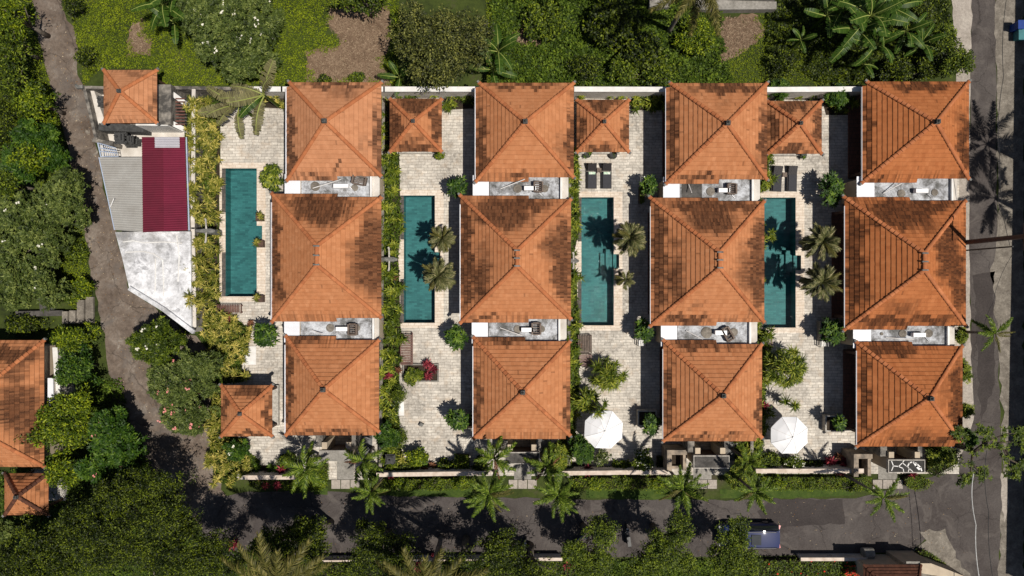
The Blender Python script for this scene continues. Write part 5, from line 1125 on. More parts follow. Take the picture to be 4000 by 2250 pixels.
# --- wild ground cover of the field behind the villas
def cover(name, poly, n, mat, leaf, wid, hgt, seed, avoid=()):
    rng = np.random.default_rng(seed); X, Y = rnd_in(poly, n, rng); keep = np.ones(n, bool)
    wx = X + 13 * np.sin(Y / 17) + 9 * np.sin(Y / 6.1 + X / 23) + rng.normal(0, 5, n); wy = Y + 13 * np.sin(X / 19) + 9 * np.sin(X / 7.3 + Y / 29) + rng.normal(0, 5, n)
    for a in avoid: keep &= ~inside(a, wx, wy)
    X, Y = X[keep], Y[keep]; n = len(X); xx = (X - 2000) / 50; yy = (1125 - Y) / 50
    lp = np.sin(xx * 1.3 + 1) * np.sin(yy * 1.7) * .4 + np.sin(xx * 3.3 + yy) * np.sin(yy * 3.9 - xx) * .35 + np.sin(xx * 8.1) * np.sin(yy * 7.3) * .2
    Z = .02 + hgt * np.clip(.5 + lp * .6, 0.05, 1.4) * rng.uniform(.5, 1, n); D = rng.normal(0, 1, (n, 3)); D[:, 2] = np.abs(D[:, 2]) * .7
    V, F = leaves(np.stack([xx, yy, Z], 1), D, leaf * rng.uniform(.6, 1.4, n), wid * rng.uniform(.6, 1.4, n), .3, 2, .8, rng)
    mb = MB(); mb.add(V, F, 0, np.repeat(np.clip(.47 + lp * .3 + rng.normal(0, .2, n), 0, 1), 2)); o = mb.build(name, MT[mat]); o['kind'] = 'stuff'; return o
bares = [[(1290, 30), (1520, 20), (1530, 150), (1490, 260), (1530, 330), (1215, 315), (1205, 225), (1340, 175), (1275, 90)], [(2800, 70), (2955, 65), (2980, 120), (2920, 190), (2825, 240), (2815, 120)], [(540, 90), (570, 95), (552, 125), (580, 155), (578, 200), (510, 208), (502, 160), (515, 110)], [(2015, 125), (2120, 80), (2120, 170), (2020, 190)]]
cover('grass', [(245, -60), (1560, -60), (1560, 335), (620, 335), (620, 268), (400, 268), (330, 335), (310, 200), (280, 60)], 46000, 'grassb', .13, .05, .22, 40, bares)
cover('grass', [(2780, 230), (2960, 60), (3200, 40), (3350, 330), (2850, 335), (2700, 335)], 11000, 'grassb', .12, .04, .15, 41, bares)
cover('vines', [(1920, -60), (2640, -60), (2820, 60), (2830, 230), (2860, 335), (1920, 335)], 26000, 'grassd', .20, .13, .7, 42, bares)
cover('grass', [(1900, -60), (2200, -60), (2200, 335), (1900, 335)], 9000, 'grassb', .13, .05, .3, 43, bares)
cover('grass', [(-60, -60), (130, -60), (140, 100), (200, 330), (265, 600), (320, 880), (365, 1150), (300, 1220), (250, 1160), (230, 900), (100, 600), (-60, 560)], 15000, 'grassb', .14, .05, .3, 44)
cover('undergrowth', [(-60, 1840), (500, 1800), (640, 1950), (820, 2130), (1250, 2190), (1250, 2300), (-60, 2300)], 15000, 'grassd', .2, .1, .5, 45)
cover('undergrowth', [(1600, 2190), (2950, 2185), (2950, 2300), (1600, 2300)], 12000, 'grassd', .2, .1, .5, 46)
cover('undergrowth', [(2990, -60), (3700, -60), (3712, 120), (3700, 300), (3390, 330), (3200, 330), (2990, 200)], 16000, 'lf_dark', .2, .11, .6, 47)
cover('undergrowth', [(180, 1500), (480, 1480), (520, 1700), (620, 1850), (420, 1860), (190, 1840)], 6000, 'grassd', .2, .11, .4, 48)

for poly, k in (([(808, 385), (850, 400), (852, 700), (845, 860), (845, 1010), (845, 1210), (812, 1210)], 5200), (A2, 6000), (A3, 4500), (B1, 7000), (B2, 4500), (B3, 5500)):
    cover('bed_foliage', poly, k, 'grassd', .17, .07, 1.3 if k == 5200 else .55, 60 + k)
def litter(name, poly, n, mat, seed, L=.09, Wd=.05, z=.03):
    rng = np.random.default_rng(seed); X, Y = rnd_in(poly, n, rng); P = np.stack([(X - 2000) / 50, (1125 - Y) / 50, np.full(n, z)], 1); D = rng.normal(0, 1, (n, 3)); D[:, 2] = .1
    V, F = leaves(P, D, L * rng.uniform(.5, 1.6, n), Wd * rng.uniform(.5, 1.4, n), .0, 2, .3, rng); mb = MB(); mb.add(V, F, 0, np.repeat(rng.random(n), 2)); mb.build(name, MT[mat])['kind'] = 'stuff'
MT['litter'] = leafmat('fallen_leaf_litter', (0.16, 0.07, 0.025), (0.32, 0.22, 0.12), (0.50, 0.42, 0.30), .8)
MT['straw'] = leafmat('dry_straw', (0.10, 0.065, 0.04), (0.19, 0.13, 0.085), (0.36, 0.27, 0.18), .9)
for q, (b_, k) in enumerate(zip(bares, (5200, 1800, 700, 900))): litter('dry_straw', b_, k, 'straw', 70 + q, .16, .035)
litter('fallen_leaves', [(140, 60), (250, 60), (330, 300), (400, 700), (500, 1130), (800, 1400), (840, 1900), (480, 1500), (330, 900), (210, 330)], 420, 'litter', 80)
litter('fallen_leaves', [(900, 1960), (3700, 1960), (3800, 2200), (900, 2170)], 420, 'litter', 81, .08, .04)
# --- trees and bushes, in survey units
tree('frangipani_tree', 'wide grey-green frangipani with scattered white flowers, top left of the villas', 'tree', 900, 110, 195, 190, 4.6, 'lf_frang', .26, .085, 'ros', cr=.6, per=9, extra=((800, 60, 130, 110, 4.2), (960, 240, 120, 95, 4.0)), flowers='fl_white', nfl=75, fls=.13, tdens=1.6)
tree('spreading_tree', 'broad olive-leaved tree with bare grey twigs, overhanging the top white wall', 'tree', 1710, 175, 185, 170, 6.0, 'lf_olive', .19, .075, cr=.62, per=34, extra=((1620, 110, 110, 110, 5.2), (1840, 150, 110, 130, 5.4), (1690, 275, 140, 75, 4.6)), tdens=1.2, limbs=16)
tree('leafy_tree', 'small dark tree at the top edge above the bare earth patch', 'tree', 1420, -5, 110, 45, 4.2, 'lf_mid', .2, .09, cr=.5)
tree('shrub', 'vine-covered shrub mound left in the wild field', 'shrub', 2130, 80, 110, 90, 1.8, 'lf_mid', .2, .12, cr=.5, tdens=.9)
tree('shrub', 'dark vine-covered shrub, tallest mass in the wild field', 'shrub', 2400, 90, 160, 110, 2.6, 'lf_dark', .22, .14, cr=.5, extra=((2500, 210, 120, 100, 2.0),))  # deep leaf colour stands in for the shade over this part of the field
tree('shrub', 'bright green shrub bank right of the leaning palm trunk', 'shrub', 2720, 150, 90, 110, 1.8, 'lf_bright', .16, .09, cr=.45)
tree('shrub', 'low shrub mass just above the wall beside the third villa', 'shrub', 2570, 285, 120, 55, 1.7, 'lf_mid', .2, .11, cr=.45, extra=((2430, 270, 90, 60, 1.5),))
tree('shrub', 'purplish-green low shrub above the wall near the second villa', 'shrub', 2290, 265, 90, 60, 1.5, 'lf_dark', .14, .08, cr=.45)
tree('shrub', 'round dark shrub beside the lane near the temple corner', 'shrub', 335, 225, 36, 55, 1.6, 'lf_dark', .16, .07, cr=.35)
tree('shrub', 'dark feathery shrub at the top of the lane, right side', 'shrub', 285, 25, 45, 45, 1.8, 'lf_dark', .16, .06, cr=.4)
tree('shrub', 'small dark bush between bare earth and the palest villa', 'shrub', 1270, 308, 26, 16, .8, 'lf_dark', .14, .07, cr=.25)
tree('shrub', 'small leafy sprig right above the palest villa roof', 'shrub', 1395, 302, 28, 18, .8, 'lf_mid', .16, .08, cr=.25)
# left edge
tree('leafy_tree', 'bright green tree at the top left corner of the picture', 'tree', 40, 60, 90, 90, 5.0, 'lf_bright', .2, .08, cr=.55)
tree('leafy_tree', 'dense green tree filling the left edge just below the top corner', 'tree', 30, 170, 100, 90, 4.4, 'lf_mid', .2, .08, cr=.5)
tree('leafy_tree', 'dark tree under the bright ones, left edge, level with the temple yard', 'tree', 40, 440, 100, 80, 4.0, 'lf_dark', .18, .08, cr=.5)
tree('leafy_tree', 'dark tree at the left edge, level with the shrine yard', 'tree', 10, 560, 90, 80, 4.2, 'lf_dark', .18, .08, cr=.5)
tree('leafy_tree', 'mid-green tree at the left edge, level with the top of the grey shed', 'tree', 30, 720, 80, 60, 4.4, 'lf_mid', .2, .08, cr=.5)
tree('leafy_bush', 'dark shrubs on the grass between the left frangipani and the lane', 'bush', 285, 980, 50, 70, 1.3, 'lf_mid', .16, .07, cr=.35)
tree('leafy_bush', 'dark shrubs in the gap above the large tiled house', 'bush', 90, 1270, 110, 45, 1.6, 'lf_dark', .18, .08, cr=.4)
tree('leafy_tree', 'dark green tree at the left edge, second from the top', 'tree', 25, 290, 90, 110, 5.0, 'lf_mid', .2, .08, cr=.55)
tree('leafy_tree', 'bright leafy tree at the left edge beside the lane bend', 'tree', 140, 400, 80, 95, 4.2, 'lf_bright', .22, .09, cr=.5)
tree('frangipani_tree', 'long-leaved green frangipani at the left edge beside the temple yard', 'tree', 140, 550, 110, 90, 4.2, 'lf_glossy', .28, .09, 'ros', cr=.5, per=7, extra=((90, 640, 90, 90, 4.0), (215, 600, 60, 80, 3.6)), tdens=1.3)
tree('leafy_tree', 'bright yellow-green tree over the lane edge, level with the grey shed', 'tree', 120, 620, 110, 60, 4.8, 'lf_bright', .2, .08, cr=.5)
tree('frangipani_tree', 'very wide frangipani at the left edge, level with the white slab roof', 'tree', 130, 880, 190, 170, 4.4, 'lf_frang', .25, .085, 'ros', cr=.55, per=9, extra=((250, 790, 110, 110, 4.0), (60, 1080, 120, 170, 4.2), (190, 1120, 75, 90, 3.6), (270, 720, 80, 60, 3.6)), flowers='fl_white', nfl=26, fls=.12, tdens=1.45)
tree('leafy_bush', 'bright green bush above the concrete steps', 'bush', 265, 1140, 60, 42, 1.9, 'lf_bright', .2, .09, cr=.35, extra=((330, 1120, 38, 45, 1.6),), tdens=1.3)
tree('leafy_bush', 'bright yellow-green bush right of the big tiled house, topmost', 'bush', 285, 1320, 100, 58, 3.0, 'lf_bright', .24, .075, cr=.45, tdens=1.3)
tree('leafy_tree', 'dark green leafy tree below the yellow-green bush by the lane', 'tree', 300, 1440, 95, 90, 3.4, 'lf_glossy', .2, .09, cr=.45, tdens=1.2)
tree('leafy_tree', 'yellowish green tree overlapping the corner of the large tiled house', 'tree', 250, 1660, 140, 110, 4.8, 'lf_bright', .22, .08, cr=.5, extra=((300, 1580, 100, 70, 4.8), (150, 1700, 70, 50, 4.4), (250, 1830, 90, 80, 4.2)), tdens=1.2)
tree('frangipani_tree', 'big-leaved dark green frangipani with a few pink flowers, lower left', 'tree', 460, 1740, 110, 100, 4.4, 'lf_glossy', .36, .12, 'ros', cr=.5, per=7, extra=((430, 1660, 80, 60, 4.2), (380, 1830, 80, 60, 4.2)), flowers='fl_pink', nfl=7, fls=.13, tdens=1.5)
tree('frangipani_tree', 'round frangipani with white flowers beside the tip of the white slab roof', 'tree', 620, 1345, 118, 105, 3.8, 'lf_mid', .27, .08, 'ros', cr=.5, per=9, flowers='fl_white', nfl=16, fls=.12, tdens=1.5)
tree('frangipani_tree', 'large frangipani dotted with pink flowers between lane and curved bed', 'tree', 700, 1510, 145, 120, 3.9, 'lf_frang', .25, .08, 'ros', cr=.5, per=9, extra=((720, 1620, 110, 80, 3.6), (770, 1430, 95, 75, 3.6)), flowers='fl_pink', nfl=85, fls=.13, tdens=2.1)
tree('dense_tree', 'huge dark fine-leaved tree filling the bottom left corner', 'tree', 420, 2080, 260, 190, 8.0, 'lf_dark', .14, .06, cr=.5, per=46, extra=((180, 2160, 240, 160, 7.4), (650, 2020, 150, 120, 7.4), (690, 2160, 170, 150, 7.6), (470, 1930, 130, 90, 7.0), (620, 1890, 120, 70, 6.8), (860, 2180, 120, 110, 6.6), (90, 2240, 160, 110, 7.0)), tdens=1.25, trunk=.35)
tree('pale_shrub', 'pale-leaved frangipani bush under the small dark-ridged kiosk roof', 'shrub', 40, 2080, 65, 60, 2.4, 'lf_frang', .24, .09, 'ros', cr=.4, per=8, flowers='fl_white', nfl=4)
# street side, below
tree('street_tree', 'dark loose-crowned tree over the street left of the first palm shadow', 'tree', 1205, 2090, 80, 100, 6.4, 'lf_dark', .15, .07, cr=.45, per=44, tdens=1.5, extra=((1240, 2170, 60, 60, 5.0),))
tree('street_tree', 'dark broad tree over the street below the leftmost gate palm', 'tree', 1465, 2120, 110, 95, 6.0, 'lf_dark', .14, .06, cr=.45, per=36, extra=((1545, 2190, 110, 80, 6.2), (1400, 2200, 90, 70, 5.6)), tdens=1.4)
tree('street_tree', 'dark tree at the bottom edge left of the blue scooter', 'tree', 1955, 2150, 100, 90, 6.4, 'lf_dark', .15, .07, cr=.45, per=42, tdens=1.4, extra=((1900, 2230, 80, 50, 5.0),))
tree('street_tree', 'mid-green tree just right of the blue scooter', 'tree', 2350, 2080, 75, 65, 6.0, 'lf_mid', .15, .06, cr=.42, per=36, extra=((2310, 2190, 120, 85, 5.4), (2240, 2150, 50, 45, 5.0)), tdens=1.2)
tree('street_tree', 'bright mid-green street tree, widest of those below the street', 'tree', 2590, 2150, 100, 100, 6.4, 'lf_mid', .15, .06, cr=.45, per=36, extra=((2660, 2060, 55, 75, 6.6), (2510, 2210, 80, 70, 5.8), (2680, 2200, 60, 70, 5.6)), tdens=1.2, limbs=14)
tree('street_tree', 'bright upright tree partly hiding the front of the blue car', 'tree', 2872, 2095, 68, 90, 6.2, 'lf_mid', .15, .06, cr=.42, per=36, extra=((2840, 2190, 95, 75, 5.8), (2915, 2190, 55, 60, 5.4)), tdens=1.25, base=(2850, 2150))
tree('street_tree', 'dark tree mass at the bottom edge right of the huge corner tree', 'tree', 1075, 2140, 130, 95, 7.2, 'lf_dark', .17, .08, cr=.5, per=44, tdens=1.3)
tree('street_tree', 'dark narrow tree at the bottom between the second palm shadow and scooters', 'tree', 1800, 2215, 120, 80, 6.8, 'lf_dark', .15, .065, cr=.5, per=30)
tree('street_tree', 'low dark tree near the bottom edge right of the scooters', 'tree', 2080, 2240, 120, 75, 6.6, 'lf_dark', .15, .065, cr=.5, per=30)
tree('shade_tree', 'tree standing beyond the bottom edge whose shadow falls across the street', 'tree', 1680, 2330, 110, 90, 7.5, 'lf_dark', .2, .09, cr=.5, per=20)
tree('shade_tree', 'tree beyond the bottom edge behind the street trees', 'tree', 2100, 2360, 110, 80, 7.5, 'lf_dark', .2, .09, cr=.5, per=20)
# garden bushes
tree('leafy_tree', 'glossy green tree between left parasol and front wall', 'tree', 2278, 1760, 46, 60, 2.6, 'lf_glossy', .2, .075, 'ros', cr=.35, per=8, tdens=1.5)
tree('flowering_bush', 'bush covered with white blossoms over the front wall under the left parasol', 'bush', 2515, 1805, 46, 52, 2.0, 'lf_mid', .12, .06, cr=.3, flowers='fl_white', nfl=80, fls=.05, tdens=1.4)
tree('flowering_bush', 'pale bush with small white blossoms right under the left parasol', 'bush', 2352, 1790, 32, 30, 1.4, 'lf_frang', .12, .06, cr=.3, flowers='fl_white', nfl=20, fls=.05)
tree('flowering_bush', 'loose bush sprinkled with white flowers under the right parasol', 'bush', 3100, 1812, 55, 38, 1.5, 'lf_mid', .12, .06, cr=.3, flowers='fl_white', nfl=70, fls=.05)
tree('leafy_bush', 'dark round bush with bright leaves above the long front wall', 'bush', 1628, 1785, 42, 40, 1.6, 'lf_bright', .16, .1, cr=.3, tdens=1.3)
tree('leafy_tree', 'glossy dark shrub right of the bottom left villa, over the strip', 'bush', 1508, 1700, 46, 55, 2.2, 'lf_glossy', .24, .08, 'ros', cr=.35, per=7, tdens=1.4)
tree('leafy_bush', 'airy light green bush at the right edge of the first strip', 'bush', 1565, 1710, 30, 50, 1.4, 'lf_mid', .12, .04, cr=.3)
tree('leafy_bush', 'feathery green bush above the white slab in the second compound', 'bush', 1555, 1540, 30, 42, 1.6, 'lf_mid', .12, .04, cr=.3, tdens=1.3)
tree('leafy_bush', 'green shrub in the square bed of the second compound', 'bush', 1615, 1470, 42, 32, 1.0, 'lf_spiky', .22, .06, 'ros', cr=.3, per=7)
for k, (px, py, rx, ry, h, mt, lab) in enumerate(((1120, 1800, 34, 26, 1.1, 'lf_mid', 'green shrub behind the front wall left of the drooping palm'), (1590, 1830, 40, 20, 1.0, 'lf_dark', 'dark shrub against the inside of the long front wall'), (1740, 1815, 34, 18, .9, 'lf_mid', 'low shrub inside the long front wall left of the block hedge'), (1880, 1810, 34, 40, 1.5, 'lf_dark', 'dark shrub under the drooping palm left of the second gate'),
        (2430, 1820, 40, 16, .8, 'lf_mid', 'low shrub inside the wall left of the white-blossomed bush'), (3010, 1800, 44, 36, 1.2, 'lf_mid', 'green shrub in the corner left below the right parasol'), (3180, 1822, 40, 20, 1.0, 'lf_dark', 'dark shrub inside the wall between white-flowered bush and red heap'), (2870, 1700, 30, 30, 1.4, 'lf_spiky', 'spiky shrub at the lower right corner of the third bottom villa'), (1450, 1850, 34, 44, 1.5, 'lf_mid', 'green shrub between the pale gate path and the long front wall'))):
    tree('leafy_bush', lab, 'bush', px, py, rx, ry, h, mt, .15, .075, cr=.28, tdens=1.4)
tree('leafy_bush', 'dark frangipani bush with white flowers inside the rounded corner bed', 'bush', 928, 1755, 45, 55, 1.6, 'lf_glossy', .22, .08, 'ros', cr=.35, per=7, flowers='fl_white', nfl=6)
tree('leafy_bush', 'dense glossy shrub right of the third small pavilion', 'bush', 3270, 375, 52, 48, 2.2, 'lf_glossy', .2, .07, 'ros', cr=.35, per=8, tdens=1.4)
tree('leafy_bush', 'leafy shrubs above the left corner of the third small pavilion', 'bush', 3030, 355, 70, 35, 1.8, 'lf_glossy', .25, .06, 'ros', cr=.35, per=8, tdens=1.2)
tree('leafy_bush', 'small round bush at the lower right corner of the leftmost pavilion', 'bush', 1715, 606, 20, 16, .8, 'lf_bright', .1, .06, cr=.2, tdens=1.4)
tree('leafy_bush', 'bushes between the street palms and the third gate, right side', 'bush', 2890, 1860, 60, 60, 2.0, 'lf_spiky', .25, .06, 'ros', cr=.35, per=7)
tree('leafy_bush', 'leafy clump right of the second gate beside the palm', 'bush', 2170, 1790, 50, 70, 1.8, 'lf_spiky', .28, .06, 'ros', cr=.35, per=7, tdens=1.2)
tree('leafy_bush', 'spiky foliage between rightmost villa corner and vein-topped gate', 'bush', 3670, 1775, 60, 50, 1.8, 'lf_spiky', .28, .055, 'ros', cr=.35, per=7, tdens=1.2)
tree('leafy_bush', 'small bush at the road beside the roof gap, upper', 'bush', 3755, 1310, 22, 36, 1.4, 'lf_spiky', .2, .05, 'ros', cr=.25, per=6)
tree('leafy_bush', 'bush along the right side of the bottom right villa, uppermost', 'bush', 3760, 1450, 26, 55, 1.5, 'lf_spiky', .2, .05, 'ros', cr=.28, per=6)
tree('leafy_bush', 'bush along the right side of the bottom right villa, reaching over the pale edge', 'bush', 3780, 1600, 34, 30, 1.6, 'lf_spiky', .22, .05, 'ros', cr=.28, per=7)
tree('leafy_bush', 'glossy bush at the lower right corner of the bottom right villa', 'bush', 3775, 1715, 38, 55, 2.0, 'lf_glossy', .22, .07, 'ros', cr=.3, per=7)
# top right thicket
tree('thicket_tree', 'dark green tree on the pale road edge above the rightmost top villa', 'tree', 3740, 235, 70, 75, 3.6, 'lf_mid', .16, .08, cr=.4, extra=((3680, 160, 60, 80, 3.4),), tdens=1.2)
tree('thicket_tree', 'green leafy shrub mass left of the rightmost top villa roof', 'tree', 3500, 275, 110, 50, 2.0, 'lf_dark', .16, .08, cr=.4, extra=((3620, 270, 70, 50, 2.4),))
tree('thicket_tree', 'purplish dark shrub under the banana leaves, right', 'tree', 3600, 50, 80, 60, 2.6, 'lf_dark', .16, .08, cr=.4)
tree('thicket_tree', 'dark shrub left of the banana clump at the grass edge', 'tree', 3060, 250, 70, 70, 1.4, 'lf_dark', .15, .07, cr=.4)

# --- small frangipanis of the terraces, on bent bare stems, in planter boxes
def small_frang(label, px, py, rx, ry, top=2.6, box=None, mat='lf_glossy', nfl=0):
    SEED[0] += 1; rng = np.random.default_rng(SEED[0]); x, y, _ = W(px, py, top * .85); bx, by = x + rng.uniform(-.1, .35), y + rng.uniform(-.3, .1)
    rx *= 1.15; ry *= 1.15; root = thing('frangipani_shrub', label, 'tree', (bx, by, 0.05), 'small frangipanis on the villa terraces'); n = max(12, int(rx * ry / 90)); P = []
    for k in range(n):
        a = k * 2.39996 + rng.uniform(-.3, .3); r = math.sqrt((k + .5) / n) * rng.uniform(.8, 1.1)
        P.append((x + rx / 50 * .74 * r * math.cos(a), y + ry / 50 * .74 * r * math.sin(a), top - .25 - .55 * r * r + rng.normal(0, .12)))
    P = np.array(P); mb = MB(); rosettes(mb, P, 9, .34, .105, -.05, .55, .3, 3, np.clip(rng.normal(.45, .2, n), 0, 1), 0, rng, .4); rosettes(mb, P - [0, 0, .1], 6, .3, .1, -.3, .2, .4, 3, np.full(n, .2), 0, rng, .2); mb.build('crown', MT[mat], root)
    m = MB(); f = Vector((bx * .7 + x * .3, by * .7 + y * .3, top * .42)); m.tube([(bx, by, .05), tuple(f)], [.085, .07], 8)
    for k in range(0, n, 3):
        c = P[k:k + 3].mean(0); g = Vector((f.x * .45 + c[0] * .55, f.y * .45 + c[1] * .55, top * .62)); m.tube([f, g], [.05, .04], 6)
        for p in P[k:k + 3]: m.tube([g, Vector(p)], [.035, .025], 5)
    m.build('trunk', MT['bark'], root, True); return root
small_frang('small frangipani at the right rim of the first pool, near its top', 1052, 690, 44, 55, mat='lf_spiky')
small_frang('small frangipani at the lower end of the first compound beside the red plants', 1032, 1312, 52, 48)
small_frang('small frangipani with clear shadow, second compound, left of top service roof', 1787, 728, 42, 42)
small_frang('small frangipani below the second pool near its shadow', 1780, 1320, 46, 50)
small_frang('small frangipani near the bottom of the second compound', 1788, 1643, 52, 42)
small_frang('small frangipani beside the white chair, third compound, near the loungers', 2540, 722, 28, 44)
small_frang('small frangipani below the third pool beside the service roof', 2520, 1295, 40, 48)
small_frang('slim frangipani in a stone box near the left parasol', 2548, 1660, 34, 48)
small_frang('tall dense frangipani right of the tilted loungers', 3258, 738, 48, 72)
small_frang('dense frangipani below the fourth pool', 3262, 1300, 54, 52)
small_frang('small frangipani in a dark box near the right parasol', 3285, 1655, 32, 26)
def planter(label, px, py, w, d, h=.7, mat='palestone', rot=0):
    x, y, _ = G(px, py); t = thing('planter_box', label, 'planter', (x, y, 0), 'square stone planters on the terraces'); w /= 100; d /= 100; e = .1
    m = MB(); m.box(x - w, y - d, .05, x - w + e, y + d, h); m.box(x + w - e, y - d, .05, x + w, y + d, h); m.box(x - w + e, y - d, .05, x + w - e, y - d + e, h); m.box(x - w + e, y + d - e, .05, x + w - e, y + d, h); m.build('rim', MT[mat], t)
    m = MB(); m.box(x - w + e, y - d + e, .05, x + w - e, y + d - e, h - .12); m.build('soil', MT['bed'], t)
planter('square stone planter left of the third villa, bottom row', 2522, 1628, 74, 62); planter('square dark planter left of the bottom right villa', 3245, 1648, 74, 62); planter('narrow planter beside the fourth compound frangipani below the pool', 3222, 1292, 66, 78, mat='greyslab')
planter('low square bed with a stone rim holding the crimson cordylines', 1645, 1455, 140, 70, .25, 'greyslab'); planter('planter holding the frangipani below the third pool', 2500, 1290, 50, 70, mat='greyslab')
planter('planter holding the frangipani at the top of the third compound', 2520, 745, 50, 60); planter('planter holding the frangipani near the bottom of the second compound', 1825, 1640, 60, 60, mat='greyslab')

# --- spiky pandanus domes
def pandanus(label, px, py, rx, ry, top, heads, seed, L=.62, mat='lf_spiky', extra=()):
    rng = np.random.default_rng(seed); x, y, _ = W(px, py, top * .8); root = thing('pandanus_tree', label, 'pandanus', (x, y, 0)); P = []
    for k in range(heads):
        a = rng.uniform(0, 6.28); r = math.sqrt(rng.random()); P.append((x + rx / 50 * .72 * r * math.cos(a), y + ry / 50 * .72 * r * math.sin(a), top - .25 - (top * .45) * r * r + rng.normal(0, .08)))
    for (ex, ey, ez) in extra: P.append(W(ex, ey, ez))
    P = np.array(P); mb = MB(); rosettes(mb, P, 34, L, .06, .05, 1.3, .55, 3, np.clip(rng.normal(.48, .14, len(P)), 0, 1), 0, rng, .4); mb.build('crown', MT[mat], root)
    m = MB(); f = (x, y, .5); m.tube([(x, y, 0), f], [.14, .12], 8)
    for p in P[::2]: m.tube([f, (x * .5 + p[0] * .5, y * .5 + p[1] * .5, p[2] * .6), tuple(p)], [.08, .05, .03], 5)
    m.build('trunk', MT['bark'], root)
pandanus('dome-shaped pandanus above the left parasol, larger one', 2380, 1468, 84, 70, 2.6, 40, 61)
pandanus('smaller pandanus touching the left parasol', 2300, 1568, 60, 48, 2.6, 16, 62, extra=[(2350, 1600, 2.9), (2362, 1575, 3.0), (2335, 1612, 2.9)])
pandanus('largest pandanus above the right parasol', 3085, 1440, 100, 92, 3.2, 66, 63)
pandanus('small pandanus head just touching the right parasol', 3095, 1588, 36, 24, 2.9, 4, 64)
pandanus('single spiky pandanus beside the third villa at the back wall', 2558, 390, 34, 34, 1.4, 2, 65, .7)
pandanus('small pandanus by the middle of the strip left of the fourth pool', 3005, 915, 34, 34, 1.5, 4, 66, .5)

# --- palms
def frond_mesh(name, L, nl, ll, lw, mat, arch, seed, lift=.35, vee=.5, stiff=.5, stem=.12, twist=0.0, dense=1):
    """one feather leaf growing along +X from the origin"""
    rng = np.random.default_rng(seed); mb = MB(); n = 9; pts = []
    for i in range(n):
        t = i / (n - 1); pts.append((L * t * (1 - .12 * t * arch), twist * t * t * L, L * (lift * t - arch * t * t)))
    mb.tube(pts, [.035 * (1 - .75 * i / (n - 1)) for i in range(n)], 5, 0)
    pp = np.array(pts); ts = np.linspace(stem, .995, nl); P = np.stack([np.interp(ts, np.linspace(0, 1, n), pp[:, j]) for j in range(3)], 1)
    T = np.gradient(P, axis=0); T /= np.linalg.norm(T, axis=1, keepdims=True)
    B = []; D = []; LL = []
    for side in (-1, 1):
        for r in range(dense):
            s = np.cross(T, [0, 0, 1.0]) * side; s /= np.linalg.norm(s, axis=1, keepdims=True)
            d = s * .8 + T * (stiff + rng.normal(0, .22, (nl, 1))) + np.array([[0, 0, 1.0]]) * (vee + rng.normal(0, .3, (nl, 1)))
            B.append(P); D.append(d); LL.append(ll * np.clip(np.minimum((ts - stem + .06) / .22, 1.25 - ts), .12, 1) * rng.uniform(.7, 1.2, nl))
    B = np.concatenate(B); D = np.concatenate(D); LL = np.concatenate(LL)
    V, F = leaves(B, D, LL, lw, .6, 3, .5, rng); tt = np.clip(rng.normal(.48, .27, len(B)), 0, 1)
    mb.add(V, F, 1, np.repeat(tt, 3)); o = mb.build(name, [MT[mat], MT[mat]]); me = o.data; bpy.data.objects.remove(o); return me
FOX = [frond_mesh('fox', 1.95, 56, .48, .045, 'lf_palm', .38 + .07 * k, 800 + k, .35, .3, .95, .1, .08 * (k - 1.5), 1) for k in range(4)]
FAN = [frond_mesh('fan', 1.1, 26, .6, .045, 'lf_fan', .40 + .07 * k, 810 + k, .35, .25, 1.7, .25, .08 * (k - 1), 1) for k in range(4)]
BRO = [frond_mesh('bro', 2.2, 44, .6, .06, 'lf_palm', .55 + .07 * k, 820 + k, .55, .0, .8, .12, .12 * (k - 1), 1) for k in range(3)]
COC = [frond_mesh('coc', 4.2, 90, .9, .05, 'lf_coco', .42 + .04 * k, 830 + k, .35, -.1, .75, .14, .05 * (k - 1), 1) for k in range(3)]
DEAD = {id(FOX): frond_mesh('fox_dry', 1.6, 40, .34, .03, 'lf_coco', .75, 841, .2, .1, 1.2, .1, .1, 1), id(BRO): frond_mesh('bro_dry', 1.7, 30, .4, .045, 'lf_bronze', .8, 842, .2, 0, 1.0, .12, -.15, 1), id(FAN): frond_mesh('fan_dry', 1.1, 30, .45, .03, 'lf_coco', .7, 843, .2, .1, 1.7, .25, .1, 1)}
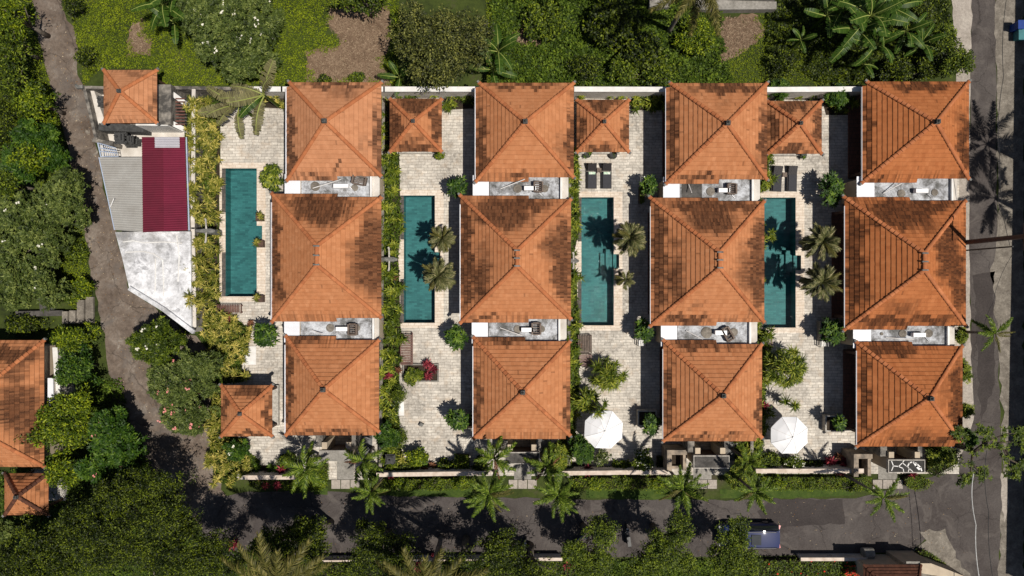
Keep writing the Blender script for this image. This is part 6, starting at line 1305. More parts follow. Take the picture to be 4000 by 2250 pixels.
def palm(label, px, py, h, meshes, nf, sc=1.0, seed=0, name='palm_tree', base=None, tr=.11, bark='palmbark', tilt=(-.25, .55), group=None, az0=None, dirs=None, swell=1.0):
    rng = random.Random(seed); x, y, z = W(px, py, h); b = G(*base) if base else (x + rng.uniform(-.25, .25), y + rng.uniform(-.25, .25), 0)
    root = thing(name, label, 'palm tree', (b[0], b[1], 0), group); m = MB(); n = 12
    P = [Vector((b[0] + (x - b[0]) * (i / n) ** 1.3, b[1] + (y - b[1]) * (i / n) ** 1.3, h * .96 * i / n)) for i in range(n + 1)]
    m.tube(P, [tr * (1.35 if i == 0 else swell if 2 < i < 6 else 1.0 - .25 * i / n) * (1 + .05 * (i % 2)) for i in range(n + 1)], 10); m.build('trunk', MT[bark], root, True)
    m = MB(); m.tube([(x, y, h * .94), (x, y, h + .1)], [tr * .75, tr * .3], 8); m.build('crownshaft', MT['lf_palm'], root)
    for k in range(nf):
        a = (dirs[k] if dirs else (az0 or 0) + 2.39996 * k + rng.uniform(-.2, .2)); t = k / max(1, nf - 1)
        mm = meshes[k % len(meshes)]
        if id(meshes) in DEAD and rng.random() < .13: mm = DEAD[id(meshes)]
        o = bpy.data.objects.new('frond', mm); C.objects.link(o); o.parent = root
        o.location = (x - b[0], y - b[1], h - .02 * k); s = sc * rng.uniform(.85, 1.1); o.scale = (s, s, s)
        o.rotation_euler = (rng.uniform(-.4, .4), -(rng.uniform(-.12, .12) + tilt[1] + (tilt[0] - tilt[1]) * t), a)
    return root
TF = 'feathery palms lining the street'
palm('feathery street palm right of the pale gate', 1448, 1924, 5.2, FOX, 14, .78, 901, tilt=(-.1, .9), group=TF)
palm('feathery street palm left of the second gate, long frond pointing down', 1911, 1928, 5.6, FOX, 15, .98, 902, tilt=(-.1, .9), group=TF)
palm('feathery street palm right of the second gate', 2181, 1935, 5.4, FOX, 15, .92, 903, tilt=(-.1, .9), group=TF)
palm('feathery street palm left of the third gate slabs', 2668, 1912, 5.6, FOX, 13, 1.0, 904, tilt=(-.1, .85), group=TF)
palm('feathery street palm right of the third gate', 2950, 1924, 5.4, FOX, 14, .86, 905, tilt=(-.1, .9), group=TF)
palm('feathery street palm below the vein-topped gate, rightmost in the row', 3452, 1945, 5.6, FOX, 10, .92, 906, tilt=(-.1, .7), group=TF)
palm('wind-blown palm standing alone on the road at the right', 3888, 1302, 4.4, FOX, 10, .85, 907, tilt=(-.1, .7), base=(3735, 1294))
palm('drooping broad-leaved palm left of the pale gate', 1195, 1830, 3.6, BRO, 12, .95, 911, tilt=(-.2, .9))
palm('drooping broad-leaved palm right of the pale gate path', 1420, 1800, 3.4, BRO, 11, .82, 912, tilt=(-.2, .9))
palm('drooping broad-leaved palm left of the second gate', 1930, 1790, 3.6, BRO, 12, .85, 913, tilt=(-.2, .9))
palm('drooping broad-leaved palm right of the second gate', 2130, 1825, 3.4, BRO, 12, .8, 914, tilt=(-.2, .9))
palm('dark feathery palm behind the front wall right of the third gate', 2920, 1800, 3.0, BRO, 9, .7, 915, tilt=(-.2, .9))
PP = 'bushy short palms beside the pools'
palm('bushy pool palm, upper of the two beside the second pool', 1727, 932, 3.0, FAN, 30, .9, 921, tilt=(-.35, 1.2), group=PP, tr=.16)
palm('bushy pool palm, larger lower one beside the second pool', 1715, 1076, 3.4, FAN, 34, 1.15, 922, tilt=(-.35, 1.2), group=PP, tr=.18)
palm('large bushy palm at the upper right of the third pool', 2463, 930, 3.6, FAN, 34, 1.15, 923, tilt=(-.35, 1.2), group=PP, tr=.18)
palm('smallest bushy palm, right of the third pool below the alcove', 2444, 1092, 2.0, FAN, 22, .68, 924, tilt=(-.35, 1.2), group=PP, tr=.12)
palm('bushy palm right of the fourth pool, greener upper one', 3212, 945, 3.6, FAN, 34, 1.18, 925, tilt=(-.35, 1.2), group=PP, tr=.18)
palm('bushy palm right of the fourth pool, browner lower one', 3212, 1102, 3.6, FAN, 32, 1.18, 926, tilt=(-.35, 1.2), group=PP, tr=.18)
palm('tall coconut palm rooted below the bottom edge, left one with hanging fronds', 1085, 2275, 9.5, COC, 11, .95, 931, tilt=(-.35, .75), dirs=[1.35, 1.75, 2.2, .95, .5, 2.8, 3.6, 4.4, 5.2, 6.0, 0.1], tr=.2)
palm('tall coconut palm rooted below the bottom edge, right one with hanging fronds', 1665, 2300, 9.5, COC, 12, .95, 932, tilt=(-.35, .75), dirs=[1.55, 2.0, 1.2, .8, 2.5, .3, 3.1, 3.9, 4.6, 5.3, 6.0, 2.9], tr=.2)
palm('coconut palm with leaning bare trunk, crown above the top edge', 2738, -84, 9.5, COC, 18, .85, 933, base=(2611, 124), tilt=(-.4, .7), tr=.17)
palm('coconut palm beyond the top edge, shading the wild field', 2350, -300, 10.5, COC, 14, .95, 934, tilt=(-.4, .7), tr=.2)
palm('coconut palm beyond the right edge, casting star shadows on the road', 4480, 560, 9.5, COC, 14, .95, 935, tilt=(-.4, .7), tr=.2)
palm('small coconut palm beyond the right edge, casting a shadow beside the pole', 4400, 810, 8.0, COC, 11, .75, 936, tilt=(-.4, .7), tr=.18)

# --- banana plants
def banana_leaf(name, L, w, seed, mat='lf_banana', torn=.25, droop=.5):
    rng = np.random.default_rng(seed); mb = MB(); n = 26; V = []; F = []; T = []
    ts = np.linspace(0, 1, n)
    def P(t): return np.array([L * t, 0, L * (.5 * t - droop * t * t)])
    for i in range(n - 1):
        a, b = ts[i], ts[i + 1]
        wf = lambda t: w * (math.sin(min(1, max(0, (t - .12) / .9)) * math.pi) ** .45 if t > .12 else 0)
        pa, pb = P(a), P(b)
        for s in (-1, 1):
            wa, wb = wf(a), wf(b)
            if wa + wb < .01: continue
            cut = rng.uniform(0, .12) if rng.random() < torn else 0
            dz = rng.uniform(-.12, .06) if cut else 0
            v = [pa + [0, s * .015, .004], pb + [0, s * .015, .004], pb + [-.02 - cut * .15 + .10 * w, s * wb, -.18 * wb + dz], pa + [.10 * w, s * wa, -.18 * wa + dz]]
            k = len(V); V += v; F.append((k, k + 1, k + 2, k + 3) if s < 0 else (k + 3, k + 2, k + 1, k)); T.append(min(max(rng.normal(.4, .1), 0), 1))
    mb.add(V, np.array(F), 0, T)
    pts = [tuple(P(t) + np.array([0, 0, .008])) for t in np.linspace(0, 1, 10)]
    mb.tube(pts, [.04 * (1 - .8 * t) for t in np.linspace(0, 1, 10)], 5, 1)
    o = mb.build(name, [MT[mat], MT['lf_midrib']]); me = o.data; bpy.data.objects.remove(o); return me
MT['lf_midrib'] = leafmat('leaf_midrib', (0.2, 0.24, 0.06), (0.30, 0.34, 0.09), (0.36, 0.40, 0.12))
BAN = [banana_leaf('ban', 1.9, .27, 850 + k, torn=.2 + .15 * k, droop=.45 + .1 * k) for k in range(4)]
DRY = [banana_leaf('dryban', 1.9, .30, 860 + k, 'lf_dryban', torn=.8, droop=.5) for k in range(3)]
def banana(label, px, py, h, nf, sc, seed, src=None, tilt=(.0, .9), dirs=None):
    src = src or BAN; rng = random.Random(seed); x, y, z = W(px, py, h); root = thing('banana_plant', label, 'banana plant', (x, y, 0)); m = MB()
    m.tube([(x, y, 0), (x, y, h * .5), (x, y, h)], [.14, .11, .07], 8); m.build('stem', MT['lf_mid'], root)
    for k in range(nf):
        o = bpy.data.objects.new('leaf', src[k % len(src)]); C.objects.link(o); o.parent = root; o.location = (0, 0, h - .03 * k); s = sc * rng.uniform(.8, 1.15); o.scale = (s, s, s)
        a = dirs[k] if dirs else 2.39996 * k + rng.uniform(-.35, .35); t = k / max(1, nf - 1)
        o.rotation_euler = (rng.uniform(-.5, .5), -(tilt[1] + (tilt[0] - tilt[1]) * t), a)
    return root
for i, (px, py, h, nf, sc, lab) in enumerate(((3300, 30, 3.2, 9, .95, 'at the top edge, left in the big clump'), (3400, 60, 4.0, 11, 1.1, 'tallest, in the middle of the big clump'), (3350, 120, 3.2, 9, 1.0, 'low in the middle of the big clump'), (3480, 25, 3.4, 9, .95, 'upper right in the big clump'),
        (3230, 60, 2.8, 7, .8, 'left rim of the big clump'), (3540, 120, 2.6, 8, .75, 'right in the big clump, narrow torn leaves'), (3600, 170, 2.2, 8, .65, 'smallest at the right of the big clump'), (3420, 170, 2.8, 8, .85, 'lowest in the big clump, long leaves hanging'), (3128, 155, 2.0, 5, .5, 'lone small one left of the big clump'), (3375, 250, 1.4, 6, .5, 'young one near the rightmost top villa'),
        (640, 15, 3.2, 9, .95, 'beside the flowering frangipani at the top left'), (680, 90, 2.4, 5, .8, 'lower one beside the flowering frangipani'), (1945, 200, 2.4, 7, .8, 'right of the broad olive tree'), (1925, 270, 1.8, 6, .7, 'small, at the lower right of the olive tree'), (1560, 300, 1.4, 5, .6, 'young, left below the broad olive tree'), (700, -30, 3.2, 6, .9, 'cut by the top edge near the frangipani'))):
    banana('banana plant ' + lab, px, py, h, nf, sc * 1.3, 870 + i)
banana('travellers palm with torn, partly dry leaves over the back wall, upper part', 1030, 370, 3.4, 7, 1.5, 890, DRY + BAN[3:], dirs=[.6, .9, 3.6, 4.0, 3.3, 2.9, 4.5])
banana('travellers palm with torn leaves spilling onto the first terrace', 930, 415, 2.8, 6, 1.35, 891, DRY, dirs=[3.9, 4.3, 3.5, .5, 2.6, 4.8])

# --- the bare-armed frangipani leaning over the junction
rng = np.random.default_rng(77); x, y, _ = G(3730, 1735); root = thing('leaning_tree', 'dark-branched tree with leaf tufts reaching over the junction at the right', 'tree', (x, y, 0))
m = MB(); arms = [[(3745, 1745, 1.5), (3770, 1752, 3.0), (3800, 1765, 3.6), (3860, 1745, 4.0), (3920, 1755, 4.3), (3935, 1790, 4.4), (3985, 1815, 4.3)], [(3800, 1765, 3.6), (3795, 1810, 3.9), (3790, 1860, 4.0), (3770, 1875, 3.9)], [(3800, 1765, 3.6), (3840, 1735, 4.2), (3880, 1715, 4.5), (3930, 1695, 4.7), (3980, 1690, 4.8)], [(3770, 1752, 3.0), (3760, 1710, 3.6), (3745, 1690, 3.8)], [(3860, 1745, 4.0), (3900, 1730, 4.4), (3950, 1725, 4.6), (4000, 1740, 4.6)], [(3795, 1810, 3.9), (3825, 1840, 4.0), (3845, 1855, 4.1)], [(3880, 1715, 4.5), (3860, 1690, 4.6), (3835, 1685, 4.7)], [(3930, 1755, 4.3), (3945, 1830, 4.2), (3960, 1845, 4.2)]]
m.tube([(x, y, -.05), W(3745, 1745, 1.5)], [.2, .17], 8)
tips = []
for ai, a in enumerate(arms):
    P = [W(*p) for p in a]; r0 = .15 if ai == 0 else .09; m.tube(P, [r0 * (1 - .65 * i / (len(P) - 1)) for i in range(len(P))], 7); tips += P[1:] if ai else P[2:]; tips += [P[-1]] * 3
m.build('trunk', MT['darkbark'], root, True)
tips = np.array(tips); tips = np.repeat(tips, 5, 0) + rng.normal(0, .22, (len(tips) * 5, 3)) * [1, 1, .4]; mb = MB(); rosettes(mb, tips, 9, .27, .09, .05, .8, .3, 2, rng.uniform(.2, .7, len(tips)), 0, rng); mb.build('crown', MT['lf_mid'], root)

# ================================================================== FURNITURE AND VEHICLES
def parasol(label, px, py, rot, r=1.52, z=2.55):
    x, y, _ = W(px, py, z + .3); root = thing('parasol', label, 'parasol', (x, y, 0), 'white garden parasols'); m = MB(); V = []; F = []; n = 8; top = .62
    ring = [(0.04, top), (.35, .50), (.7, .26), (1.0, 0.0)]
    for i, (f, hh) in enumerate(ring):
        for k in range(n * 4):
            a = rot + 2 * math.pi * k / (n * 4); e = (k % 4) / 4; sag = math.cos(math.pi / n) / math.cos((e - .5) * 2 * math.pi / n)
            q = sag if f > .1 else 1; dz = -.05 * math.sin(e * math.pi) * f
            V.append((x + r * f * q / math.cos(0) * math.cos(a) * 1.0, y + r * f * q * math.sin(a), z + hh + dz))
    N = n * 4
    for i in range(3):
        for k in range(N): F.append((i * N + k, (i + 1) * N + k, (i + 1) * N + (k + 1) % N, i * N + (k + 1) % N))
    F.append(tuple(range(N))); 
    for k in range(N):
        V.append((V[3 * N + k][0], V[3 * N + k][1], V[3 * N + k][2] - .12))
    for k in range(N): F.append((3 * N + k, 4 * N + k, 4 * N + (k + 1) % N, 3 * N + (k + 1) % N))
    m.add(V, F); m.build('canopy', MT['canvas'], root)
    m = MB()
    for k in range(8):
        a = rot + k * math.pi / 4; m = MB(); m.tube([(x, y, z + top - .06), (x + r * .97 * math.cos(a), y + r * .97 * math.sin(a), z - .03)], .018, 5); m.build('rib', MT['greywood'], root)
    m = MB(); m.tube([(x, y, .12), (x, y, z + top + .08)], .03, 8); m.build('pole', MT['greywood'], root)
    m = MB(); m.lathe((x, y, z + top), [(.07, 0), (.06, .05), (.03, .1)], 8); m.build('finial', MT['metal'], root)
    m = MB(); m.box(x - .35, y - .35, .051, x + .35, y + .35, .13); m.build('base', MT['greyslab'], root)
    # white fabric panels are separated by raised seams
    m = MB()
    for k in range(8):
        a = rot + k * math.pi / 4
        P = [(x + r * f * math.cos(a), y + r * f * math.sin(a), z + hh + .006) for f, hh in ring]; m.tube(P, .014, 5)
    m.build('seam', MT['white'], root)
parasol('large white parasol, left one, partly under the pandanus leaves', 2360, 1681, .35)
parasol('large white parasol, right one, with a small hole at its centre', 3090, 1704, .39, 1.47)

def lounger(label, px, py, rz, back=.7, towel=None, group='dark sun loungers in pairs'):
    """head end towards +y before rotation"""
    x, y, _ = W(px, py, .35); root = thing('sun_lounger', label, 'sun lounger', (x, y, .05), group); root.rotation_euler = (0, 0, rz)
    m = MB(); m.box(x - .33, y - 1.0, .25, x + .33, y + .32, .33); m.build('seat', MT['wicker'], root)
    m = MB(); m.cbox((x, y + .62, .33 + .3 * math.sin(back) + .02), (.66, .68, .06), rx=back); m.build('backrest', MT['wicker'], root)
    m = MB(); m.box(x - .30, y - .97, .332, x + .30, y + .28, .40); m.build('cushion', MT['cushion'], root)
    for sx in (-1, 1):
        for yy in (-.93, .25, .92): m = MB(); m.box(x + sx * .29 - .03, y + yy - .03, .051, x + sx * .29 + .03, y + yy + .03, .248); m.build('leg', MT['wicker'], root)
    for sx in (-1, 1): m = MB(); m.box(x + sx * .36 - .025, y - 1.0, .22, x + sx * .36 + .025, y + 1.0, .30); m.build('side_rail', MT['wicker'], root)
    if towel:
        t = MB(); t.tube([(x - .26, y + .22, .46), (x + .26, y + .22, .46)], .06, 8); t.tube([(x - .25, y + .13, .45), (x + .25, y + .13, .45)], .05, 8)
        tag(t.build('rolled_towel', MT['towel'], at=(x, y, .4)), towel, 'towel', 'rolled green and white towels')
    return root
lounger('dark lounger with a rolled towel, left of the upright pair', 2312, 686, 0, .75, 'rolled green and white towel on the left upright lounger'); lounger('dark lounger with a rolled towel, right of the upright pair', 2370, 686, 0, .75, 'rolled green and white towel on the right upright lounger')
lounger('dark lounger without towel, left of the lower right pair', 3036, 697, -.06, .35); lounger('dark lounger without towel, right of the lower right pair', 3095, 697, -.02, .35)
def stool(label, px, py, w=.34, mat='greywood', h=.42):
    x, y, _ = W(px, py, h); t = thing('side_table', label, 'side table', (x, y, 0), 'small dark tables between the loungers'); m = MB(); m.box(x - w / 2, y - w / 2, h - .05, x + w / 2, y + w / 2, h); m.build('top', MT[mat], t)
    for sx in (-1, 1):
        for sy in (-1, 1): m = MB(); m.box(x + sx * (w / 2 - .03) - .02, y + sy * (w / 2 - .03) - .02, .05, x + sx * (w / 2 - .03) + .02, y + sy * (w / 2 - .03) + .02, h - .052); m.build('leg', MT[mat], t)
stool('small square table between the upright loungers', 2341, 665); stool('small square table between the tilted loungers', 3066, 682)
def chair(label, px, py, rz):
    x, y, _ = W(px, py, .45); t = thing('garden_chair', label, 'chair', (x, y, .05), 'white slatted garden chairs'); t.rotation_euler = (0, 0, rz)
    for k in range(4): m = MB(); m.box(x - .24 + k * .13, y - .22, .42, x - .24 + k * .13 + .08, y + .22, .45); m.build('seat_slat', MT['white'], t)
    m = MB(); m.box(x - .27, y + .23, .40, x + .27, y + .27, .9); m.build('backrest', MT['white'], t)
    for sx in (-1, 1):
        m = MB(); m.box(x + sx * .29 - .025, y - .24, .6, x + sx * .29 + .025, y + .26, .64); m.build('armrest', MT['black'], t)
        for yy in (-.21, .24): m = MB(); m.box(x + sx * .26 - .02, y + yy - .02, .0, x + sx * .26 + .02, y + yy + .02, .415 if yy > 0 else .598); m.build('leg', MT['black'], t)
chair('white slatted chair below the third pool frangipani', 2508, 1340, 0); chair('white slatted chair by the fourth compound planter', 3216, 1342, .1); chair('white slatted chair beside the slim frangipani near the loungers', 2514, 700, 1.6)
def deck(label, x0p, y0p, x1p, y1p, mat='redwood', horiz=True, z=.5):
    a = W(x0p, y1p, z); b = W(x1p, y0p, z); t = thing('slatted_daybed', label, 'daybed', ((a[0] + b[0]) / 2, (a[1] + b[1]) / 2, .05), 'slatted wooden daybeds'); m = MB()
    n = int((b[1] - a[1]) / .13) if horiz else int((b[0] - a[0]) / .13)
    for k in range(n):
        if horiz: m.box(a[0] + .05, a[1] + k * .13, z - .04, b[0] - .05, a[1] + k * .13 + .09, z)
        else: m.box(a[0] + k * .13, a[1] + .05, z - .04, a[0] + k * .13 + .09, b[1] - .05, z)
    m.build('slats', MT[mat], t); m = MB(); m.box(a[0], a[1], z - .16, a[0] + .05, b[1], z + .02); m.box(b[0] - .05, a[1], z - .16, b[0], b[1], z + .02); m.box(a[0] + .05, a[1] - .02, z - .16, b[0] - .05, a[1] - .002, z + .02); m.box(a[0] + .05, b[1] + .002, z - .16, b[0] - .05, b[1] + .02, z + .02); m.build('frame', MT[mat], t)
    for xx in (a[0] + .03, b[0] - .11):
        for yy in (a[1] + .03, b[1] - .11): m = MB(); m.box(xx, yy, .0, xx + .08, yy + .08, z - .162); m.build('leg', MT[mat], t)
deck('red-brown slatted daybed below the second pool', 1563, 1300, 1612, 1424); deck('grey weathered slatted daybed below the third pool', 2258, 1308, 2312, 1380, 'greywood', False)
deck('dark slatted daybed half in shade under the weathered one', 2262, 1384, 2312, 1430, 'redwood'); deck('dark wooden daybed under the first pool beside the curved bed', 845, 1190, 942, 1224, 'redwood', False); deck('small wooden bench end left of the right pandanus', 2990, 1318, 3018, 1360, 'redwood')
def pot(label, px, py, r, mat='wicker', plant=PY, s=.6, square=False, h=.5):
    x, y, _ = W(px, py, h); t = thing('plant_pot', label, 'potted plant', (x, y, .055), 'potted plants on the terraces'); m = MB()
    if square: m.box(x - r, y - r, 0.056, x + r, y + r, h)
    else: m.lathe((x, y, .056), [(r * .7, 0), (r, h * .6), (r * .95, h - .05), (r * .8, h - .06)], 14)
    m.build('pot', MT[mat], t); o = bpy.data.objects.new('foliage', plant[0]); C.objects.link(o); o.parent = t; o.location = (0, 0, h - .45); o.scale = (s, s, s); o.rotation_euler = (0, 0, px % 6)
for k, (px, py, w) in enumerate(((1012, 849, 'topmost'), (1014, 952, 'middle'), (1014, 1167, 'lowest'))): pot('yellow spiky plant in a brown cube pot, %s along the first pool' % w, px, py, .27, 'wood', PY, .85, True)
pot('round dark pot with a plant, left below the second pavilion', 2296, 603, .26, 'black', PD, .7); pot('round dark pot with a plant, right below the second pavilion', 2397, 605, .3, 'black', PG, .55)
pot('shaded potted plant below the third pavilion', 3140, 606, .25, 'black', PD, .7); pot('potted plant under the lower palm of the third pool', 2420, 1100, .25, 'wicker', PG, .6)
# winged statues on the strips
def statue(label, px, py, s=1.0, zz=0.0):
    x, y, _ = W(px, py, 1.3 + zz); t = thing('winged_statue', label, 'statue', (x, y, 0), 'winged stone statues beside the pools')
    m = MB(); m.box(x - .25, y - .2, 0, x + .25, y + .2, 1.0 + zz); m.build('pedestal', MT['stone'], t)
    m = MB(); m.tube([(x - .75 * s, y + .02, 1.12 + zz), (x - .2, y, 1.2 + zz), (x + .3 * s, y, 1.18 + zz), (x + .62 * s, y - .02, 1.05 + zz)], [.10, .17, .2, .1], 8); m.lathe((x - .7 * s, y + .02, 1.1 + zz), [(.1, 0), (.13, .1), (.05, .2)], 8); m.build('body', MT['stone'], t)
    for sg in (-1, 1):
        m = MB(); m.cbox((x + .05, y + sg * .5 * s, 1.34 + zz), (.11, .72 * s, .05), 0, 0, 0, sg * .12); m.cbox((x + .02, y + sg * .82 * s, 1.36 + zz), (.12, .2 * s, .05), sg * .3); m.build('wing', MT['palestone'], t)
statue('winged stone statue with both white wings clear, left of the first pool', 803, 901, zz=1.1); statue('winged stone statue in the strip opposite the second pool', 1518, 1012); statue('dark statue half hidden by the villa eave, left of the third pool', 2238, 1018, .7)
shrine('dark pyramid-roofed stone lantern in the front bed above the long wall', 1522, 1798, .75, 1.3)
x, y, _ = G(1647, 1655); m = MB(); m.prism([(x - .2, y - .12), (x - .05, y + .16), (x + .22, y + .02), (x + .1, y - .16)], .051, .35); tag(m.build('stone_block', MT['stone'], at=(x, y, 0)), 'small grey angular stone standing on the open second terrace', 'stone')
x, y, _ = W(3400, 2168, 1.0); m = MB(); P = [(x - .38, y, .6), (x + .38, y, .6)]; m.tube(P, .42, 18); tag(m.build('stone_drum', MT['greyslab'], at=(x, y, 0)), 'grey stone drum lying on its side by the gatehouse wall', 'stone drum')

# --- car
def car(px, py):
    x, y, _ = G(px, py); t = thing('parked_car', 'dark navy blue sport utility car parked under the bright street tree', 'car', (x, y, 0)); L, Wd = 4.75, 1.86
    xs = np.array([-2.37, -2.2, -1.6, -1.0, -.4, .4, 1.2, 1.9, 2.25, 2.36]); hw = np.array([.62, .80, .90, .92, .93, .93, .93, .91, .84, .74]); top = np.array([.66, .82, .96, 1.02, 1.04, 1.05, 1.05, 1.04, 1.0, .86])
    prof = [(-1.0, .30), (-1.0, .55), (-.985, .8), (-.9, .97), (-.6, 1.0), (0, 1.03), (.6, 1.0), (.9, .97), (.985, .8), (1.0, .55), (1.0, .30)]
    V = []; F = []; n = len(prof)
    for i in range(len(xs)):
        for a, b in prof: V.append((x + xs[i], y + a * hw[i], .30 + (b - .30) / .73 * (top[i] - .30)))
    for i in range(len(xs) - 1):
        for k in range(n - 1): F.append((i * n + k, i * n + k + 1, (i + 1) * n + k + 1, (i + 1) * n + k))
        F.append((i * n, (i + 1) * n, (i + 1) * n + n - 1, i * n + n - 1))
    F.append(tuple(range(n))); F.append(tuple(range((len(xs) - 1) * n, len(xs) * n))[::-1])
    m = MB(); m.add(V, F); body = m.build('body', MT['car'], t, True)
    cx_ = [-1.25, -.55, .3, 1.3, 1.95, 2.22]; cw = [.80, .74, .73, .72, .70, .74]; cz = [1.0, 1.52, 1.62, 1.62, 1.54, 1.02]
    m = MB(); V = []; F = []
    for i in range(6):
        for a, b in ((-1, 0), (-.96, .55), (-.86, .93), (-.5, 1.0), (.5, 1.0), (.86, .93), (.96, .55), (1, 0)):
            w0 = .86; V.append((x + cx_[i], y + a * (w0 + (cw[i] - w0) * b), 1.0 + (cz[i] - 1.0) * b))
    for i in range(5):
        for k in range(7): F.append((i * 8 + k, i * 8 + k + 1, i * 8 + 9 + k, i * 8 + 8 + k))
    m.add(V, F); m.build('cabin', MT['glass'], t, True)
    m = MB(); V = []; F = []
    for i, (q, w_, z_) in enumerate(((-.62, .62, 1.535), (0, .66, 1.645), (.8, .67, 1.67), (1.6, .66, 1.645), (2.06, .62, 1.56))):
        for a in (-1, -.6, 0, .6, 1): V.append((x + q, y + a * w_, z_ - .03 * a * a))
    for i in range(4):
        for k in range(4): F.append((i * 5 + k, (i + 1) * 5 + k, (i + 1) * 5 + k + 1, i * 5 + k + 1))
    m.add(V, F); m.build('roof_panel', MT['car'], t, True)
    m = MB(); m.box(x - .1, y - .38, 1.672, x + .62, y + .38, 1.685); m.build('sunroof', MT['glass'], t)
    for sg in (-1, 1):
        m = MB(); m.tube([(x - .5, y + sg * .6, 1.6), (x - .4, y + sg * .6, 1.70), (x + 1.75, y + sg * .6, 1.70), (x + 1.85, y + sg * .6, 1.64)], .02, 6); m.build('roof_rail', MT['black'], t)
        m = MB(); m.cbox((x - .95, y + sg * 1.02, 1.05), (.2, .2, .14)); m.build('mirror', MT['car'], t)
        m = MB(); m.cbox((x + 2.27, y + sg * .72, .9), (.14, .3, .12), sg * -.3); m.build('tail_light', MT['redlamp'], t)
        m = MB(); m.cbox((x - 2.22, y + sg * .62, .74), (.18, .3, .12), sg * .3); m.build('headlight', MT['clearlamp'], t)
        for xx in (-1.45, 1.4):
            m = MB(); m.tube([(x + xx, y + sg * .73, .34), (x + xx, y + sg * .94, .34)], .34, 20); w_ = m.build('wheel', MT['rubber'], t)
            m = MB(); m.tube([(x + xx, y + sg * .942, .34), (x + xx, y + sg * .955, .34)], .22, 14); m.build('rim', MT['rim'], w_)
car(2912, 2079)
def scooter(label, px, py, rz, bodymat):
    x, y, _ = G(px, py); t = thing('motor_scooter', label, 'scooter', (x, y, 0), 'scooters parked in the street shade'); t.rotation_euler = (0, 0, rz)
    for xx in (-.6, .6):
        m = MB(); m.tube([(x + xx, y - .05, .27), (x + xx, y + .05, .27)], .27, 16); m.build('wheel', MT['rubber'], t)
    m = MB(); m.tube([(x - .85, y, .7), (x - .5, y, .62), (x - .1, y, .5), (x + .15, y, .36), (x + .4, y, .45), (x + .52, y, .8), (x + .46, y, .95)], [.08, .17, .17, .15, .13, .15, .07], 9); m.build('body', MT[bodymat], t, True)
    m = MB(); m.cbox((x - .38, y, .8), (.75, .26, .1)); m.build('seat', MT['black'], t)
    m = MB(); m.tube([(x + .38, y - .33, 1.02), (x + .48, y - .1, .98), (x + .48, y + .1, .98), (x + .38, y + .33, 1.02)], .022, 6); m.build('handlebar', MT['metal'], t)
    m = MB(); m.cbox((x + .6, y, .82), (.1, .16, .14)); m.build('headlight', MT['clearlamp'], t)
    for sg in (-1, 1): m = MB(); m.tube([(x + .42, y + sg * .24, 1.02), (x + .45, y + sg * .3, 1.18), (x + .45, y + sg * .36, 1.18)], .025, 5); m.build('mirror', MT['black'], t)
MT['sc_blue'] = plain('scooter_blue', (0.25, 0.34, 0.48), (0.2, 0.28, 0.4), 3, .3, 0); MT['sc_dark'] = plain('scooter_black', (0.03, 0.03, 0.035), (0.02, 0.02, 0.02), 3, .3, 0)
scooter('pale blue scooter in the shade left of the mid-green street tree', 2268, 2098, .6, 'sc_blue'); scooter('second pale scooter just below the pale blue one', 2242, 2135, .9, 'sc_blue'); scooter('black scooter in deep shade between two street trees', 2448, 2082, 1.7, 'sc_dark'); scooter('black scooter at the far left of the parked ones', 2040, 2135, 1.2, 'sc_dark')

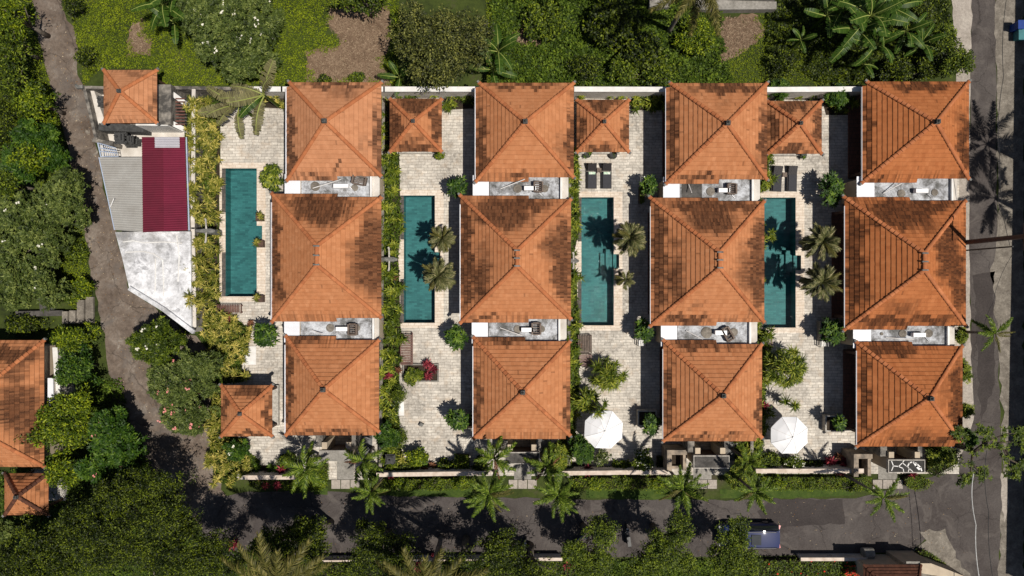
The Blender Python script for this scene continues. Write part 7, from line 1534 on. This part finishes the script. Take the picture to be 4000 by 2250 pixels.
# --- utility pole, cables, bins
x, y, _ = G(3678, 957); root = thing('utility_pole', 'brown utility pole with a crossarm beside the rightmost large villa', 'utility pole', (x, y, 0)); m = MB(); m.tube([(x, y, 0), (x, y + .03, 9.5)], [.2, .15], 12); m.build('post', MT['concretepole'], root)
m = MB(); m.box(x - .06, y - .9, 8.6, x + .06, y + .9, 8.72); m.build('crossarm', MT['metal'], root)
for k in (-.8, -.3, .3, .8): m = MB(); m.lathe((x, y + k, 8.722), [(.05, 0), (.06, .08), (.03, .16)], 8); m.build('insulator', MT['white'], root)
x2, y2, _ = G(3690, 985); m = MB(); m.tube([(x2, y2, 0), (x2 + .02, y2, 7.2)], [.06, .05], 8); tag(m.build('thin_pole', MT['cable'], at=(x2, y2, 0)), 'thin black pole just below the brown utility pole', 'pole')
def cable(label, pts, r=.012, mat='cable'):
    P = []
    for a, b in zip(pts[:-1], pts[1:]):
        A, B = Vector(W(*a)), Vector(W(*b))
        for k in range(10): t = k / 10; q = A.lerp(B, t); q.z -= 1.2 * t * (1 - t); P.append(q)
    P.append(Vector(W(*pts[-1]))); m = MB(); m.tube(P, r, 5); tag(m.build('overhead_cable', MT[mat], at=tuple(P[0])), label, 'cable')
cable('thin pale cable running down the junction below the leaning tree', [(3803, 1850, 4.5), (3812, 2050, 4.5), (3840, 2330, 4.5)], .028, 'paintline')
cable('dark cable along the right road, left of the pair', [(3855, 1760, 6.0), (3862, 2000, 6.0), (3892, 2330, 6.0)], .02)
cable('dark cable following the shoulder in the upper right', [(3940, -60, 6), (3920, 300, 6), (3905, 620, 6), (3945, 960, 6)], .02)
cable('cable slanting from the pole across the road shoulder', [(3960, 985, 6.5), (3880, 1180, 5), (3840, 1330, 4)], .014)
def bin_(label, px, py, w, h, mat, name, cat):
    x, y, _ = W(px, py, h); t = thing(name, label, cat, (x, y, 0)); m = MB(); w /= 2; V = [(x - w * .85, y - w * .85, .05), (x + w * .85, y - w * .85, .05), (x + w * .85, y + w * .85, .05), (x - w * .85, y + w * .85, .05), (x - w, y - w, h), (x + w, y - w, h), (x + w, y + w, h), (x - w, y + w, h)]
    m.add(V, [(0, 3, 2, 1), (4, 5, 6, 7), (0, 1, 5, 4), (1, 2, 6, 5), (2, 3, 7, 6), (3, 0, 4, 7)]); m.build('body', MT[mat], t); m = MB(); m.box(x - w * 1.06, y - w * 1.06, h + .002, x + w * 1.06, y + w * 1.06, h + .05); m.tube([(x - w, y - w * 1.1, h), (x + w, y - w * 1.1, h)], .03, 6); m.build('lid', MT[mat], t)
bin_('blue plastic bin at the upper right edge of the picture', 3992, 95, .6, 1.0, 'binblue', 'waste_bin', 'bin'); bin_('teal covered crate below the blue bin at the right edge', 3998, 133, .75, .7, 'teal', 'covered_crate', 'crate')
print('plants', SP[0], 'objects', len(bpy.data.objects), 'polys', sum(len(m.polygons) for m in bpy.data.meshes))
